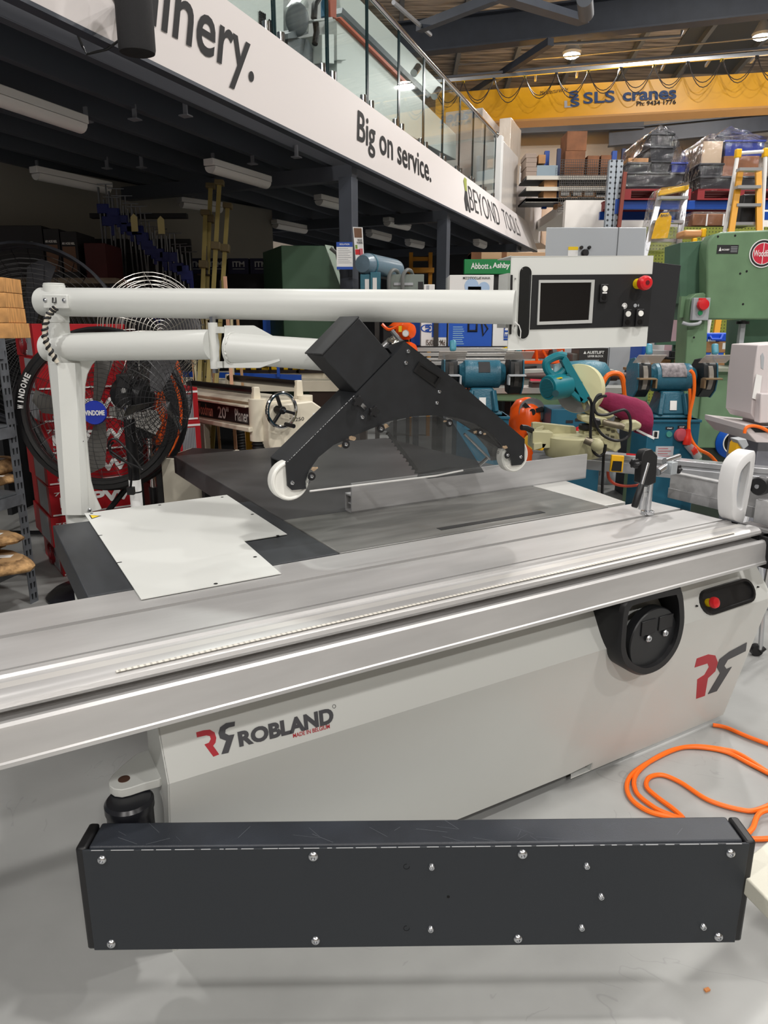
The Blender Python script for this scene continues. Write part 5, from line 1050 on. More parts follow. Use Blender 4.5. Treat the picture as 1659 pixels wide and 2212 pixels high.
# dark cartons on a shelf against the left wall
shf = empty('wall_shelf', T(PY(100, 713, 6.3).x, 6.3, 0), 'dark shelf unit against the left wall under the mezzanine', 'shelf')
xa, xb, z0, z1 = PXB(-60, 600, 250, 612, 6.1); b = MB(); b.box(xa, xb, 6.1, 6.6, z0, z1); b.build('shelf_board', mat('shelf_timber', (108, 96, 80), .7), shf)
for x_ in (xa+.02, xb-.06): b = MB(); b.box(x_, x_+.04, 6.12, 6.58, 0, z0); b.build('leg', mat('rack_dark', (26, 27, 30)), shf)
BXK = mat('carton_black', (28, 26, 28), .6); ORP = mat('carton_print', (106, 76, 56), .6)
for i, (x0, x1, y0, nm, wd_) in enumerate([(-60, 98, 487, 'wide black hose reel carton at the left edge', 0), (98, 134, 494, 'narrow black carton with brown printing, second on the wall shelf', 1), (134, 172, 500, 'narrow black carton with brown printing, third on the wall shelf', 1), (184, 232, 525, 'dark red carton at the right end of the wall shelf', 2)]):
    xa, xb, zz0, zz1 = PXB(x0, y0, x1, 600, 6.15); M = T(xa, 6.15, z1); t = boxthing('dark_carton', nm, 'carton', M, xb-xa-.01, .38, zz1-z1, BXK if wd_ < 2 else mat('carton_maroon', (66, 18, 18), .6), .003, 'dark cartons on the wall shelf')
    if wd_ == 1: flat('printed_panel', ORP, t, M, .01, xb-xa-.03, .05, (zz1-z1)*.68); ftx('AIR HOSE REEL', t, M, .01, xb-xa-.03, (zz1-z1)*.72, (zz1-z1)*.77, PAPER)
    if wd_ == 0: ftx('AIR HOSE REEL', t, M, (xb-xa)*.45, xb-xa-.08, (zz1-z1)*.6, (zz1-z1)*.7, GREYP)
# navy cartons along the wall
nsh = empty('carton_plinth', T(PY(500, 713, 8.2).x, 8.3, 0), 'dark plinth carrying a row of navy cartons along the wall', 'shelf')
xa, xb, z0, z1 = PXB(395, 582, 590, 592, 8.1); b = MB(); b.box(xa, xb, 8.1, 8.35, 0, z0); b.build('plinth', mat('rack_dark', (26, 27, 30)), nsh)
for i, x0 in enumerate((398, 444, 492, 540)):
    a_, c_, q0, q1 = PXB(x0, 548, x0+45, 582, 8.1); M = T(a_, 8.1, z0+.001); t = boxthing('navy_carton', 'navy carton with grey lettering in the row on the wall, %s from the left' % ORD[i].replace('lowest', 'first'), 'carton', M, c_-a_-.005, .3, q1-q0, mat('carton_navy', (24, 28, 62), .6), .003, 'navy cartons along the wall')
    ftx('ITM', t, M, .05, .18, (q1-q0)*.45, (q1-q0)*.8, GREYP, fat=.03); flat('print_line', GREYP, t, M, .05, .18, (q1-q0)*.3, (q1-q0)*.34)
# ================================================================ CENTRE AND RIGHT BACKGROUND
def polypx(b, L, Y, d, dx=0): b.prism([PY(x, y, Y) for x, y in L], (dx, d, 0)); TRI(b.bm, 4); return b
def pxbox(b, x0, y0, x1, y1, Y, d, z0=None):
    xa, xb, za, zb = PXB(x0, y0, x1, y1, Y); b.box(xa, xb, Y, Y+d, za if z0 is None else z0, zb); return xa, xb, za, zb
# dark green cabinet with sloped front
t = empty('green_cabinet', T(PY(670, 713, 7).x, 7, 0), 'tall dark green machine cabinet with a sloped right edge left of the dark column', 'cabinet')
xg = [PY(607, 530, 7), PY(702, 531, 7), PY(742, 638, 7), PY(748, 735, 7)]; gx0 = xg[0].x
b = MB(); b.prism([Vector((gx0, 7, 0)), Vector((xg[3].x, 7, 0)), xg[3], xg[2], xg[1], Vector((gx0, 7, xg[0].z))], (-.27, .6, 0)); b.build('body', mat('cabinet_green', (66, 96, 74), .45), t, .006)
b = MB(); b.prism([xg[1]+Vector((.0, .0, 0)), xg[2], xg[2]+Vector((.07, .12, 0)), xg[1]+Vector((.07, .12, 0))], (0, 0, .01)); b.build('edge_panel', mat('cabinet_pale_green', (150, 168, 152), .45), t)
b = MB(); b.tube([PY(x, y, 6.97) for x, y in [(714, 536), (728, 548), (734, 575), (740, 600), (750, 625), (752, 660)]], .018, 8); b.build('conduit', mat('conduit_grey', (104, 106, 104), .5), t)
for x, y in ((735, 581), (749, 624)):
    b = MB(); p = PY(x, y, 6.95); b.cbox(p, (.05, .03, .025)); b.build('conduit_clip', PAPER, t)
# notice and poster at the column
xa, xb, z0, z1 = PXB(727, 523, 762, 582, 6.6); M = T(xa, 6.6, z0); t = empty('notice_sheet', M, 'white notice with a blue header hanging left of the dark column', 'notice'); w_, h_ = xb-xa, z1-z0
flat('sheet', PAPER, t, M, 0, w_, 0, h_, .004, .004); flat('header', DBLUE, t, M, 0, w_, h_*.83, h_, 0, .002); flat('footer', DBLUE, t, M, 0, w_, 0, h_*.1, 0, .002); ftx('ISOLATION', t, M, w_*.2, w_*.8, h_*.89, h_*.95, PAPER, -.003)
for k_ in range(9): flat('text_line', GREYP, t, M, w_*.1, w_*(.92-.1*(k_ % 3)), h_*(.24+.065*k_), h_*(.255+.065*k_), 0, .002)
pl0 = [PY(x, y, 6.58) for x, y in [(762, 490), (782, 491), (786, 570), (769, 571)]]; t = empty('poster', T(pl0[3]), 'small colourful poster curling off the dark column', 'poster')
b = MB(); b.prism(pl0, (.004, .01, 0)); b.build('sheet', PAPER, t)
def pq(a, c, e_, g_): # part of the poster, fractions
    L = lambda u_, v_: pl0[3].lerp(pl0[2], u_).lerp(pl0[0].lerp(pl0[1], u_), v_)+Vector((0, -.002, 0)); return [L(a, e_), L(c, e_), L(c, g_), L(a, g_)]
decal('picture', pq(.1, .95, .72, .97), mat('poster_brown', (120, 88, 66), .6), t, .001); decal('price_block', pq(.05, .6, .26, .4), RED, t, .001); decal('price_block', pq(.55, .95, .2, .42), mat('poster_pink', (214, 110, 120), .5), t, .001); decal('green_spot', pq(.1, .35, .42, .52), mat('poster_green', (120, 150, 60), .5), t, .001)
textq('lettering', 'WOOD', pq(.4, .95, .62, .68), INK, t, .001, .02); textq('lettering', 'WORKING', pq(.3, .98, .55, .61), INK, t, .001, .02)
# shelf with cartons behind the long arm
SY_ = 6.3; zu, zl = PY(860, 640, SY_).z, PY(950, 748, SY_).z
sf = empty('stock_shelf', T(PY(930, 713, SY_).x, SY_, 0), 'dark stock shelf behind the long white arm with cartons on two levels', 'shelf')
xa = PY(768, 640, SY_).x; xb = PY(1110, 748, SY_).x; xm = PY(950, 640, SY_).x
b = MB(); b.box(xa, xm, SY_-.02, SY_+.6, zu-.03, zu); b.build('upper_board', BXK, sf); b = MB(); b.box(xa, xb, SY_-.02, SY_+.6, zl-.03, zl); b.build('lower_board', BXK, sf)
for px, top in ((772, zu-.03), (817, zu-.03), (945, zu-.03), (1109, zl-.03)):
    x_ = PY(px, 700, SY_).x; b = MB(); b.box(x_-.03, x_+.01, SY_, SY_+.04, 0, top); b.build('post', mat('post_dark', (46, 42, 40), .5), sf)
t = empty('blue_compressor', T(PY(815, 640, SY_).x, SY_+.3, zu), 'blue-grey horizontal tank with teal switch boxes on the upper stock shelf', 'compressor')
p, q = PY(795, 572, SY_+.1), PY(850, 583, SY_+.55); d = q-p; b = MB(); b.lathe([(.001, -.22), (.07, -.2), (.09, -.08), (.095, 0), (.095, 1), (.09, 1.08), (.05, 1.2), (.001, 1.22)], p, d, 28); b.build('tank', mat('tank_bluegrey', (104, 126, 140), .3, bump=.1, bscale=80), t, 0, 50)
b = MB(); b.lathe([(.097, -.04), (.097, .04)], p-Vector((0, 0, .0)), Vector((0, 0, .0001))+d.normalized()*.3, 28, False); b.build('tank_seam', TEAL, t)
xa_, xb_, _, _ = PXB(778, 592, 800, 640, SY_); b = MB(); b.box(xa_, xb_, SY_+.02, SY_+.4, zu, PY(790, 592, SY_).z); xa2, xb2, _, _ = PXB(800, 588, 822, 640, SY_); b.build('switch_box', TEAL, t, .004); b = MB(); b.box(xa2, xb2, SY_, SY_+.4, zu, PY(790, 588, SY_).z); b.build('switch_box', TEAL, t, .004)
b = MB(); b.box(xa_+.04, xa_+.075, SY_+.015, SY_+.02, zu+.05, zu+.14); b.build('label', PAPER, t); b = MB(); b.box(xa2+.02, xa2+.055, SY_-.004, SY_, zu+.05, zu+.15); b.build('label', PAPER, t)
M = T(PY(838, 640, SY_).x, SY_+.03, zu); xa_, xb_, z0, z1 = PXB(838, 592, 916, 640, SY_); t = boxthing('grey_control_box', 'grey-green electrical box with looping grey hoses on the upper stock shelf', 'control box', M, xb_-xa_, .35, z1-zu, mat('box_greygreen', (122, 132, 126), .5), .004)
for x0 in (838, 868):
    b = MB(); b.tube(smooth([PY(x0+2, 640, SY_-.03), PY(x0+2, 600, SY_-.03), PY(x0+10, 584, SY_-.0), PY(x0+20, 586, SY_+.1), PY(x0+24, 598, SY_+.2)], 6), .016, 8); b.build('hose', mat('conduit_grey', (104, 106, 104)), t)
b = MB(M); b.box(.05, (xb_-xa_)*.7, -.01, 0, (z1-zu)*.5, (z1-zu)*.62); b.build('rail', GREYP, t); b = MB(M); w_ = xb_-xa_; b.box(w_*.84, w_*.98, -.003, 0, .05, .12); b.build('data_plate', INK, t)
xa_, xb_, z0, z1 = PXB(916, 614, 940, 640, SY_); M = T(xa_, SY_+.02, zu); t = boxthing('small_white_carton', 'small white carton beside the grey control box', 'carton', M, xb_-xa_-.003, .2, z1-zu, PAPER); flat('print', GREYP, t, M, .02, .045, .03, .09)
BLUEC = mat('carton_blue', (30, 86, 186), .5); LBLUE = mat('carton_pale_blue', (150, 190, 206), .5)
xa_, xb_, z0, z1 = PXB(970, 594, 1064, 748, SY_-.0); M = T(xa_, SY_, zl); w_, h_ = xb_-xa_, z1-zl
t = boxthing('tool_carton', 'white and blue tool carton standing upside down on the lower stock shelf', 'carton', M, w_, .4, h_, PAPER)
flat('blue_panel', BLUEC, t, M, 0, w_, 0, h_*.36, 0, .002); ftx('WWW.SPTOOLS.COM', t, M, w_*.3, w_*.92, h_*.94, h_*.975, INK, -.003, flip=True); textq('lettering', 'SO', [(w_*.12, -.004, h_*.38), (w_*.12, -.004, h_*.52), (w_*.02, -.004, h_*.52), (w_*.02, -.004, h_*.38)], GREYP, t, .001, .04, M=M)
b = MB(M); b.lathe([(.05, 0), (.05, .002)], (w_*.78, -.001, h_*.82), (0, -1, 0), 20); b.lathe([(.06, 0), (.06, .002)], (w_*.5, -.001, h_*.85), (0, -1, 0), 20); b.build('printed_tool', mat('print_paleblue', (170, 196, 226), .5), t); b = MB(M); b.box(w_*.42, w_*.72, -.003, 0, h_*.72, h_*.84); b.build('printed_motor', INK, t)
b = MB(M); b.ring((w_*.55, -.004, h_*.28), (0, 1, 0), .05, .012, 4, 5); b.tube([(w_*.45, -.004, h_*.4), (w_*.75, -.004, h_*.4), (w_*.9, -.004, h_*.25), (w_*.8, -.004, h_*.15), (w_*.75, -.004, h_*.35)], .008, 5); b.build('printed_hose', INK, t)
for k_ in range(9): flat('print_line', LBLUE, t, M, w_*.1, w_*(.36-.02*(k_ % 3)), h_*(.03+.03*k_), h_*(.04+.03*k_), 0, .003)
b = MB(M); b.box(w_, w_+.002, .03, .3, .02, h_*.35); b.build('side_panel', BLUEC, t)
xa_, xb_, z0, z1 = PXB(910, 650, 967, 748, SY_); M = T(xa_, SY_+.03, zl); w_, h_ = xb_-xa_-.005, z1-zl; t = boxthing('pump_carton', 'white and blue pump carton lying sideways left of the tool carton', 'carton', M, w_, .4, h_, PAPER)
flat('blue_panel', BLUEC, t, M, w_*.42, w_, h_*.2, h_*.95, 0, .002); b = MB(M); b.rings([[(w_*.26+.05*math.cos(a)*1.25*s_, -.003, h_*.4+.034*math.sin(a)*s_) for a in [2*PI*k_/20 for k_ in range(20)]] for s_ in (1, .8)], cap=False); b.build('oval_mark', DBLUE, t)
textq('lettering', 'AR', [(w_*.38, -.004, h_*.3), (w_*.38, -.004, h_*.5), (w_*.16, -.004, h_*.5), (w_*.16, -.004, h_*.3)], DBLUE, t, .001, .04, M=M); textq('lettering', 'PM-2030PSI', [(w_*.95, -.004, h_*.15), (w_*.2, -.004, h_*.15), (w_*.2, -.004, h_*.02), (w_*.95, -.004, h_*.02)], mat('print_brown', (110, 96, 88), .5), t, .001, .02, M=M)
textq('lettering', 'THE ART', [(w_*.4, -.004, h_*.55), (w_*.4, -.004, h_*.95), (w_*.2, -.004, h_*.95), (w_*.2, -.004, h_*.55)], DBLUE, t, .001, .03, M=M)
xa_, xb_, z0, z1 = PXB(1066, 650, 1104, 748, SY_); M = T(xa_, SY_+.02, zl); w_ = xb_-xa_; t = boxthing('washer_carton', 'white carton with vertical blue lettering at the right end of the lower stock shelf', 'carton', M, w_, .4, z1-zl, PAPER)
textq('lettering', 'JETWAVE', [(w_*.95, -.004, .04), (w_*.95, -.004, .36), (w_*.62, -.004, .36), (w_*.62, -.004, .04)], DBLUE, t, .001, .04, M=M)
xa_, xb_, z0, z1 = PXB(888, 640, 912, 748, SY_+.2); M = T(xa_, SY_+.22, zl); boxthing('blue_carton', 'plain blue carton behind the orange compressor', 'carton', M, xb_-xa_, .3, z1-zl, BLUEC)
# orange compressor
t = empty('orange_compressor', T(PY(870, 748, SY_-.25).x, SY_-.25, 0), 'small orange air compressor with a round gauge in front of the stock shelf', 'compressor'); Yc = SY_-.3
OR = mat('gloss_orange', (240, 90, 24), .25)
for (x, y) in ((882, 715), (885, 757)):
    p = PY(x-30, y, Yc+.1); q = PY(x, y, Yc); b = MB(); b.lathe([(.001, -.25), (.055, -.2), (.07, 0), (.07, 1), (.055, 1.25), (.001, 1.32)], p, q-p, 20); b.build('tank', OR, t, 0, 50)
b = MB(); b.tube(smooth([PY(825, 700, Yc), PY(840, 712, Yc), PY(862, 704, Yc), PY(878, 698, Yc)], 5), .014, 6); b.build('hose', OR, t)
b = MB(); pxbox(b, 826, 705, 866, 745, Yc, .15); b.build('motor', BLK, t, .01); b = MB(); p = PY(876, 720, Yc-.1); b.lathe([(.028, 0), (.028, .03)], p, (0, -1, 0), 18); b.build('gauge', CHROME, t); b = MB(); p = PY(876, 720, Yc-.132); b.lathe([(.022, 0), (.022, .002)], p, (0, -1, 0), 18); b.build('gauge_face', PAPER, t)
b = MB(); pxbox(b, 861, 704, 868, 717, Yc-.08, .02); b.build('warning_tag', YEL, t); b = MB(); b.tube([PY(846, 715, Yc-.1), PY(866, 738, Yc-.12)], .02, 8); b.build('handle', mat('handle_grey', (96, 98, 100), .4), t)
b = MB(); pxbox(b, 850, 772, 858, 800, Yc, .05, 0); pxbox(b, 878, 765, 886, 800, Yc, .05, 0); b.build('stand', BLK, t)
# packs on a shelf behind the lower arm
PY_ = 7.4; zs_ = PY(640, 748, PY_).z; xa_, xb_, _, _ = PXB(560, 745, 775, 750, PY_); rk2 = empty('pack_shelf', T((xa_+xb_)/2, PY_, 0), 'dark shelf behind the lower white arm holding blister packs', 'shelf')
b = MB(); b.box(xa_, xb_, PY_, PY_+.3, zs_-.03, zs_); b.build('board', BXK, rk2)
for x_ in (xa_, xb_-.05): b = MB(); b.box(x_, x_+.05, PY_+.02, PY_+.28, 0, zs_-.03); b.build('leg', BXK, rk2)
for i, (x0, x1, y0, m_, nm) in enumerate([(565, 584, 672, BLUEC, 'narrow blue pack leftmost on the pack shelf'), (604, 614, 660, mat('pack_yellow', (232, 164, 30), .5), 'narrow yellow pack on the pack shelf'), (618, 648, 664, DBLUE, 'dark blue tool pack on the pack shelf'), (649, 668, 700, BLUEC, 'small blue and white pack on the pack shelf'), (670, 692, 668, GREYP, 'grey blister pack at the right of the pack shelf')]):
    a_, c_, z0, z1 = PXB(x0, y0, x1, 748, PY_-.05); M = T(a_, PY_+.03, zs_); t = boxthing('tool_pack', nm, 'pack', M, c_-a_, .08, z1-zs_, m_, .003, 'packs on the pack shelf'); flat('white_panel', PAPER, t, M, .01, (c_-a_)-.01, .03, .1)
# yellow mast far back in the shade
t = empty('yellow_mast', T(PY(905, 713, 11).x, 11, 0), 'yellow lifting mast far back in the dark under the mezzanine', 'lifter'); b = MB(); xa_, xb_, z0, z1 = pxbox(b, 884, 545, 892, 600, 11, .12, 0); pxbox(b, 926, 545, 934, 600, 11, .12, 0); b.build('mast', mat('lift_yellow', (190, 128, 20), .5), t)
b = MB(); pxbox(b, 884, 555, 934, 563, 11.02, .08); pxbox(b, 880, 578, 938, 588, 10.9, .2); b.build('crossbar', mat('lift_yellow', (190, 128, 20)), t)
# grinding-disc display with green header
DY = 7.2; t = empty('disc_display', T(PY(1060, 713, DY).x, DY, 0), 'black display stand with a green sign and round grinding discs', 'display stand'); GRN = mat('sign_green', (14, 128, 66), .4)
b = MB(); pxbox(b, 1008, 592, 1110, 650, DY+.05, .06, 0); b.build('backboard', BLK, t); b = MB(); xa_, xb_, z0, z1 = pxbox(b, 1003, 560, 1112, 592, DY, .08); b.build('header', GRN, t, .004); M = T(xa_, DY, z0); w_, h_ = xb_-xa_, z1-z0
ftx('Abbott', t, M, w_*.13, w_*.48, h_*.34, h_*.76, PAPER, -.002, .02); ftx('&', t, M, w_*.5, w_*.545, h_*.36, h_*.56, PAPER, -.002); ftx('Ashby', t, M, w_*.56, w_*.9, h_*.3, h_*.78, PAPER, -.002, .03)
for x, y in ((1087, 614), (1106, 614), (1087, 640)):
    b = MB(); p = PY(x, y, DY+.04); b.lathe([(.045, 0), (.045, .02)], p, (0, -1, 0), 22); d_ = b.build('grinding_disc', mat('disc_tan', (170, 160, 144), .8), t); b = MB(); b.box(p.x-.055, p.x+.055, p.y-.03, p.y-.005, p.z-.055, p.z+.055); b.build('clear_case', PLEXI, t)
lb = empty('long_carton', T(PY(1090, 552, DY+.3).x, DY+.3, PY(1090, 560, DY+.2).z), 'long flat cartons strapped together above the green sign', 'carton'); xa_, xb_, z0, z1 = PXB(1018, 545, 1178, 560, DY+.2); b = MB(); b.box(xa_, xb_, DY+.2, DY+.5, z0, z1); b.build('carton', mat('long_carton', (196, 160, 126), .8), lb, .004); b = MB(); b.box(xa_-.0, xa_+.1, DY+.198, DY+.502, z0-.001, z1+.001); b.box(xa_+.3, xa_+.35, DY+.198, DY+.502, z0-.001, z1+.001); b.build('tape', CARD2, lb)
b = MB(); b.box(xa_, xb_-.1, DY+.25, DY+.45, z0-.25, z0); b.box(xa_+.1, xa_+.2, DY+.3, DY+.4, 0, z0-.2); b.box(xb_-.3, xb_-.2, DY+.3, DY+.4, 0, z0-.2); tag(b.build('carton_rack', BXK), 'dark rack carrying the long flat cartons behind the green sign', 'rack')
# big grey cabinet
GY = 7.4; t = empty('grey_cabinet', T(PY(1280, 713, GY).x, GY, 0), 'large pale grey machine cabinet behind the control panel', 'cabinet'); b = MB(); xa_, xb_, z0, z1 = PXB(1175, 491, 1388, 700, GY); b.hexa([(xa_, GY, 0), (xb_, GY, 0), (xb_*1.1, GY+.8, 0), (xa_*1.115, GY+.8, 0)], [(xa_, GY, z1), (xb_, GY, z1), (xb_*1.1, GY+.8, z1), (xa_*1.115, GY+.8, z1)]); b.build('body', mat('cabinet_grey', (172, 177, 182), .42), t, .008)
M = T(xa_, GY, 0); q = lambda x, y: PY(x, y, GY); p = q(1336, 500); b = MB(); b.box(p.x-.004, p.x+.004, GY-.003, GY+.01, .1, z1); b.build('door_gap', mat('gap_dark', (90, 94, 98), .6), t)
p0, p1 = q(1226, 560), q(1249, 533); b = MB(); b.box(p0.x, p1.x, GY-.003, GY, p0.z, p1.z); lb_ = b.build('warning_label', PAPER, t); b = MB(); b.box(p0.x, p1.x, GY-.005, GY-.002, p1.z-.03, p1.z); b.build('label_header', YEL, lb_)
for x, y, r_ in ((1255, 535, .016), (1272, 535, .016), (1262.5, 547, .036)):
    b = MB(); b.lathe([(r_, 0), (r_, .03), (r_*.7, .045)], q(x, y), (0, -1, 0), 18); b.build('knob', BLK, t)
# olive pegboard wall
def dots(name, a, c, sc):
    m = mat(name, a, .6); nt = m.node_tree; tc = nt.nodes.new('ShaderNodeTexCoord'); v = nt.nodes.new('ShaderNodeTexVoronoi'); v.inputs['Scale'].default_value = sc; v.inputs['Randomness'].default_value = 0
    cr = nt.nodes.new('ShaderNodeValToRGB'); cr.color_ramp.interpolation = 'CONSTANT'; cr.color_ramp.elements[0].color = lin(c); cr.color_ramp.elements[1].color = lin(a); cr.color_ramp.elements[1].position = .22
    mp = nt.nodes.new('ShaderNodeMapping'); mp.inputs['Scale'].default_value = (1, 0, 1); nt.links.new(tc.outputs['Object'], mp.inputs[0])
    nt.links.new(mp.outputs[0], v.inputs[0]); nt.links.new(v.outputs['Distance'], cr.inputs[0]); nt.links.new(cr.outputs[0], nt.nodes['Principled BSDF'].inputs['Base Color']); return m
PG = 9.8; t = empty('pegboard_display', T(PY(1530, 713, PG).x, PG, 0), 'olive green perforated display board behind the ladders', 'display board'); b = MB(); pxbox(b, 1380, 490, 1720, 700, PG, .06, .4); b.build('board', dots('olive_board', (122, 130, 48), (70, 76, 30), 24), t); b = MB(); pxbox(b, 1385, 700, 1395, 720, PG, .3, 0); pxbox(b, 1640, 700, 1650, 720, PG, .3, 0); b.build('foot', DSTEEL, t)
# ---- pallet racking
RY = 11.0; RB = mat('rack_blue', (16, 66, 150), .4); UPM = dots('rack_upright', (150, 158, 166), (40, 44, 48), 14)
t = empty('pallet_rack', T(PY(1500, 713, RY).x, RY, 0), 'pallet racking with galvanised uprights and blue beams at the right', 'pallet rack')
for x0, x1 in ((1312, 1326), (1328, 1341)):
    b = MB(); pxbox(b, x0, 345, x1, 500, RY, .08, 0); b.build('upright', UPM, t)
b = MB(); xa_, xb_, z0, z1 = pxbox(b, 1340, 433, 1780, 452, RY+.0, .06); bz = z1; b.build('beam', RB, t, .004); b = MB(); b.box(xa_, xb_, RY+1.0, RY+1.06, z0, z1); b.build('beam', RB, t)
b = MB(); pxbox(b, 1329, 430, 1343, 462, RY-.01, .05); b.build('beam_bracket', RB, t)
b = MB(); pxbox(b, 1740, 300, 1760, 500, RY, .1, 0); b.build('upright', UPM, t)
b = MB(); b.bar(PY(1350, 372, RY-.05), PY(1336, 497, RY-.05), .05, .05); pr_ = tag(b.build('rust_bar', mat('rust_red', (116, 50, 36), .6)), 'rust red steel bar standing against the racking upright', 'bar'); 
PR = mat('pallet_red', (122, 26, 30), .6)
def pallet(x0, x1, nm):
    a_, c_, _, _ = PXB(x0, 405, x1, 433, RY); t = empty('pallet', T((a_+c_)/2, RY+.5, bz), nm, 'pallet', 'red pallets on the racking'); w_ = c_-a_; M = T(a_, RY-.05, bz+.001)
    b = MB(M)
    for x_ in (0, w_/2-.05, w_-.1): b.box(x_, x_+.1, 0, 1.1, .02, .12)
    b.build('blocks', PR, t); b = MB(M)
    for k_ in range(6): b.box(0, w_, k_*.2, k_*.2+.13, .12, .145)
    b.box(0, w_, 0, .1, 0, .02); b.box(0, w_, 1, 1.1, 0, .02); b.build('deck_boards', PR, t); return bz+.147
zp = pallet(1346, 1490, 'red pallet on the blue beam under the left wrapped load'); pallet(1504, 1690, 'red pallet on the blue beam under the right wrapped load')
CRK = mat('crate_dark', (44, 46, 50), .45); CRB = mat('crate_blue', (34, 52, 130), .45)
def crate(x0, y0, x1, y1, Y, d, m, nm, grp, z0=None):
    a_, c_, q0, q1 = PXB(x0, y0, x1, y1, Y); z_ = q0 if z0 is None else z0; t = empty('storage_crate', T((a_+c_)/2, Y+d/2, z_), nm, 'crate', grp)
    b = MB(); b.hexa([(a_+.02, Y+.02, z_), (c_-.02, Y+.02, z_), (c_-.02, Y+d-.02, z_), (a_+.02, Y+d-.02, z_)], [(a_, Y, q1-.03), (c_, Y, q1-.03), (c_, Y+d, q1-.03), (a_, Y+d, q1-.03)]); b.build('tub', m, t, .01)
    b = MB(); b.box(a_-.012, c_+.012, Y-.012, Y+d+.012, q1-.03, q1-.002); b.build('lid', m, t, .006); return q1
g1_ = 'crates in the left wrapped load'; g2_ = 'things in the right wrapped load'
z1a = crate(1354, 372, 1476, 403, RY+.05, .9, CRK, 'long low dark crate at the bottom of the left wrapped load', g1_, zp)
z2a = crate(1356, 350, 1404, 372, RY+.08, .8, CRK, 'dark crate on the left of the second tier in the left wrapped load', g1_, z1a); crate(1406, 347, 1448, 372, RY+.08, .8, CRK, 'dark crate in the middle of the second tier in the left wrapped load', g1_, z1a); z2b = crate(1450, 350, 1484, 372, RY+.08, .8, CRB, 'blue crate on the right of the second tier in the left wrapped load', g1_, z1a)
z3 = crate(1404, 316, 1458, 346, RY+.15, .6, CRK, 'dark crate third tier up in the left wrapped load', g1_, z2a+.03); crate(1406, 287, 1456, 314, RY+.18, .5, CRK, 'topmost dark crate peaking the left wrapped load', g1_, z3)
a_, c_, q0, q1 = PXB(1358, 340, 1402, 350, RY+.1); boxthing('flat_carton', 'flat tan carton under the film on the left wrapped load', 'carton', T(a_, RY+.12, z2a), c_-a_, .6, q1-q0, CARD)
y1 = crate(1512, 380, 1588, 404, RY+.05, .9, CRK, 'dark crate at the bottom of the right wrapped load', g2_, zp); crate(1590, 380, 1680, 404, RY+.05, .9, CRK, 'second dark crate at the bottom right of the right wrapped load', g2_, zp)
y2 = crate(1512, 352, 1562, 380, RY+.08, .8, CRK, 'dark crate on the left of the second tier in the right wrapped load', g2_, y1)
a_, c_, q0, q1 = PXB(1564, 336, 1640, 380, RY+.06); t = boxthing('brown_carton', 'brown carton under film in the right wrapped load', 'carton', T(a_, RY+.08, y1), c_-a_, .7, q1-y1, CARD2)
crate(1566, 302, 1652, 334, RY+.1, .7, CRB, 'blue crate near the top of the right wrapped load', g2_, q1)
a_, c_, q0, q1 = PXB(1516, 305, 1560, 352, RY+.1); boxthing('film_carton', 'tan carton wrapped in crumpled film on the upper left of the right load', 'carton', T(a_, RY+.1, y2), c_-a_, .6, q1-y2, mat('carton_pale', (176, 156, 132), .7))
def wrapmesh(L, Y, d, nm, label):
    t = empty(nm, T(PY(L[0][0], L[0][1], Y)), label, 'stretch film'); b = MB(); F = [PY(x, y, Y) for x, y in L]; c_ = sum(F, Vector())/len(F)
    b.rings([F, [c_+(p-c_)*.97+Vector((0, d, 0)) for p in F]]); bm = b.bm; TRI(bm, 4); bmesh.ops.subdivide_edges(bm, edges=bm.edges, cuts=3, use_grid_fill=True)
    rnd = random.Random(4)
    for v in bm.verts: v.co += Vector((rnd.uniform(-.012, .012), rnd.uniform(-.03, .01), rnd.uniform(-.012, .012)))
    return b.build('film', WRAP, t, 0, 70)
wrapmesh([(1350, 404), (1350, 372), (1354, 350), (1372, 340), (1388, 322), (1398, 290), (1412, 280), (1426, 270), (1440, 275), (1458, 288), (1466, 310), (1478, 330), (1490, 350), (1486, 375), (1478, 402)], RY-.04, 1.0, 'film_wrap', 'clear stretch film over the left pallet load')
wrapmesh([(1506, 408), (1508, 375), (1512, 350), (1524, 305), (1532, 290), (1560, 285), (1578, 272), (1600, 280), (1655, 298), (1690, 310), (1690, 405), (1540, 412)], RY-.04, 1.0, 'film_wrap', 'clear stretch film over the right pallet load')
# ---- mesh shelving on the store room roof
MY = 12.7; zd = 3.66; ms = empty('mesh_shelving', T(PY(1240, 713, MY).x, MY, zd), 'mesh fronted steel shelving on top of the white store room wall', 'shelving')
lv_ = [458, 428, 404, 380]; zz = [PY(1260, y, MY).z for y in lv_]; zz[0] = zd+.06; xa_ = PY(1136, 420, MY).x; xb_ = PY(1560, 420, MY).x
for z in zz:
    b = MB(); b.box(xa_, xb_, MY-.02, MY+.02, z-.06, z); b.build('beam', mat('beam_pale', (196, 192, 182), .5), ms); b = MB(); b.box(xa_, xb_, MY+.02, MY+.7, z-.03, z-.002); b.build('board', mat('shelf_board', (92, 96, 100)), ms)
for px in (1206, 1345, 1500): b = MB(); x_ = PY(px, 420, MY).x; b.box(x_-.03, x_+.03, MY+.1, MY+.16, zd, 4.5); b.build('upright', mat('upright_navy', (30, 40, 74), .5), ms)
for px in (1199, 1352, 1512): b = MB(); x_ = PY(px, 340, MY).x; b.box(x_-.04, x_+.04, MY+.62, MY+.7, zd, PY(px, 325, MY+.6).z); b.build('rear_post', RB, ms)
b = MB(); x0_, x1_, q0, q1 = PXB(1208, 345, 1500, 458, MY-.05)
for k_ in range(65): x_ = x0_+(x1_-x0_)*k_/64; b.cbox((x_, MY-.05, (q0+q1)/2), (.006, .006, q1-q0))
for k_ in range(22): z_ = q0+(q1-q0)*k_/21; b.cbox(((x0_+x1_)/2, MY-.05, z_), (x1_-x0_, .006, .006))
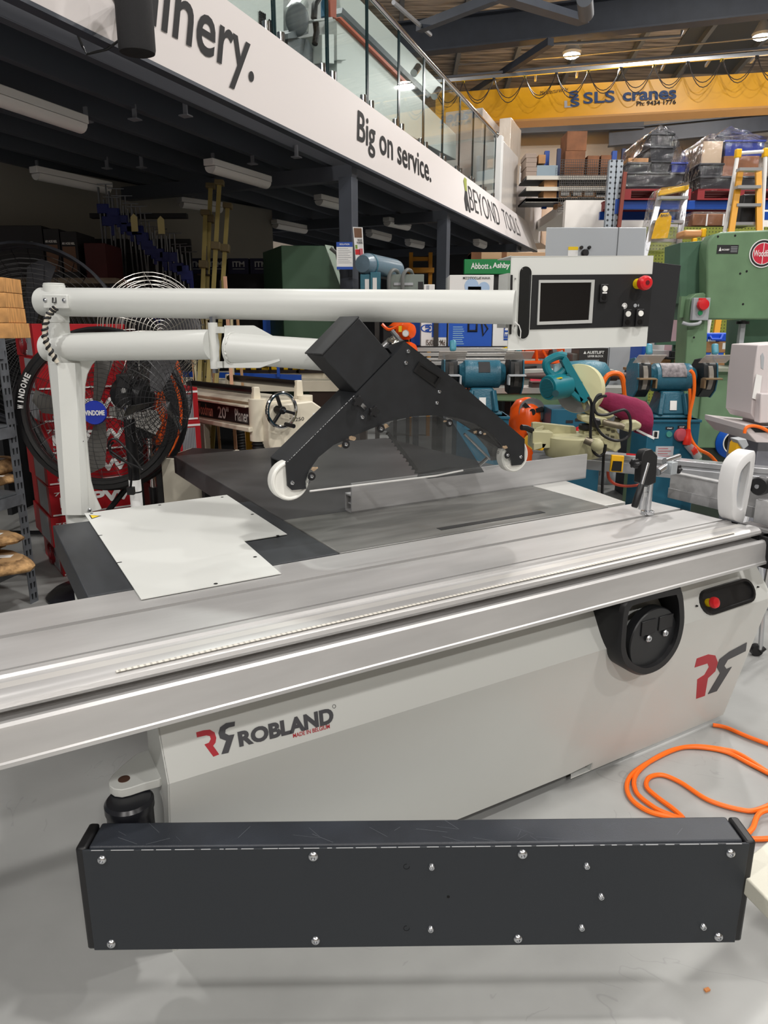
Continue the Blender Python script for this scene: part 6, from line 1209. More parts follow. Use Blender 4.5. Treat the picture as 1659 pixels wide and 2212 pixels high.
b.build('wire_mesh', mat('mesh_dark', (62, 60, 58), .5), ms)
def shelfbox(x0, y0, x1, zb_, m, nm, grp=None, d=.45, lab=None, dy=.05):
    a_, c_, q0, q1 = PXB(x0, y0, x1, y0+1, MY+dy); M = T(a_, MY+dy, zb_); t = boxthing('carton', nm, 'carton', M, c_-a_-.006, d, q1-zb_, m, .003, grp)
    if lab: flat('white_label', PAPER, t, M, (c_-a_)*.12, (c_-a_)*.85, (q1-zb_)*.2, (q1-zb_)*.85)
    return q1
for r_ in range(2):
    zr = zz[0]+r_*.15
    for i in range(4): shelfbox(1208+i*26, 443.5-r_*18.5, 1233+i*26, zr, CARD, 'small white-labelled carton behind the mesh, %s row, %s from the left' % (('lower', 'upper')[r_], ('first', 'second', 'third', 'fourth')[i]), 'white-labelled cartons behind the mesh', lab=1)
for x0, x1, y0, n_ in ((1210, 1226, 417, 'left'), (1234, 1250, 417, 'middle')): shelfbox(x0, y0, x1, zz[1], CARD, 'little open carton on the second mesh shelf, the %s one' % n_, 'little cartons on the second mesh shelf')
shelfbox(1286, 409, 1311, zz[1], CARD, 'white-labelled carton at the right of the second mesh shelf', None, lab=1)
shelfbox(1176, 388, 1205, zz[1]+.0, CARD, 'upright tan carton with pale straps left of the mesh')
zt3 = zz[3]
zq = shelfbox(1222, 326, 1266, zt3, CARD2, 'large brown carton on the top shelf, lower of two'); shelfbox(1226, 283, 1270, zq+.003, CARD2, 'large brown carton with green stickers, stacked highest on the top shelf')
shelfbox(1270, 336, 1296, zt3, CARD2, 'brown carton just right of the large stacked pair'); shelfbox(1299, 335, 1322, zt3, CARD2, 'brown carton beside the galvanised upright'); shelfbox(1362, 332, 1396, zt3, CARD2, 'brown carton behind the left wrapped load'); shelfbox(1500, 330, 1530, zt3, CARD2, 'brown carton between the two wrapped loads')
shelfbox(1160, 357, 1206, zt3, mat('carton_bluegrey', (130, 146, 156), .6), 'low blue-grey carton at the left of the top shelf'); shelfbox(1164, 334, 1180, zt3+.2, CARD, 'open brown carton leaning on the blue-grey carton')
zb_ = zt3
for k_ in range(5): zb_ = shelfbox(1136+k_ % 2, 371-k_*10, 1160+k_ % 2, zb_+.002, mat('carton_greybrown', (150, 134, 122), .7), 'flat grey-brown carton in the stack at the far left of the top shelf, %s up' % ('first', 'second', 'third', 'fourth', 'fifth')[k_], 'flat cartons stacked at the far left')
# long shrink-wrapped carton pack on a stand behind the ladders
a_, c_, q0, q1 = PXB(1496, 462, 1640, 488, 10.2); t = empty('wrapped_cartons', T((a_+c_)/2, 10.4, 0), 'shrink wrapped row of brown cartons behind the yellow step ladder', 'cartons')
b = MB(); b.box(a_, c_, 10.2, 10.6, q0, q1); b.build('cartons', CARD2, t, .01); b = MB(); b.box(a_-.03, c_+.03, 10.17, 10.63, q0-.01, q1+.03); b.build('film', WRAP, t, .03)
b = MB()
for k_ in (.2, .45, .7): x_ = a_+(c_-a_)*k_; b.box(x_, x_+.02, 10.19, 10.2, q0, q1)
b.build('strap', PAPER, t); b = MB(); b.box(a_+.1, c_-.1, 10.25, 10.55, 0, q0-.011); b.build('stand', DSTEEL, t)
# ---- ladders
LG = mat('ladder_alu', (186, 188, 190), .35, .7); LY = mat('ladder_yellow', (238, 184, 18), .4); LO = mat('ladder_orange', (212, 150, 30), .45)
def leanladder(name, label, stiles, rungs, m, Y0, Y1, rm=LG, w=.06):
    t = empty(name, T(PY(stiles[0][0], 713, Y0).x, Y0, 0), label, 'ladder')
    for (xb_, yb_, xt, yt) in stiles:
        p, q = PY(xb_, yb_, Y0), PY(xt, yt, Y1); d = q-p; p = p-d*(p.z/d.z); b = MB(); b.bar(p, q, w, .03, (0, 1, 0)); b.build('stile', m, t)
    for (x0, x1, y) in rungs:
        b = MB(); f = .5; b.bar(PY(x0, y, (Y0+Y1)/2), PY(x1, y, (Y0+Y1)/2), .09, .03); b.build('step', rm, t)
    return t
t = leanladder('step_ladder', 'aluminium step ladder in a clear bag with a big yellow label plate', [(1390, 560, 1428, 412), (1462, 560, 1482, 404)], [(1425, 1484, 428), (1410, 1474, 480), (1400, 1470, 520)], LG, 8.6, 8.8)
b = MB(); b.prism([PY(x, y, 8.72) for x, y in [(1425, 411), (1488, 399), (1488, 409), (1425, 422)]], (0, .12, 0)); b.build('top_cap', LY, t, .004)
lp = [PY(x, y, 8.6) for x, y in [(1407, 516), (1442, 514), (1452, 470), (1445, 459), (1428, 460), (1417, 478)]]; b = MB(); b.prism(lp, (0, .01, 0)); b.build('label_plate', LY, t)
tq = lambda L, Y: [PY(x, y, Y) for x, y in L]
textq('lettering', 'BAILEY', tq([(1427, 469), (1450, 466), (1451, 461), (1428, 463)], 8.59), INK, t, .002, .03); textq('lettering', 'P170', tq([(1456, 480), (1458, 466), (1451, 466), (1449, 480)], 8.6), DBLUE, t, .002, .03)
wm = [(1398, 540), (1403, 500), (1420, 420), (1430, 405), (1460, 402), (1490, 390), (1487, 420), (1478, 480), (1466, 535), (1440, 545)]; b = MB(); F = [PY(x, y, 8.55) for x, y in wm]; b.prism(F, (0, .28, 0)); TRI(b.bm, 4); b.build('clear_bag', WRAP, t, 0, 60)
t = leanladder('platform_ladder', 'orange fibreglass step ladder standing behind the green bandsaw', [(1580, 497, 1599, 368), (1640, 497, 1638, 368)], [(1594, 1642, 367), (1590, 1640, 405), (1588, 1640, 444), (1584, 1640, 484)], LO, 8.0, 8.2)
for (xb_, yb_, xt, yt) in ((1566, 497, 1594, 332), (1645, 497, 1654, 330)):
    p, q = PY(xb_, yb_, 8.2), PY(xt, yt, 8.3); d = q-p; p = p-d*(p.z/d.z); b = MB(); b.tube([p, q], .022, 8); b.build('white_rail', PAPER, t)
    b = MB(); b.cbox(q, (.06, .06, .09)); b.build('rail_cap', LY, t, .01)
b = MB(); b.tube([PY(1594, 331, 8.3), PY(1654, 327, 8.3)], .018, 8); b.build('top_rail', PAPER, t)
b = MB(); b.box(PY(1596, 480, 8.18).x, PY(1636, 480, 8.18).x, 8.15, 8.5, PY(1600, 442, 8.18).z-.2, PY(1600, 420, 8.18).z); tag(b.build('black_tool_case', BLK, None, .02), 'black tool case stored on the orange ladder steps', 'tool case')
t = leanladder('work_platform', 'low folded work platform with yellow end caps between the ladders', [(1500, 560, 1500, 528), (1520, 560, 1519, 505)], [], PAPER, 8.4, 8.4, w=.03)
b = MB(); p0, p1 = PY(1478, 511, 8.35), PY(1518, 496, 8.35); b.box(p0.x, p1.x, 8.35, 8.6, p0.z, p1.z); b.build('wrapped_deck', mat('deck_orange', (206, 150, 100), .4), t, .02)
for x, y in ((1499, 524), (1519, 503)): b = MB(); b.cbox(PY(x, y, 8.38), (.05, .06, .09)); b.build('end_cap', LY, t, .01)
# ---- green bandsaw
BY = 5.3; t = empty('green_bandsaw', T(PY(1580, 713, BY).x, BY, 0), 'large green bandsaw with a round red badge at the right', 'bandsaw'); GL = GREEN
hp = [(1482+45, 690), (1527, 540), (1531, 520), (1542, 506), (1560, 501), (1720, 494), (1720, 690)]; b = MB(); polypx(b, hp, BY, .14); b.build('wheel_cover', GL, t, .012)
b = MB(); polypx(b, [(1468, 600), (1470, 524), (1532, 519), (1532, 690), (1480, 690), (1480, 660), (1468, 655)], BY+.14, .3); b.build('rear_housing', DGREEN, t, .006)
b = MB(); polypx(b, [(1472, 1010), (1481, 770), (1488, 662), (1491, 645), (1503, 634), (1520, 632), (1532, 640), (1526, 760), (1516, 1010)], BY+.02, .2); b.build('neck_column', GL, t, .006)
b = MB(); xa_, xb_, z0, z1 = pxbox(b, 1512, 800, 1640, 968, BY+.0, .5); b.build('lower_door', GL, t, .008); b = MB(); b.box(xa_+.02, xb_+.4, BY+.03, BY+.45, 0, z0); b.build('plinth', mat('plinth_dark', (44, 56, 46), .5), t)
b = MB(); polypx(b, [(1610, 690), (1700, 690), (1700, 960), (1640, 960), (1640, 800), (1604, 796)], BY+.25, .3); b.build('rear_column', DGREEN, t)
b = MB(); pxbox(b, 1520, 796, 1700, 803, BY-.05, .5); b.build('table', mat('table_pale', (150, 156, 140), .4, .4), t); b = MB(); pxbox(b, 1596, 692, 1606, 795, BY+.12, .04); b.build('guide_post', GREYP, t); b = MB(); p = PY(1604, 700, BY+.1); b.cyl(p, p+Vector((0, 0, .02)), .045, n=16); b.build('guide_wheel', BLK, t)
b = MB(); xa_, xb_, z0, z1 = pxbox(b, 1497, 643, 1533, 692, BY-.035, .04); sw_ = b.build('switch_box', mat('switch_grey', (160, 164, 168), .4), t, .004)
b = MB(); p = PY(1515.5, 658, BY-.035); b.lathe([(.03, 0), (.042, .02), (.036, .045), (.01, .05)], p, (0, -1, 0), 24); b.build('stop_button', RED, sw_); b = MB(); b.cbox(p+Vector((0, -.004, .03)), (.05, .01, .03)); b.build('stop_hood', RED, sw_); b = MB(); p = PY(1512, 676, BY-.035); b.lathe([(.016, 0), (.016, .01)], p, (0, -1, 0), 18); b.build('start_button', mat('start_green', (40, 150, 96), .4), sw_)
b = MB(); b.tube(smooth([PY(1474, 697, BY-.02), PY(1490, 701, BY-.03), PY(1508, 699, BY-.03), PY(1513, 694, BY-.02)], 5), .012, 8); b.build('conduit', GREYP, t)
pc_ = PY(1647, 548, BY); b = MB(); b.lathe([(.092, 0), (.092, .004)], pc_, (0, -1, 0), 40); bd = b.build('badge', INK, t); b = MB(); b.ring(pc_+Vector((0, -.004, 0)), (0, 1, 0), .092, .004, 40, 5); b.ring(pc_+Vector((0, -.004, 0)), (0, 1, 0), .072, .003, 40, 5); b.build('badge_ring', PAPER, bd); b = MB(); b.lathe([(.07, .004), (.07, .006)], pc_, (0, -1, 0), 40); b.build('badge_face', mat('badge_red', (196, 44, 64), .4), bd); b = MB(); b.box(pc_.x-.001, pc_.x+.003, pc_.y-.0075, pc_.y-.006, pc_.z-.07, pc_.z+.07); b.build('badge_line', PAPER, bd)
textq('lettering', 'Woodfast', [pc_+Vector((-.066, -.008, -.02)), pc_+Vector((.066, -.008, -.02)), pc_+Vector((.066, -.008, .024)), pc_+Vector((-.066, -.008, .024))], PAPER, bd, .001, .01)
b = MB(); xa_, xb_, z0, z1 = pxbox(b, 1549, 529, 1595, 548, BY-.003, .003); dp = b.build('data_plate', INK, t); M = T(xa_, BY, z0); w_, h_ = xb_-xa_, z1-z0
b = MB(M); b.prism([(w_*.08, -.004, h_*.3), (w_*.2, -.004, h_*.3), (w_*.14, -.004, h_*.75)], (0, -.001, 0)); b.build('plate_mark', PAPER, dp); textq('lettering', 'MACHINERY', [(w_*.22, -.004, h_*.35), (w_*.58, -.004, h_*.35), (w_*.58, -.004, h_*.55), (w_*.22, -.004, h_*.55)], PAPER, dp, .001, .02, M=M)
for k_ in range(4): flat('print_line', GREYP, dp, M, w_*.64, w_*.95, h_*(.2+.18*k_), h_*(.26+.18*k_), -.003, .001)
for x, y in ((1551, 511), (1588, 509), (1613, 586), (1599, 591), (1605, 657), (1499, 729)): b = MB(); b.lathe([(.008, 0), (.007, .003)], PY(x, y, BY), (0, -1, 0), 10); b.build('bolt', BLK, t)
b = MB(); p = PY(1582, 955, BY-.01); b.lathe([(.125, -.02), (.125, .0), (.10, .02), (.085, .03)], p, (0, -1, 0), 32, False); dpo = b.build('dust_port', mat('port_blue', (24, 90, 196), .4), t); b = MB(); b.lathe([(.086, .0), (.086, .035), (.078, .035), (.078, .0)], p, (0, -1, 0), 32, False); b.build('port_rim', PAPER, dpo); b = MB(); b.lathe([(.08, .0), (.08, .003)], p, (0, -1, 0), 28); b.build('port_hole', mat('hole_black', (4, 4, 4)), dpo)
b = MB(); pxbox(b, 1470, 640, 1492, 686, BY+.1, .04); b.build('guide_arm', GL, t)
# ---- bench behind the bandsaw with stock
KY = 6.6; xa_, xb_, z0, z1 = PXB(1392, 800, 1612, 806, KY); zk = z1; bn = empty('stock_bench', T((xa_+xb_)/2, KY, 0), 'bench behind the bandsaw holding cartons and a blue case', 'bench'); b = MB(); b.box(xa_, xb_, KY, KY+.6, z0, zk); b.build('top', CARD, bn)
for x_ in (xa_, xb_-.06): b = MB(); b.box(x_, x_+.06, KY+.03, KY+.55, 0, z0); b.build('leg', DSTEEL, bn)
def stock(name, x0, y0, x1, y1, m, nm, cat='carton', zb=None, d=.35, Y=KY, bev=.004):
    a_, c_, q0, q1 = PXB(x0, y0, x1, y1, Y); z_ = q0 if zb is None else zb; M = T(a_, Y+.02, z_); return boxthing(name, nm, cat, M, c_-a_, d, q1-z_, m, bev), M, c_-a_, q1
t, M, w_, z_ = stock('plain_carton', 1527, 775, 1598, 800, CARD, 'plain tan carton lowest in the stack seen through the bandsaw', zb=zk); flat('tape_strip', PAPER, t, M, 0, w_, .005, .012)
t, M, w_, z_ = stock('jack_carton', 1527, 762, 1594, 775, BLUEC, 'flat blue carton with white lettering in the bandsaw gap', zb=z_+.001); ftx('EC', t, M, .06, .11, .035, .06, PAPER, -.002, .04); ftx('t Jack', t, M, .05, .14, .008, .028, PAPER, -.002, .04); flat('yellow_label', YEL, t, M, .16, .22, .02, .05)
t, M, w_, z_ = stock('labelled_carton', 1527, 738, 1598, 761, CARD, 'tan carton with a white label in the bandsaw gap', zb=z_+.001); flat('white_label', PAPER, t, M, w_*.5, w_*.72, .03, .085)
t, M, w_, z_ = stock('blue_case', 1527, 719, 1600, 737, mat('case_blue', (28, 84, 214), .35), 'blue plastic carry case on top of the tan carton in the bandsaw gap', 'case', zb=z_+.001, bev=.012); b = MB(M); b.tube([(w_*.1, -.01, .05), (w_*.14, -.03, .02), (w_*.4, -.03, .02), (w_*.48, -.01, .06)], .012, 8); b.build('handle', mat('case_blue', (28, 84, 214)), t); flat('white_label', PAPER, t, M, .02, .09, .0, .018)
stock('tray_carton', 1398, 771, 1478, 800, CARD, 'low tan tray carton left of the bandsaw neck', zb=zk); t, M, w_, z_ = stock('clear_organiser', 1412, 757, 1450, 771, mat('clear_box', (206, 206, 208), .2, alpha=.5), 'clear plastic organiser on the tan tray carton', 'box', zb=PY(1430, 770.8, KY).z)
stock('blue_drum', 1390, 735, 1406, 772, DBLUE, 'blue container at the lower right corner of the control panel', 'container', zb=zk, bev=.02); stock('white_pack', 1436, 730, 1462, 756, PAPER, 'white pack behind the clear organiser', 'pack', zb=zk, Y=KY+.3); stock('pink_pack', 1466, 690, 1484, 790, mat('pack_pink', (206, 170, 172), .5), 'pale pink plastic pack left of the bandsaw neck', 'pack', zb=zk)
t = empty('black_router_jig', T(PY(1463, 775, KY-.1).x, KY-.06, 0), 'black cast router jig on a slim green bracket left of the bandsaw', 'jig'); b = MB(); pxbox(b, 1442, 771, 1478, 777, KY-.1, .1); pxbox(b, 1450, 758, 1474, 771, KY-.1, .06); pxbox(b, 1460, 753, 1463, 760, KY-.1, .03); pxbox(b, 1467, 753, 1470, 760, KY-.1, .03); b.build('jig', BLK, t, .006); b = MB(); pxbox(b, 1418, 737, 1474, 745, KY-.1, .05); pxbox(b, 1452, 745, 1457, 800, KY-.06, .03, 0); b.build('bracket', DGREEN, t)
# ---------------------------------------------------------------- bench grinders
GM = mat('grinder_teal', (44, 98, 118), .36, bump=.2, bscale=90); PED = mat('pedestal_teal', (30, 92, 116), .4)
def grinder(cx, cy, Y, label, red=True):
    c = PY(cx, cy, Y); s = Y*1.02/1530; M = T(c.x, Y, 0); z = c.z; t = empty('pedestal_grinder', M, label, 'grinder', 'pedestal grinders')
    g = lambda: MB(M); q = lambda dx, dy: (dx*s, z-dy*s)
    b = g(); b.lathe([(.05, -.155), (.062, -.15), (.075, -.125), (.09, -.115), (.092, -.085), (.09, -.08), (.09, .08), (.092, .085), (.09, .115), (.075, .125), (.062, .15), (.05, .155)], (0, 0, z), (1, 0, 0), 32); b.build('motor', GM, t, 0, 30)
    b = g(); b.rings([[(x*1.0, y, z-.085-.0) for x, y in ((-.075, -.07), (.075, -.07), (.075, .07), (-.075, .07))], [(x, y, z-.13) for x, y in ((-.08, -.08), (.08, -.08), (.08, .08), (-.08, .08))], [(x, y, z-.235) for x, y in ((-.105, -.1), (.105, -.1), (.105, .1), (-.105, .1))]]); b.box(-.13, .13, -.12, .12, z-.262, z-.235); nk = b.build('neck', GM, t, .012)
    for x_ in (-.07, .07): b = g(); b.bar((x_, -.085, z-.1), (x_*1.25, -.118, z-.235), .03, .03); b.build('rib', GM, nk, .006)
    b = g(); b.prism([(-.022, -.098, z-.205), (.022, -.098, z-.205), (.022, -.088, z-.145), (-.022, -.088, z-.145)], (0, -.004, 0)); b.build('label', PAPER, nk)
    b = g(); b.box(-.17, .17, -.14, .16, 0, z-.262); pd = b.build('pedestal', PED, t, .006); b = g(); b.box(-.175, .175, -.15, .165, z-.28, z-.262); b.build('pedestal_top', PED, t, .003)
    for s_ in (-1, 1):
        x_ = s_*.21; b = g(); oc = [(.055, .115), (-.03, .125), (-.10, .09), (-.125, .0), (-.11, -.075), (-.05, -.125), (.06, -.12), (.1, -.05), (.11, .06)]
        b.rings([[(x_+w_, y, z+h_) for y, h_ in oc] for w_ in (-.042, .042)]); hs_ = b.build('wheel_guard', mat('guard_black', (28, 32, 34), .45), t, .006)
        b = g(); b.rings([[(x_+s_*.044+w_, y*1.03, z+h_*1.03) for y, h_ in oc] for w_ in (-.004, .006)]); b.build('guard_cover', GM, hs_, .003)
        b = g(); b.lathe([(.02, -.014), (.108, -.014), (.108, .014), (.02, .014)], (x_, -.03, z), (1, 0, 0), 30); b.build('wheel', mat('abrasive_grey', (150, 146, 138), .8) if cx > 1300 else mat('abrasive_dark', (74, 72, 70), .8), t)
        b = g(); b.box(x_-.06, x_+.05, -.19, -.135, z-.005, z+.006); b.box(x_-s_*.055-.006, x_-s_*.055+.006, -.18, -.12, z-.06, z-.0); b.build('tool_rest', mat('rest_brown', (132, 112, 84), .5, .4) if cx > 1300 else GREYP, t, .002)
        b = g(); Rm = Matrix.Rotation(R(-28), 4, 'X'); b.cbox((x_, -.17, z+.125), (.175, .11, .004), Rm); b.build('eye_shield', PLEXI if 0 else mat('shield_clear', (214, 206, 198), .12, alpha=.55), t, .001)
        b = g(); b.cbox((x_+.005, -.13, z+.185), (.042, .03, .07), Matrix.Rotation(R(-20), 4, 'X')); b.build('shield_knob', mat('knob_teal', (70, 140, 160), .3), t, .012)
        b = g(); b.bar((x_+.005, -.12, z+.17), (x_, -.06, z+.11), .02, .01); b.build('shield_stem', GREYP, t)
    if cx > 1300:
        b = g(); b.prism([(-.09, -.097*math.cos(R(a)), z+.097*math.sin(R(a))) for a in (5, 30, 55, 75)]+[(-.09, -.085*math.cos(R(a)), z+.085*math.sin(R(a))) for a in (75, 55, 30, 5)], (.16, 0, 0)); b.build('worn_nameplate', mat('worn_plate', (110, 104, 106), .5, .4, var=.3, scale=40), t)
    else: b = g(); b.prism([(-.03, -.094*math.cos(R(a)), z+.094*math.sin(R(a))) for a in (10, 35, 60)]+[(-.03, -.088*math.cos(R(a)), z+.088*math.sin(R(a))) for a in (60, 35, 10)], (.075, 0, 0)); b.build('nameplate', INK, t)
    if red:
        yb = -.14; b = g(); b.box(-.135, -.095, yb-.004, yb, z-.385, z-.335); b.build('switch_plate', PAPER, pd); b = g(); b.cbox((-.12, yb-.015, z-.357), (.012, .02, .035)); b.build('rotary_switch', BLK, pd)
        b = g(); b.lathe([(.02, 0), (.019, .008)], (-.028, yb, z-.357), (0, -1, 0), 20); b.build('start_button', mat('start_teal', (70, 140, 130), .4), pd); b = g(); b.lathe([(.03, 0), (.044, .012), (.036, .035), (.01, .042)], (.044, yb, z-.36), (0, -1, 0), 24); b.build('stop_button', mat('faded_red', (186, 80, 92), .4), pd)
        for x_, z_, s__ in ((-.028, -.318, 'START'), (.05, -.31, 'STOP')): b = g(); b.box(x_-.026, x_+.026, yb-.002, yb, z+z_-.009, z+z_+.009); b.build('button_label', INK, pd); textq('lettering', s__, [(x_-.016, yb-.003, z+z_-.004), (x_+.016, yb-.003, z+z_-.004), (x_+.016, yb-.003, z+z_+.004), (x_-.016, yb-.003, z+z_+.004)], PAPER, pd, .001, .03, M=M)
        b = g(); b.box(-.105, .012, yb-.003, yb, z-.515, z-.437); b.build('notice_plate', mat('plate_grey', (186, 186, 190), .5), pd); 
        for k_ in range(4): b = g(); b.box(-.09, -.005-.02*(k_ % 2), yb-.0045, yb-.003, z-.505+.017*k_, z-.499+.017*k_); b.build('notice_line', mat('line_pink', (180, 120, 124), .5), pd)
    return t, M, z
gR, MR, zR = grinder(1448, 815, 4.75, 'teal pedestal grinder with a big faded red stop button, right of the mitre saw')
cdp = [(1491, 800), (1499, 812), (1499, 850), (1489, 900), (1490, 940), (1506, 968), (1534, 984), (1560, 1015)]
b = MB(); b.tube(smooth([PY(x, y, 4.6) for x, y in cdp], 6), .011, 8); b.tube(smooth([PY(x, y, 4.62) for x, y in [(1490, 840), (1491, 880), (1488, 930)]], 4), .011, 8); b.build('orange_lead', ORANGE, gR)
b = MB(); p = PY(1487, 927, 4.58); b.lathe([(.015, 0), (.018, -.04), (.022, -.05), (.026, -.075), (.026, -.1)], p, (0, 0, 1), 16); b.build('plug_body', mat('plug_red', (222, 46, 30), .4), gR); q = PY(1497, 973, 4.58); b = MB(); b.lathe([(.03, -.018), (.033, -.01), (.033, .01), (.03, .018)], q, (.8, 0, .5), 20); b.build('plug_ring', mat('plug_red', (222, 46, 30)), gR); b = MB(); b.cyl(p+Vector((0, 0, -.1)), q, .022, .028, 14); b.cyl(q, q+Vector((.04, 0, -.05)), .026, n=14); b.build('plug_clear', mat('clear_box', (206, 206, 208)), gR)
gL, ML, zL = grinder(1040, 808, 4.75, 'teal pedestal grinder partly hidden behind the saw guard, left of the mitre saw', False)
b = MB(); b.tube(smooth([PY(x, y, 4.95) for x, y in [(1006, 786), (1004, 800), (1003, 850), (1010, 900)]], 6), .016, 8); b.build('orange_lead', ORANGE, gL)
# buffing machine with tapered spindles
Yb = 5.15; c = PY(1262, 812, Yb); t = empty('buffing_machine', T(c.x, Yb, 0), 'teal pedestal buffing machine with tapered spindles behind the mitre saw', 'buffer')
b = MB(); b.lathe([(.03, -.2), (.07, -.19), (.1, -.14), (.11, -.02), (.11, .06), (.095, .14), (.06, .17), (.03, .175)], c, (1, 0, 0), 30); b.build('motor', TEAL, t, 0, 40)
b = MB(); b.lathe([(.035, -.2), (.035, -.27), (.026, -.28), (.02, -.4), (.005, -.5)], c, (1, 0, 0), 18); b.build('spindle', mat('spindle_brown', (86, 70, 66), .5, .4), t); b = MB(); b.lathe([(.035, .17), (.035, .23), (.026, .24), (.02, .4), (.005, .52)], c, (1, 0, 0), 18); b.build('spindle', mat('spindle_brown', (86, 70, 66), .5, .4), t)
b = MB(); b.cbox(c+Vector((-.02, 0, -.14)), (.22, .2, .14)); b.build('neck', TEAL, t, .02); b = MB(); xa_, xb_, z0, z1 = pxbox(b, 1188, 884, 1300, 1000, Yb-.14, .32, 0); pd = b.build('pedestal', PED, t, .006)
b = MB(); p = PY(1251, 933, Yb-.14); b.lathe([(.03, 0), (.045, .02), (.036, .05), (.01, .06)], p, (0, -1, 0), 24); b.build('stop_button', RED, pd)
for x, y in ((1230, 911), (1250, 907)): b = MB(); p = PY(x, y, Yb-.141); b.cbox(p, (.05, .004, .02)); b.build('button_label', INK, pd)
b = MB(); b.tube(smooth([PY(x, y, Yb-.1) for x, y in [(1300, 852), (1302, 830), (1312, 812), (1328, 806), (1342, 812), (1348, 835), (1350, 870)]], 6), .018, 8); b.build('orange_lead', ORANGE, t)
# green lathe bed
Yl = 5.75; t = empty('green_lathe', T(PY(1200, 713, Yl).x, Yl, 0), 'long green wood lathe bed behind the grinders', 'lathe')
b = MB(); polypx(b, [(1040, 850), (1400, 850), (1400, 868), (1290, 874), (1215, 880), (1200, 905), (1160, 905), (1150, 880), (1120, 868), (1040, 866)], Yl, .25); b.build('bed', GREEN, t, .01)
b = MB(); pxbox(b, 1040, 838, 1400, 850, Yl-.02, .3); b.build('bed_way', mat('way_pale', (176, 176, 170), .35, .5), t); b = MB(); xa_, xb_, z0, z1 = pxbox(b, 1152, 905, 1210, 930, Yl+.02, .22, 0); b.build('leg', GREEN, t, .01); b = MB(); pxbox(b, 1380, 868, 1400, 930, Yl+.02, .22, 0); b.build('leg', GREEN, t); b = MB(); pxbox(b, 1046, 866, 1066, 930, Yl+.02, .22, 0); b.build('leg', GREEN, t)
b = MB(); pxbox(b, 1150, 826, 1182, 838, Yl, .15); b.build('tool_rest_base', mat('spindle_brown', (86, 70, 66)), t); b = MB(); pxbox(b, 1146, 818, 1172, 823, Yl-.05, .03); b.build('red_strip', mat('strip_pink', (232, 70, 92), .5), t)
# pale jointer with stock on top
Yj = 6.7; xa_, xb_, z0, z1 = PXB(1090, 798, 1326, 812, Yj); zj = z1; t = empty('pale_jointer', T((xa_+xb_)/2, Yj, 0), 'pale grey jointer table behind the mitre saw', 'jointer'); PAL = mat('jointer_grey', (186, 184, 178), .4)
b = MB(); b.box(xa_, xb_, Yj, Yj+.6, z0, z1); b.build('table', PAL, t, .004); b = MB(); b.box(xa_+.2, xb_-.2, Yj+.1, Yj+.5, 0, z0); b.build('body', PAL, t, .004); b = MB(); pxbox(b, 1190, 824, 1206, 846, Yj-.01, .05); b.build('blue_panel', DBLUE, t); b = MB(); b.bar((xa_+.15, Yj+.02, zj+.012), (xa_+.5, Yj+.35, zj+.012), .02, .02); b.build('fence_bar', BLK, t)
M = T(PY(1256, 790, Yj).x, Yj+.1, zj+.001); a_, c_, q0, q1 = PXB(1256, 752, 1318, 797, Yj+.1); t = boxthing('lever_block_carton', 'black carton printed with white lettering under the control panel', 'carton', M, c_-a_, .3, q1-zj, mat('carton_charcoal', (48, 46, 46), .5)); w_, h_ = c_-a_, q1-zj; ftx('AUSTLIFT', t, M, w_*.26, w_*.86, h_*.72, h_*.86, PAPER, -.002, .03); ftx('LEVER BLOCK', t, M, w_*.3, w_*.84, h_*.56, h_*.66, PAPER, -.002, .02); b = MB(M); b.prism([(w_*.14, -.002, h_*.72), (w_*.24, -.002, h_*.72), (w_*.19, -.002, h_*.86)], (0, -.001, 0)); b.build('mark', PAPER, t)
for k_ in range(2): flat('print_line', GREYP, t, M, w_*.2, w_*.7, h_*(.25+.14*k_), h_*(.29+.14*k_))
b = MB(M); b.box(-.002, 0, .02, .28, .02, h_*.9); b.build('brown_side', mat('carton_side', (96, 84, 76), .6), t)
a_, c_, q0, q1 = PXB(1236, 764, 1254, 797, Yj+.15); boxthing('dark_case', 'small dark case standing left of the black printed carton', 'case', T(a_, Yj+.15, zj+.001), c_-a_, .3, q1-zj, mat('case_taupe', (84, 78, 74), .5), .012)
t = empty('orange_trolley', T(PY(1172, 770, Yj+.2).x, Yj+.25, zj), 'orange tubular frame with an orange tray on the pale jointer', 'trolley'); Yo = Yj+.2
b = MB(); b.tube([PY(1128, 790, Yo), PY(1130, 752, Yo), PY(1218, 752, Yo), PY(1218, 782, Yo), PY(1128, 784, Yo)], .02, 8); b.tube([PY(1160, 783, Yo), PY(1158, 752, Yo)], .015, 8); b.tube([PY(1188, 783, Yo), PY(1172, 756, Yo)], .012, 8); b.build('tube_frame', OR, t); b = MB(); a_, c_, q0, q1 = PXB(1134, 755, 1212, 775, Yo+.08); b.box(a_, c_, Yo+.08, Yo+.3, q0, q1); b.build('tray', mat('tray_orange', (214, 84, 40), .4), t, .01); b = MB(); p = PY(1116, 775, Yo); b.lathe([(.07, -.03), (.09, -.02), (.09, .02), (.07, .03)], p, (1, .2, 0), 22); b.lathe([(.05, -.02), (.05, .02)], PY(1194, 762, Yo+.02), (1, .2, 0), 18); b.build('wheel', mat('wheel_grey', (90, 90, 92), .6), t); b = MB(); b.box(PY(1130, 790, Yo).x, PY(1216, 790, Yo).x, Yo-.02, Yo+.25, zj+.001, PY(1170, 786, Yo).z); b.build('foot', mat('wheel_grey', (90, 90, 92)), t)
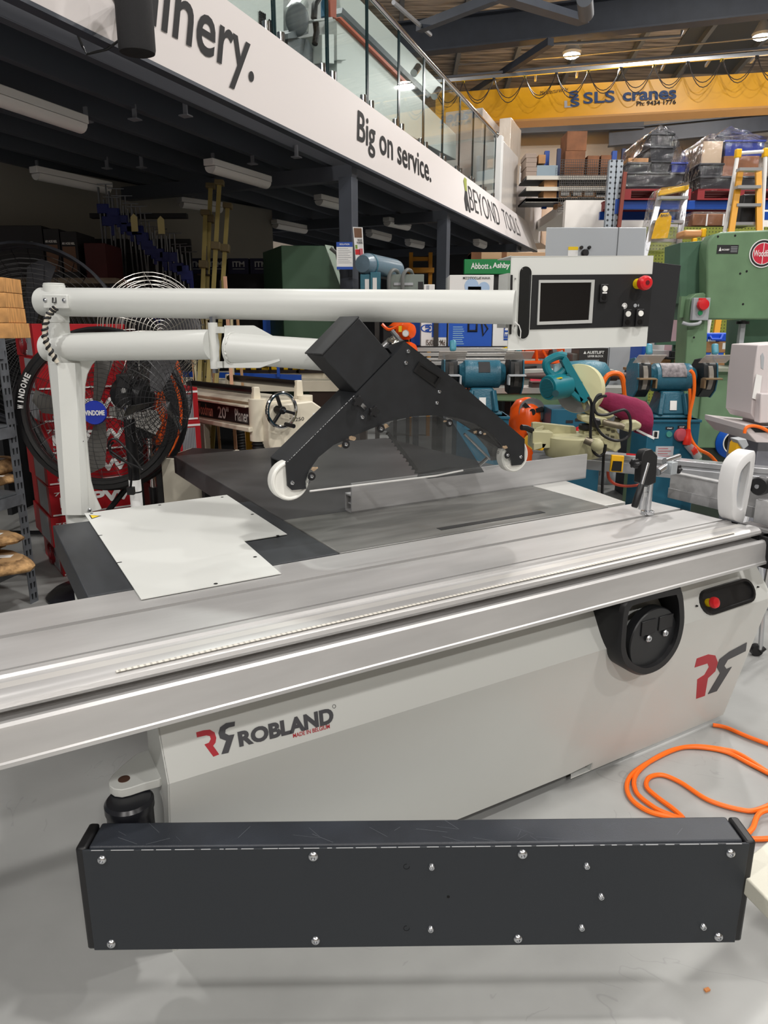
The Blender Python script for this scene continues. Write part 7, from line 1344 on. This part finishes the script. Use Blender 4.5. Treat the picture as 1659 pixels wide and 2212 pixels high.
# long aluminium extrusions on two trestles
Ye = 6.0; t = empty('aluminium_extrusions', T(PY(1000, 713, Ye).x, Ye, 0), 'bundle of long aluminium extrusions lying behind the saw guard', 'extrusions')
for i, (y0, y1, dy) in enumerate(((751, 760, .1), (762, 770, .05), (773, 779, .0), (781, 789, -.04))):
    b = MB(); pxbox(b, 885, y0, 1112, y1, Ye+dy, .08); b.build('profile', mat('profile_silver', (186, 186, 184), .35, .6), t, .004)
for px in (900, 1100): b = MB(); pxbox(b, px-6, 789, px+6, 800, Ye, .15, 0); b.build('trestle', DSTEEL, t)
b = MB(); b.prism([PY(x, y, Ye-.05) for x, y in [(1082, 753), (1103, 747), (1103, 757)]], (0, .02, 0)); b.build('yellow_tape', YEL, t)
# orange air tank with black fan behind
t = empty('orange_air_tank', T(PY(1132, 713, 5.35).x, 5.35, 0), 'glossy orange air tank with a black fan above it behind the saw guard', 'air tank'); p = PY(1134, 950, 5.35)
b = MB(); b.lathe([(.02, .32), (.08, .30), (.12, .24), (.13, .1), (.13, -.35), (.1, -.45), (.02, -.48)], p, (0, 0, 1), 28); b.build('tank', OR, t, 0, 50); b = MB(); q = PY(1146, 888, 5.3); b.lathe([(.09, 0), (.1, .02), (.1, .04)], q, (.1, -1, 0), 24); b.build('fan_shroud', mat('shroud_grey', (120, 120, 122), .4), t)
b = MB()
for a_ in (.3, 2.4, 4.5): b.bar(q+Vector((0, -.05, 0)), q+Vector((math.cos(a_)*.085, -.05, math.sin(a_)*.085)), .03, .02, (0, 1, 0))
b.cyl(q+Vector((0, -.02, 0)), q+Vector((0, -.07, 0)), .025, n=12); b.build('fan_blades', BLK, t); b = MB(); b.tube([PY(1118, 870, 5.4), PY(1118, 915, 5.4), PY(1122, 925, 5.38)], .016, 8); b.build('handle', OR, t); b = MB(); b.cyl(PY(1142, 932, 5.2), PY(1142, 932, 5.17), .015, n=8); b.build('drain_nut', ZINC, t); b = MB(); b.box(p.x-.1, p.x+.1, 5.27, 5.43, 0, max(p.z-.4, .05)); b.build('foot', BLK, t)
# ---------------------------------------------------------------- mitre saw on its stand
Ym = 4.05; st = empty('saw_stand', T(PZ(1400, 1000, .0).x*0+PY(1300, 713, Ym+.1).x, Ym+.1, 0), 'long aluminium mitre saw stand with yellow brackets behind the sliding table', 'saw stand')
A_, B__ = PZ(1150, 966, .89), PZ(1700, 1016, .89); dd = (B__-A_).normalized(); nn = Vector((dd.y, -dd.x, 0)); nn = nn if nn.y < 0 else -nn
zA = .89
b = MB(); b.prism([A_, B__, B__-nn*.09, A_-nn*.09], (0, 0, -.028)); b.prism([A_+Vector((0, 0, -.045)), B__+Vector((0, 0, -.045)), B__-nn*.09+Vector((0, 0, -.045)), A_-nn*.09+Vector((0, 0, -.045))], (0, 0, -.06)); b.prism([A_-nn*.012+Vector((0, 0, -.02)), B__-nn*.012+Vector((0, 0, -.02)), B__-nn*.08+Vector((0, 0, -.02)), A_-nn*.08+Vector((0, 0, -.02))], (0, 0, -.04)); b.build('beam', mat('stand_alu', (204, 206, 210), .32, .6), st, .003)
for f_ in (.12, .9):
    q = A_+(B__-A_)*f_-nn*.05
    for s_ in (-1, 1): b = MB(); b.tube([q+Vector((0, 0, -.1)), q+dd*.1*s_-nn*.25*s_+Vector((0, 0, -.88))], .018, 8); b.build('leg', mat('stand_alu', (204, 206, 210)), st)
YB_ = mat('bracket_yellow', (240, 182, 20), .4)
b = MB(); polypx(b, [(1148, 971), (1160, 957), (1182, 958), (1172, 974)], Ym-.12, .3); b.build('saw_bracket', YB_, st, .003); b = MB(); polypx(b, [(1322, 983), (1349, 985), (1345, 1021), (1318, 1019)], Ym-.25, .02); b.build('saw_bracket', YB_, st, .003); b = MB(); polypx(b, [(1325, 996), (1344, 997), (1342, 1018), (1321, 1017)], Ym-.256, .006); b.build('bracket_opening', BLK, st); b = MB(); polypx(b, [(1588, 985), (1592, 960), (1600, 950), (1612, 955), (1604, 990)], 3.6, .08); b.build('end_bracket', YB_, st, .004); b = MB(); polypx(b, [(1592, 950), (1612, 948), (1618, 962), (1606, 972)], 3.58, .08); b.build('end_clamp', GREYP, st, .004)
b = MB(); polypx(b, [(1353, 979), (1400, 983), (1400, 986), (1353, 983)], 3.75, .002); b.build('warning_strip', RED, st)
ms_ = empty('mitre_saw', T(PY(1240, 950, Ym).x, Ym, .9), 'teal and cream sliding mitre saw with a maroon dust bag on the aluminium stand', 'mitre saw')
MC = mat('saw_cream', (176, 172, 136), .45); MT = mat('saw_teal', (18, 112, 124), .38)
def mp(L, y0, d, name, m, par=ms_, bev=.004, dx=0): b = MB(); polypx(b, L, Ym+y0, d, dx); return b.build(name, m, par, bev)
mp([(1150, 972), (1151, 914), (1158, 913), (1244, 922), (1246, 938), (1262, 942), (1262, 955), (1195, 955), (1195, 966)], 0, .05, 'left_fence', MC)
mp([(1150, 970), (1151, 932), (1195, 934), (1195, 968)], -.12, .14, 'left_base', MC); mp([(1152, 974), (1153, 958), (1172, 956), (1172, 968)], -.15, .05, 'clamp_lug', MC); mp([(1157, 925), (1174, 919), (1176, 924), (1170, 931), (1158, 931)], -.01, .02, 'fence_plate', mat('fence_cream', (190, 186, 152), .45)); mp([(1262, 958), (1262, 930), (1338, 936), (1340, 968), (1300, 978)], -.05, .12, 'right_base', MC)
b = MB(); p = PY(1240, 935, Ym-.05); p.z = PY(1240, 936, Ym).z; b.lathe([(.155, 0), (.165, -.01), (.165, -.09), (.15, -.12)], p, (0, 0, 1), 36); b.build('turntable', MC, ms_, 0, 40)
mp([(1262, 950), (1300, 952), (1300, 968), (1262, 966)], -.2, .1, 'mitre_arm', MC, bev=.01); b = MB(); b.cyl(PY(1263, 950, Ym-.24), PY(1285, 960, Ym-.26), .02, n=14); b.build('mitre_lock', mat('lock_steel', (120, 112, 96), .4, .5), ms_); b = MB(); b.sphere(PY(1290, 962, Ym-.27), .035, 14); b.build('lock_knob', MC, ms_); b = MB(); p = PY(1263, 929, Ym-.03); b.lathe([(.028, 0), (.036, .01), (.036, .03), (.03, .036)], p, (0, 0, 1), 14); b.build('stop_knob', BLK, ms_)
b = MB(); b.tube([PY(1150, 930, Ym-.1), PY(1136, 924, Ym-.12), PY(1126, 923, Ym-.13)], .016, 8); b.build('hold_down_grip', BLK, ms_)
# blade, guard, motor, handle
b = MB(); p = PY(1250, 842, Ym-.02); b.lathe([(.02, 0), (.128, 0), (.13, .0015), (.128, .003), (.02, .003)], p, (-.55, -.8, .1), 48); b.build('blade', mat('blade_steel', (176, 172, 164), .28, .9), ms_)
ax_ = Vector((-.55, -.8, .1)).normalized(); e1 = ax_.cross(Vector((0, 0, 1))).normalized(); e1 = e1 if e1.x > 0 else -e1; e2 = Vector((0, 0, 1))-ax_*ax_.z; e2.normalize()
b = MB(); b.prism([p-ax_*.03+(e1*math.cos(R(a))+e2*math.sin(R(a)))*.142 for a in range(-48, 163, 10)]+[p-ax_*.03+(e1*math.cos(R(a))+e2*math.sin(R(a)))*.05 for a in (150, 60, -30)], ax_*.06); TRI(b.bm, 4); b.build('upper_guard', mat('guard_cream', (206, 202, 160), .4), ms_, .008)
p0, p1 = PY(1183, 838, Ym-.12), PY(1222, 832, Ym-.05); b = MB(); b.lathe([(.045, -.02), (.065, 0), (.07, .12), (.07, 1), (.05, 1.1)], p0, p1-p0, 28); mo = b.build('motor', MT, ms_, 0, 40); b = MB(); pe = p0-(p1-p0).normalized()*.004
b.lathe([(.052, 0), (.05, -.02)], pe, p1-p0, 24); b.build('motor_vents', stripes('vent_stripes', (18, 112, 124), (10, 58, 66), 'Z', 40, .5), mo); b = MB(); b.cyl(PY(1200, 850, Ym-.17), PY(1200, 850, Ym-.19), .018, n=14); b.build('brush_cap', mat('cap_teal_dark', (16, 60, 66), .4), mo); b = MB(); b.prism([PY(x, y, Ym-.15) for x, y in [(1193, 818), (1214, 815), (1216, 817), (1196, 820)]], (0, .02, 0)); b.build('yellow_label', YEL, mo)
mp([(1222, 768), (1228, 775), (1274, 855), (1276, 860), (1262, 871), (1254, 868), (1250, 850), (1226, 808), (1214, 780)], -.1, .07, 'handle_body', MT, bev=.012)
b = MB(); hl = [PY(x, y, Ym-.07) for x, y in [(1222, 770), (1208, 768), (1190, 775), (1180, 784), (1183, 800), (1196, 812), (1210, 808), (1220, 798)]]; b.tube(smooth(hl, 5), .022, 10); b.build('loop_handle', MT, ms_); b = MB(); polypx(b, [(1198, 788), (1212, 784), (1216, 794), (1206, 808), (1196, 806)], Ym-.06, .03); b.build('trigger', mat('trigger_pale', (150, 180, 186), .3), ms_, .004)
mp([(1228, 848), (1234, 838), (1262, 864), (1258, 871), (1250, 868)], -.1, .05, 'lower_strut', MT, bev=.008); mp([(1228, 804), (1236, 818), (1230, 826), (1222, 812)], -.102, .003, 'vents', stripes('vent_stripes', (18, 112, 124), (10, 58, 66)), bev=0)
mp([(1256, 868), (1268, 862), (1296, 880), (1330, 898), (1318, 905), (1290, 905), (1262, 890)], -.06, .1, 'pivot_casting', MC, bev=.01)
mp([(1254, 898), (1268, 896), (1314, 905), (1312, 920), (1290, 922), (1256, 910)], -.08, .1, 'slide_housing', MC, bev=.014)
b = MB(); b.cyl(PY(1302, 912, Ym-.1), PY(1348, 922, Ym-.12), .018, n=16); b.cyl(PY(1328, 905, Ym+.02), PY(1360, 914, Ym+.0), .014, n=16); b.build('slide_rails', mat('lock_steel', (120, 112, 96)), ms_)
mp([(1342, 918), (1350, 910), (1375, 908), (1388, 916), (1386, 926), (1360, 934), (1345, 930)], -.13, .07, 'rail_end', MC, bev=.012)
mp([(1290, 925), (1330, 920), (1340, 950), (1342, 968), (1330, 978), (1310, 968), (1298, 950)], -.08, .12, 'bevel_arm', MC, bev=.01)
for x, y in ((1314, 928), (1324, 932), (1312, 940), (1323, 944)): b = MB(); polypx(b, [(x-4, y-3), (x+4, y-2), (x+4, y+3), (x-3, y+3)], Ym-.083, .006); b.build('casting_pocket', mat('pocket_dark', (84, 82, 62), .6), ms_)
b = MB(); p = PY(1286, 913, Ym-.1); b.lathe([(.026, 0), (.03, .015), (.02, .03)], p, (0, -1, 0), 6); b.build('slide_lock', BLK, ms_)
# dust bag: a cloth sack
bg = [(1292, 866, 9), (1310, 866, 18), (1340, 878, 26), (1370, 892, 32), (1392, 905, 34), (1403, 912, 30)]
b = MB(); L_ = []; n_ = 24
for i, (x, y, r_) in enumerate(bg):
    c_ = PY(x, y, Ym-.02); rr = r_/1530*4.1
    L_.append([c_+Vector((rr*.25*math.cos(a)*0+0, rr*.8*math.cos(a)*(1+.08*math.sin(3*a+i)), rr*math.sin(a)*(1+.06*math.sin(4*a+i*2)))) for a in [2*PI*k_/n_ for k_ in range(n_)]])
b.rings(L_); b.build('dust_bag', mat('bag_maroon', (126, 26, 66), .85, bump=.6, bscale=25, var=.1, scale=9), ms_, .01, 60)
mp([(1372, 935), (1408, 945), (1410, 925), (1404, 890), (1390, 884)], -.02, .04, 'bag_seam', mat('bag_maroon', (126, 26, 66)), bev=.006); b = MB(); b.bar(PY(1375, 928, Ym-.04), PY(1413, 947, Ym-.06), .02, .012); b.build('bag_clip', PAPER, ms_)
ck_ = [(1270, 858), (1276, 866), (1278, 880), (1276, 910), (1276, 950), (1282, 975), (1295, 985), (1306, 976), (1308, 960), (1304, 985), (1302, 1030), (1300, 1090)]; b = MB(); b.tube(smooth([PY(x, y, Ym-.2) for x, y in ck_], 6), .008, 8)
ck2 = [(1300, 852), (1290, 856), (1281, 880), (1284, 910), (1300, 938), (1330, 952), (1355, 945), (1362, 925), (1360, 900), (1350, 886), (1335, 888), (1310, 896), (1292, 895), (1284, 885), (1284, 870), (1296, 858), (1310, 855)]; b.tube(smooth([PY(x, y, Ym-.22) for x, y in ck2], 6), .008, 8); b.build('power_cord', BLK, ms_)
# white metal-working machine at the right edge
Yw = 3.9; t = empty('white_drill_press', T(PY(1690, 713, Yw).x, Yw, 0), 'off-white machine with a paper note at the right edge of the picture', 'machine'); OW = mat('offwhite_machine', (208, 200, 200), .45)
b = MB(); polypx(b, [(1637, 745), (1720, 740), (1720, 910), (1632, 908), (1622, 893), (1628, 810)], Yw, .3); b.build('head', OW, t, .006); b = MB(); polypx(b, [(1644, 850), (1720, 850), (1720, 912), (1640, 914)], Yw-.06, .06); b.build('front_box', OW, t, .006); b = MB(); polypx(b, [(1643, 768), (1648, 762), (1651, 772), (1649, 798), (1644, 795)], Yw-.002, .004); b.build('slot', GREYP, t); b = MB(); polypx(b, [(1634, 808), (1646, 812), (1640, 866), (1625, 860)], Yw-.012, .004); b.build('paper_note', PAPER, t)
b = MB(); polypx(b, [(1610, 918), (1720, 930), (1720, 958), (1634, 956), (1610, 930)], Yw-.1, .5); b.build('tray', OW, t, .004); b = MB(); polypx(b, [(1616, 919), (1720, 929), (1720, 936), (1632, 934)], Yw-.104, .003); b.build('tray_recess', BLK, t); b = MB(); polypx(b, [(1642, 905), (1720, 905), (1720, 925), (1642, 925)], Yw+.05, .2); b.build('neck', OW, t); b = MB(); xa_, xb_, z0, z1 = pxbox(b, 1636, 955, 1720, 990, Yw+.0, .35, 0); b.build('stand', mat('stand_grey', (132, 134, 142), .5), t, .004); b = MB(); b.tube(smooth([PY(x, y, Yw-.11) for x, y in [(1608, 936), (1612, 924), (1626, 920), (1645, 924), (1664, 934)]], 5), .009, 8); b.build('orange_lead', ORANGE, t)
# bits under the saw stand
b = MB(); xa_, xb_, z0, z1 = PXB(1268, 1040, 1345, 1062, 4.7); t = empty('timber_pallet', T((xa_+xb_)/2, 4.9, 0), 'bare timber pallet on the floor behind the fence', 'pallet')
for y_ in (4.7, 4.95, 5.2): b.box(xa_, xb_, y_, y_+.1, .1, .12)
b.build('deck_boards', PINE, t); b = MB()
for x_ in (xa_, (xa_+xb_)/2-.04, xb_-.08): b.box(x_, x_+.08, 4.7, 5.3, 0, .1)
b.build('bearers', PINE, t)
a_, c_, q0, q1 = PXB(1302, 1012, 1338, 1036, 4.8); boxthing('grey_tub', 'grey tub on the timber pallet', 'tub', T(a_, 4.8, .121), c_-a_, .25, .28, mat('tub_grey', (140, 142, 146), .5), .008)
t = empty('red_orange_lead', PY(1360, 1060, 4.3)*1, 'tangle of red-orange leads on the floor under the mitre saw', 'extension lead'); b = MB()
b.tube(smooth([PZ(x, y, .02) for x, y in [(1250, 1150), (1320, 1120), (1400, 1108), (1430, 1124), (1380, 1140), (1320, 1150), (1300, 1170)]], 6), .012, 6); b.build('cord', mat('cord_red', (200, 74, 48), .5), t); b = MB(); b.tube(smooth([PY(x, y, 4.2) for x, y in [(1313, 1018), (1316, 1034), (1330, 1046), (1360, 1050), (1400, 1044)]], 6), .009, 6); b.build('cord', mat('cord_red', (200, 74, 48)), t)
# ================================================================ ON THE MEZZANINE
MWH = mat('mezz_machine_white', (208, 214, 210), .45); MGR = mat('mezz_machine_grey', (96, 102, 106), .5)
fn = (FT(10)-FT(3)).cross(Vector((0, 0, 1)))
def mpt(px, py, off): return PP(px, py, FT(6)+mn*off, fn)
def mprism(L, off, d, name, m, par, bev=.006): b = MB(); b.prism([mpt(x, y, off) for x, y in L], mn*d); TRI(b.bm, 4); return b.build(name, m, par, bev)
t = empty('white_press', T(mpt(560, 60, .9).x, mpt(560, 60, .9).y, 3.3), 'pale cabinet machine with a perforated panel behind the glass at the near end', 'machine')
mprism([(380, -120), (612, -120), (613, 130), (560, 110), (380, -20)], .9, .8, 'cabinet', MWH, t)
for x0, y0, n_ in ((566, 26, 4), (586, 44, 4)):
    b = MB()
    for i in range(n_):
        for j in range(8): p = mpt(x0-4+i*3.6, y0+i*2+j*4.6, .89); b.cbox(p, (.012, .02, .012))
    b.build('perforations', INK, t)
t = empty('saw_machine', T(mpt(670, 60, .9).x, mpt(670, 60, .9).y, 3.3), 'pale machine with a black jointed arm and tray behind the second glass pane', 'machine')
mprism([(622, 150), (622, -40), (720, -40), (722, 180)], 1.1, .5, 'back_body', mat('mezz_pale', (176, 178, 178), .5), t); mprism([(646, 10), (660, -10), (668, 10), (668, 70), (648, 66)], .9, .15, 'column', MWH, t, .01); mprism([(696, 74), (722, 74), (722, 138), (696, 136)], .8, .25, 'control_box', MWH, t); mprism([(622, 72), (650, 60), (668, 72), (640, 82), (622, 84)], .85, .3, 'table', MGR, t, .003); mprism([(622, 78), (665, 85), (700, 150), (690, 180), (622, 130)], .9, .3, 'base', MGR, t)
b = MB(); b.tube([mpt(692, -10, .8), mpt(680, 10, .8), mpt(678, 40, .8)], .03, 8); b.tube([mpt(682, 48, .8), mpt(684, 70, .8), mpt(680, 95, .8)], .03, 8); b.build('jointed_arm', BLK, t); mprism([(678, 42), (718, 36), (720, 42), (679, 46)], .7, .25, 'tray', mat('tray_pale', (190, 192, 192), .4), t, .003); b = MB(); p = mpt(702, 38, .78); b.lathe([(.04, 0), (.04, .12), (.015, .18), (.015, .24)], p, (0, 0, 1), 14); b.build('blue_bottle', mat('bottle_blue', (60, 110, 140), .3), t); mprism([(713, -40), (728, -40), (727, 40), (714, 36)], .72, .06, 'orange_post', mat('post_rust', (170, 84, 62), .5), t)
b = MB(); b.sphere(mpt(642, 42, .85), .11, 16, (1, .5, 1.3)); b.build('dark_knob', MGR, t)
t = empty('edge_bander', T(mpt(830, 180, 1).x, mpt(830, 180, 1).y, 3.3), 'long white machine with an orange toothed rail behind the middle glass panes', 'machine')
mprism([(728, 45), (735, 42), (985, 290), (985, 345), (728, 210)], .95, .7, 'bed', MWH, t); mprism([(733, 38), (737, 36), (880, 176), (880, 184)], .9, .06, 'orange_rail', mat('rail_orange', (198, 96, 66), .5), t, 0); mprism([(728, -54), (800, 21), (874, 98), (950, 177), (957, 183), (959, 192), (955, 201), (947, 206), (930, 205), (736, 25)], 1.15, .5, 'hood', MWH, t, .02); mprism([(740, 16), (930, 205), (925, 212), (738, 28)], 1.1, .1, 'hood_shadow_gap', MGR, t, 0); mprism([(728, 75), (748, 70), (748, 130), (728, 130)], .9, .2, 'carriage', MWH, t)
for (x0, y0, x1, y1) in ((894, 158, 903, 145), (938, 208, 948, 194)): b = MB(); b.cyl(mpt(x0, y0, .95), mpt(x1, y1, .95), .05, n=16); b.build('chrome_handle', CHROME, t)
b = MB(); b.box(0, 0.01, 0, .01, 0, .01); b.bm.clear(); p = mpt(858, 70, 1.14); textq('lettering', 'BEYOND', [mpt(862, 72, 1.13), mpt(871, 81, 1.13), mpt(871, 72, 1.13), mpt(862, 62, 1.13)], MGR, t, .002, .02)
b.bm.free()
# wrapped panels at the far end of the deck
def yb(Y0, Y1, off, d, z1, name, label, m=WRAPW, z0=3.3):
    A, B_ = FT(Y0)+mn*off, FT(Y1)+mn*off; A.z = B_.z = z0; t = empty(name, T(A), label, 'wrapped panel'); b = MB(); b.prism([A, B_, B_+mn*d, A+mn*d], (0, 0, z1-z0)); b.build('panel', m, t, .01); return t
eY = lambda px, off=.1: (PP(px, 330, FT(6)+mn*off, fn)-mn*off).y
b = MB(); A = FT(eY(1076))+mn*.05; A.z = 3.3; b.prism([A, A+mdir*.12, A+mdir*.12+mn*.12, A+mn*.12], (0, 0, 1.17)); tag(b.build('end_post', PAPER, None, .004), 'white square post ending the glass balustrade', 'post')
yb(eY(1086), eY(1120), .1, .5, mpt(1086, 302, .1).z, 'film_board', 'broad white panel in milky film just past the glass balustrade')
t = yb(eY(1040, .9), eY(1084, .9), .9, .7, mpt(1060, 252, .9).z, 'film_crate', 'tall film-wrapped crate standing behind the end of the balustrade'); 
yb(eY(1114), eY(1136), .2, .2, mpt(1125, 280, .2).z, 'wrapped_boards', 'tall thin bundle of boards in crinkled clear film on the deck end', mat('wrap_tan', (206, 192, 176), .2, bump=1, bscale=12, stretch=(1, 1, .4)))
yb(eY(1138), eY(1166), .25, .3, mpt(1150, 386, .25).z, 'white_carton', 'white carton with fine drawing on the deck end', PAPER); yb(eY(1130), eY(1168), .02, .2, mpt(1150, 412, .02).z, 'white_board', 'plain white board leaning at the deck end', FASC); yb(eY(1168), eY(1189), .0, .5, mpt(1175, 425, 0).z, 'beige_carton', 'tall beige carton at the very end of the deck', mat('carton_beige', (206, 176, 150), .7))
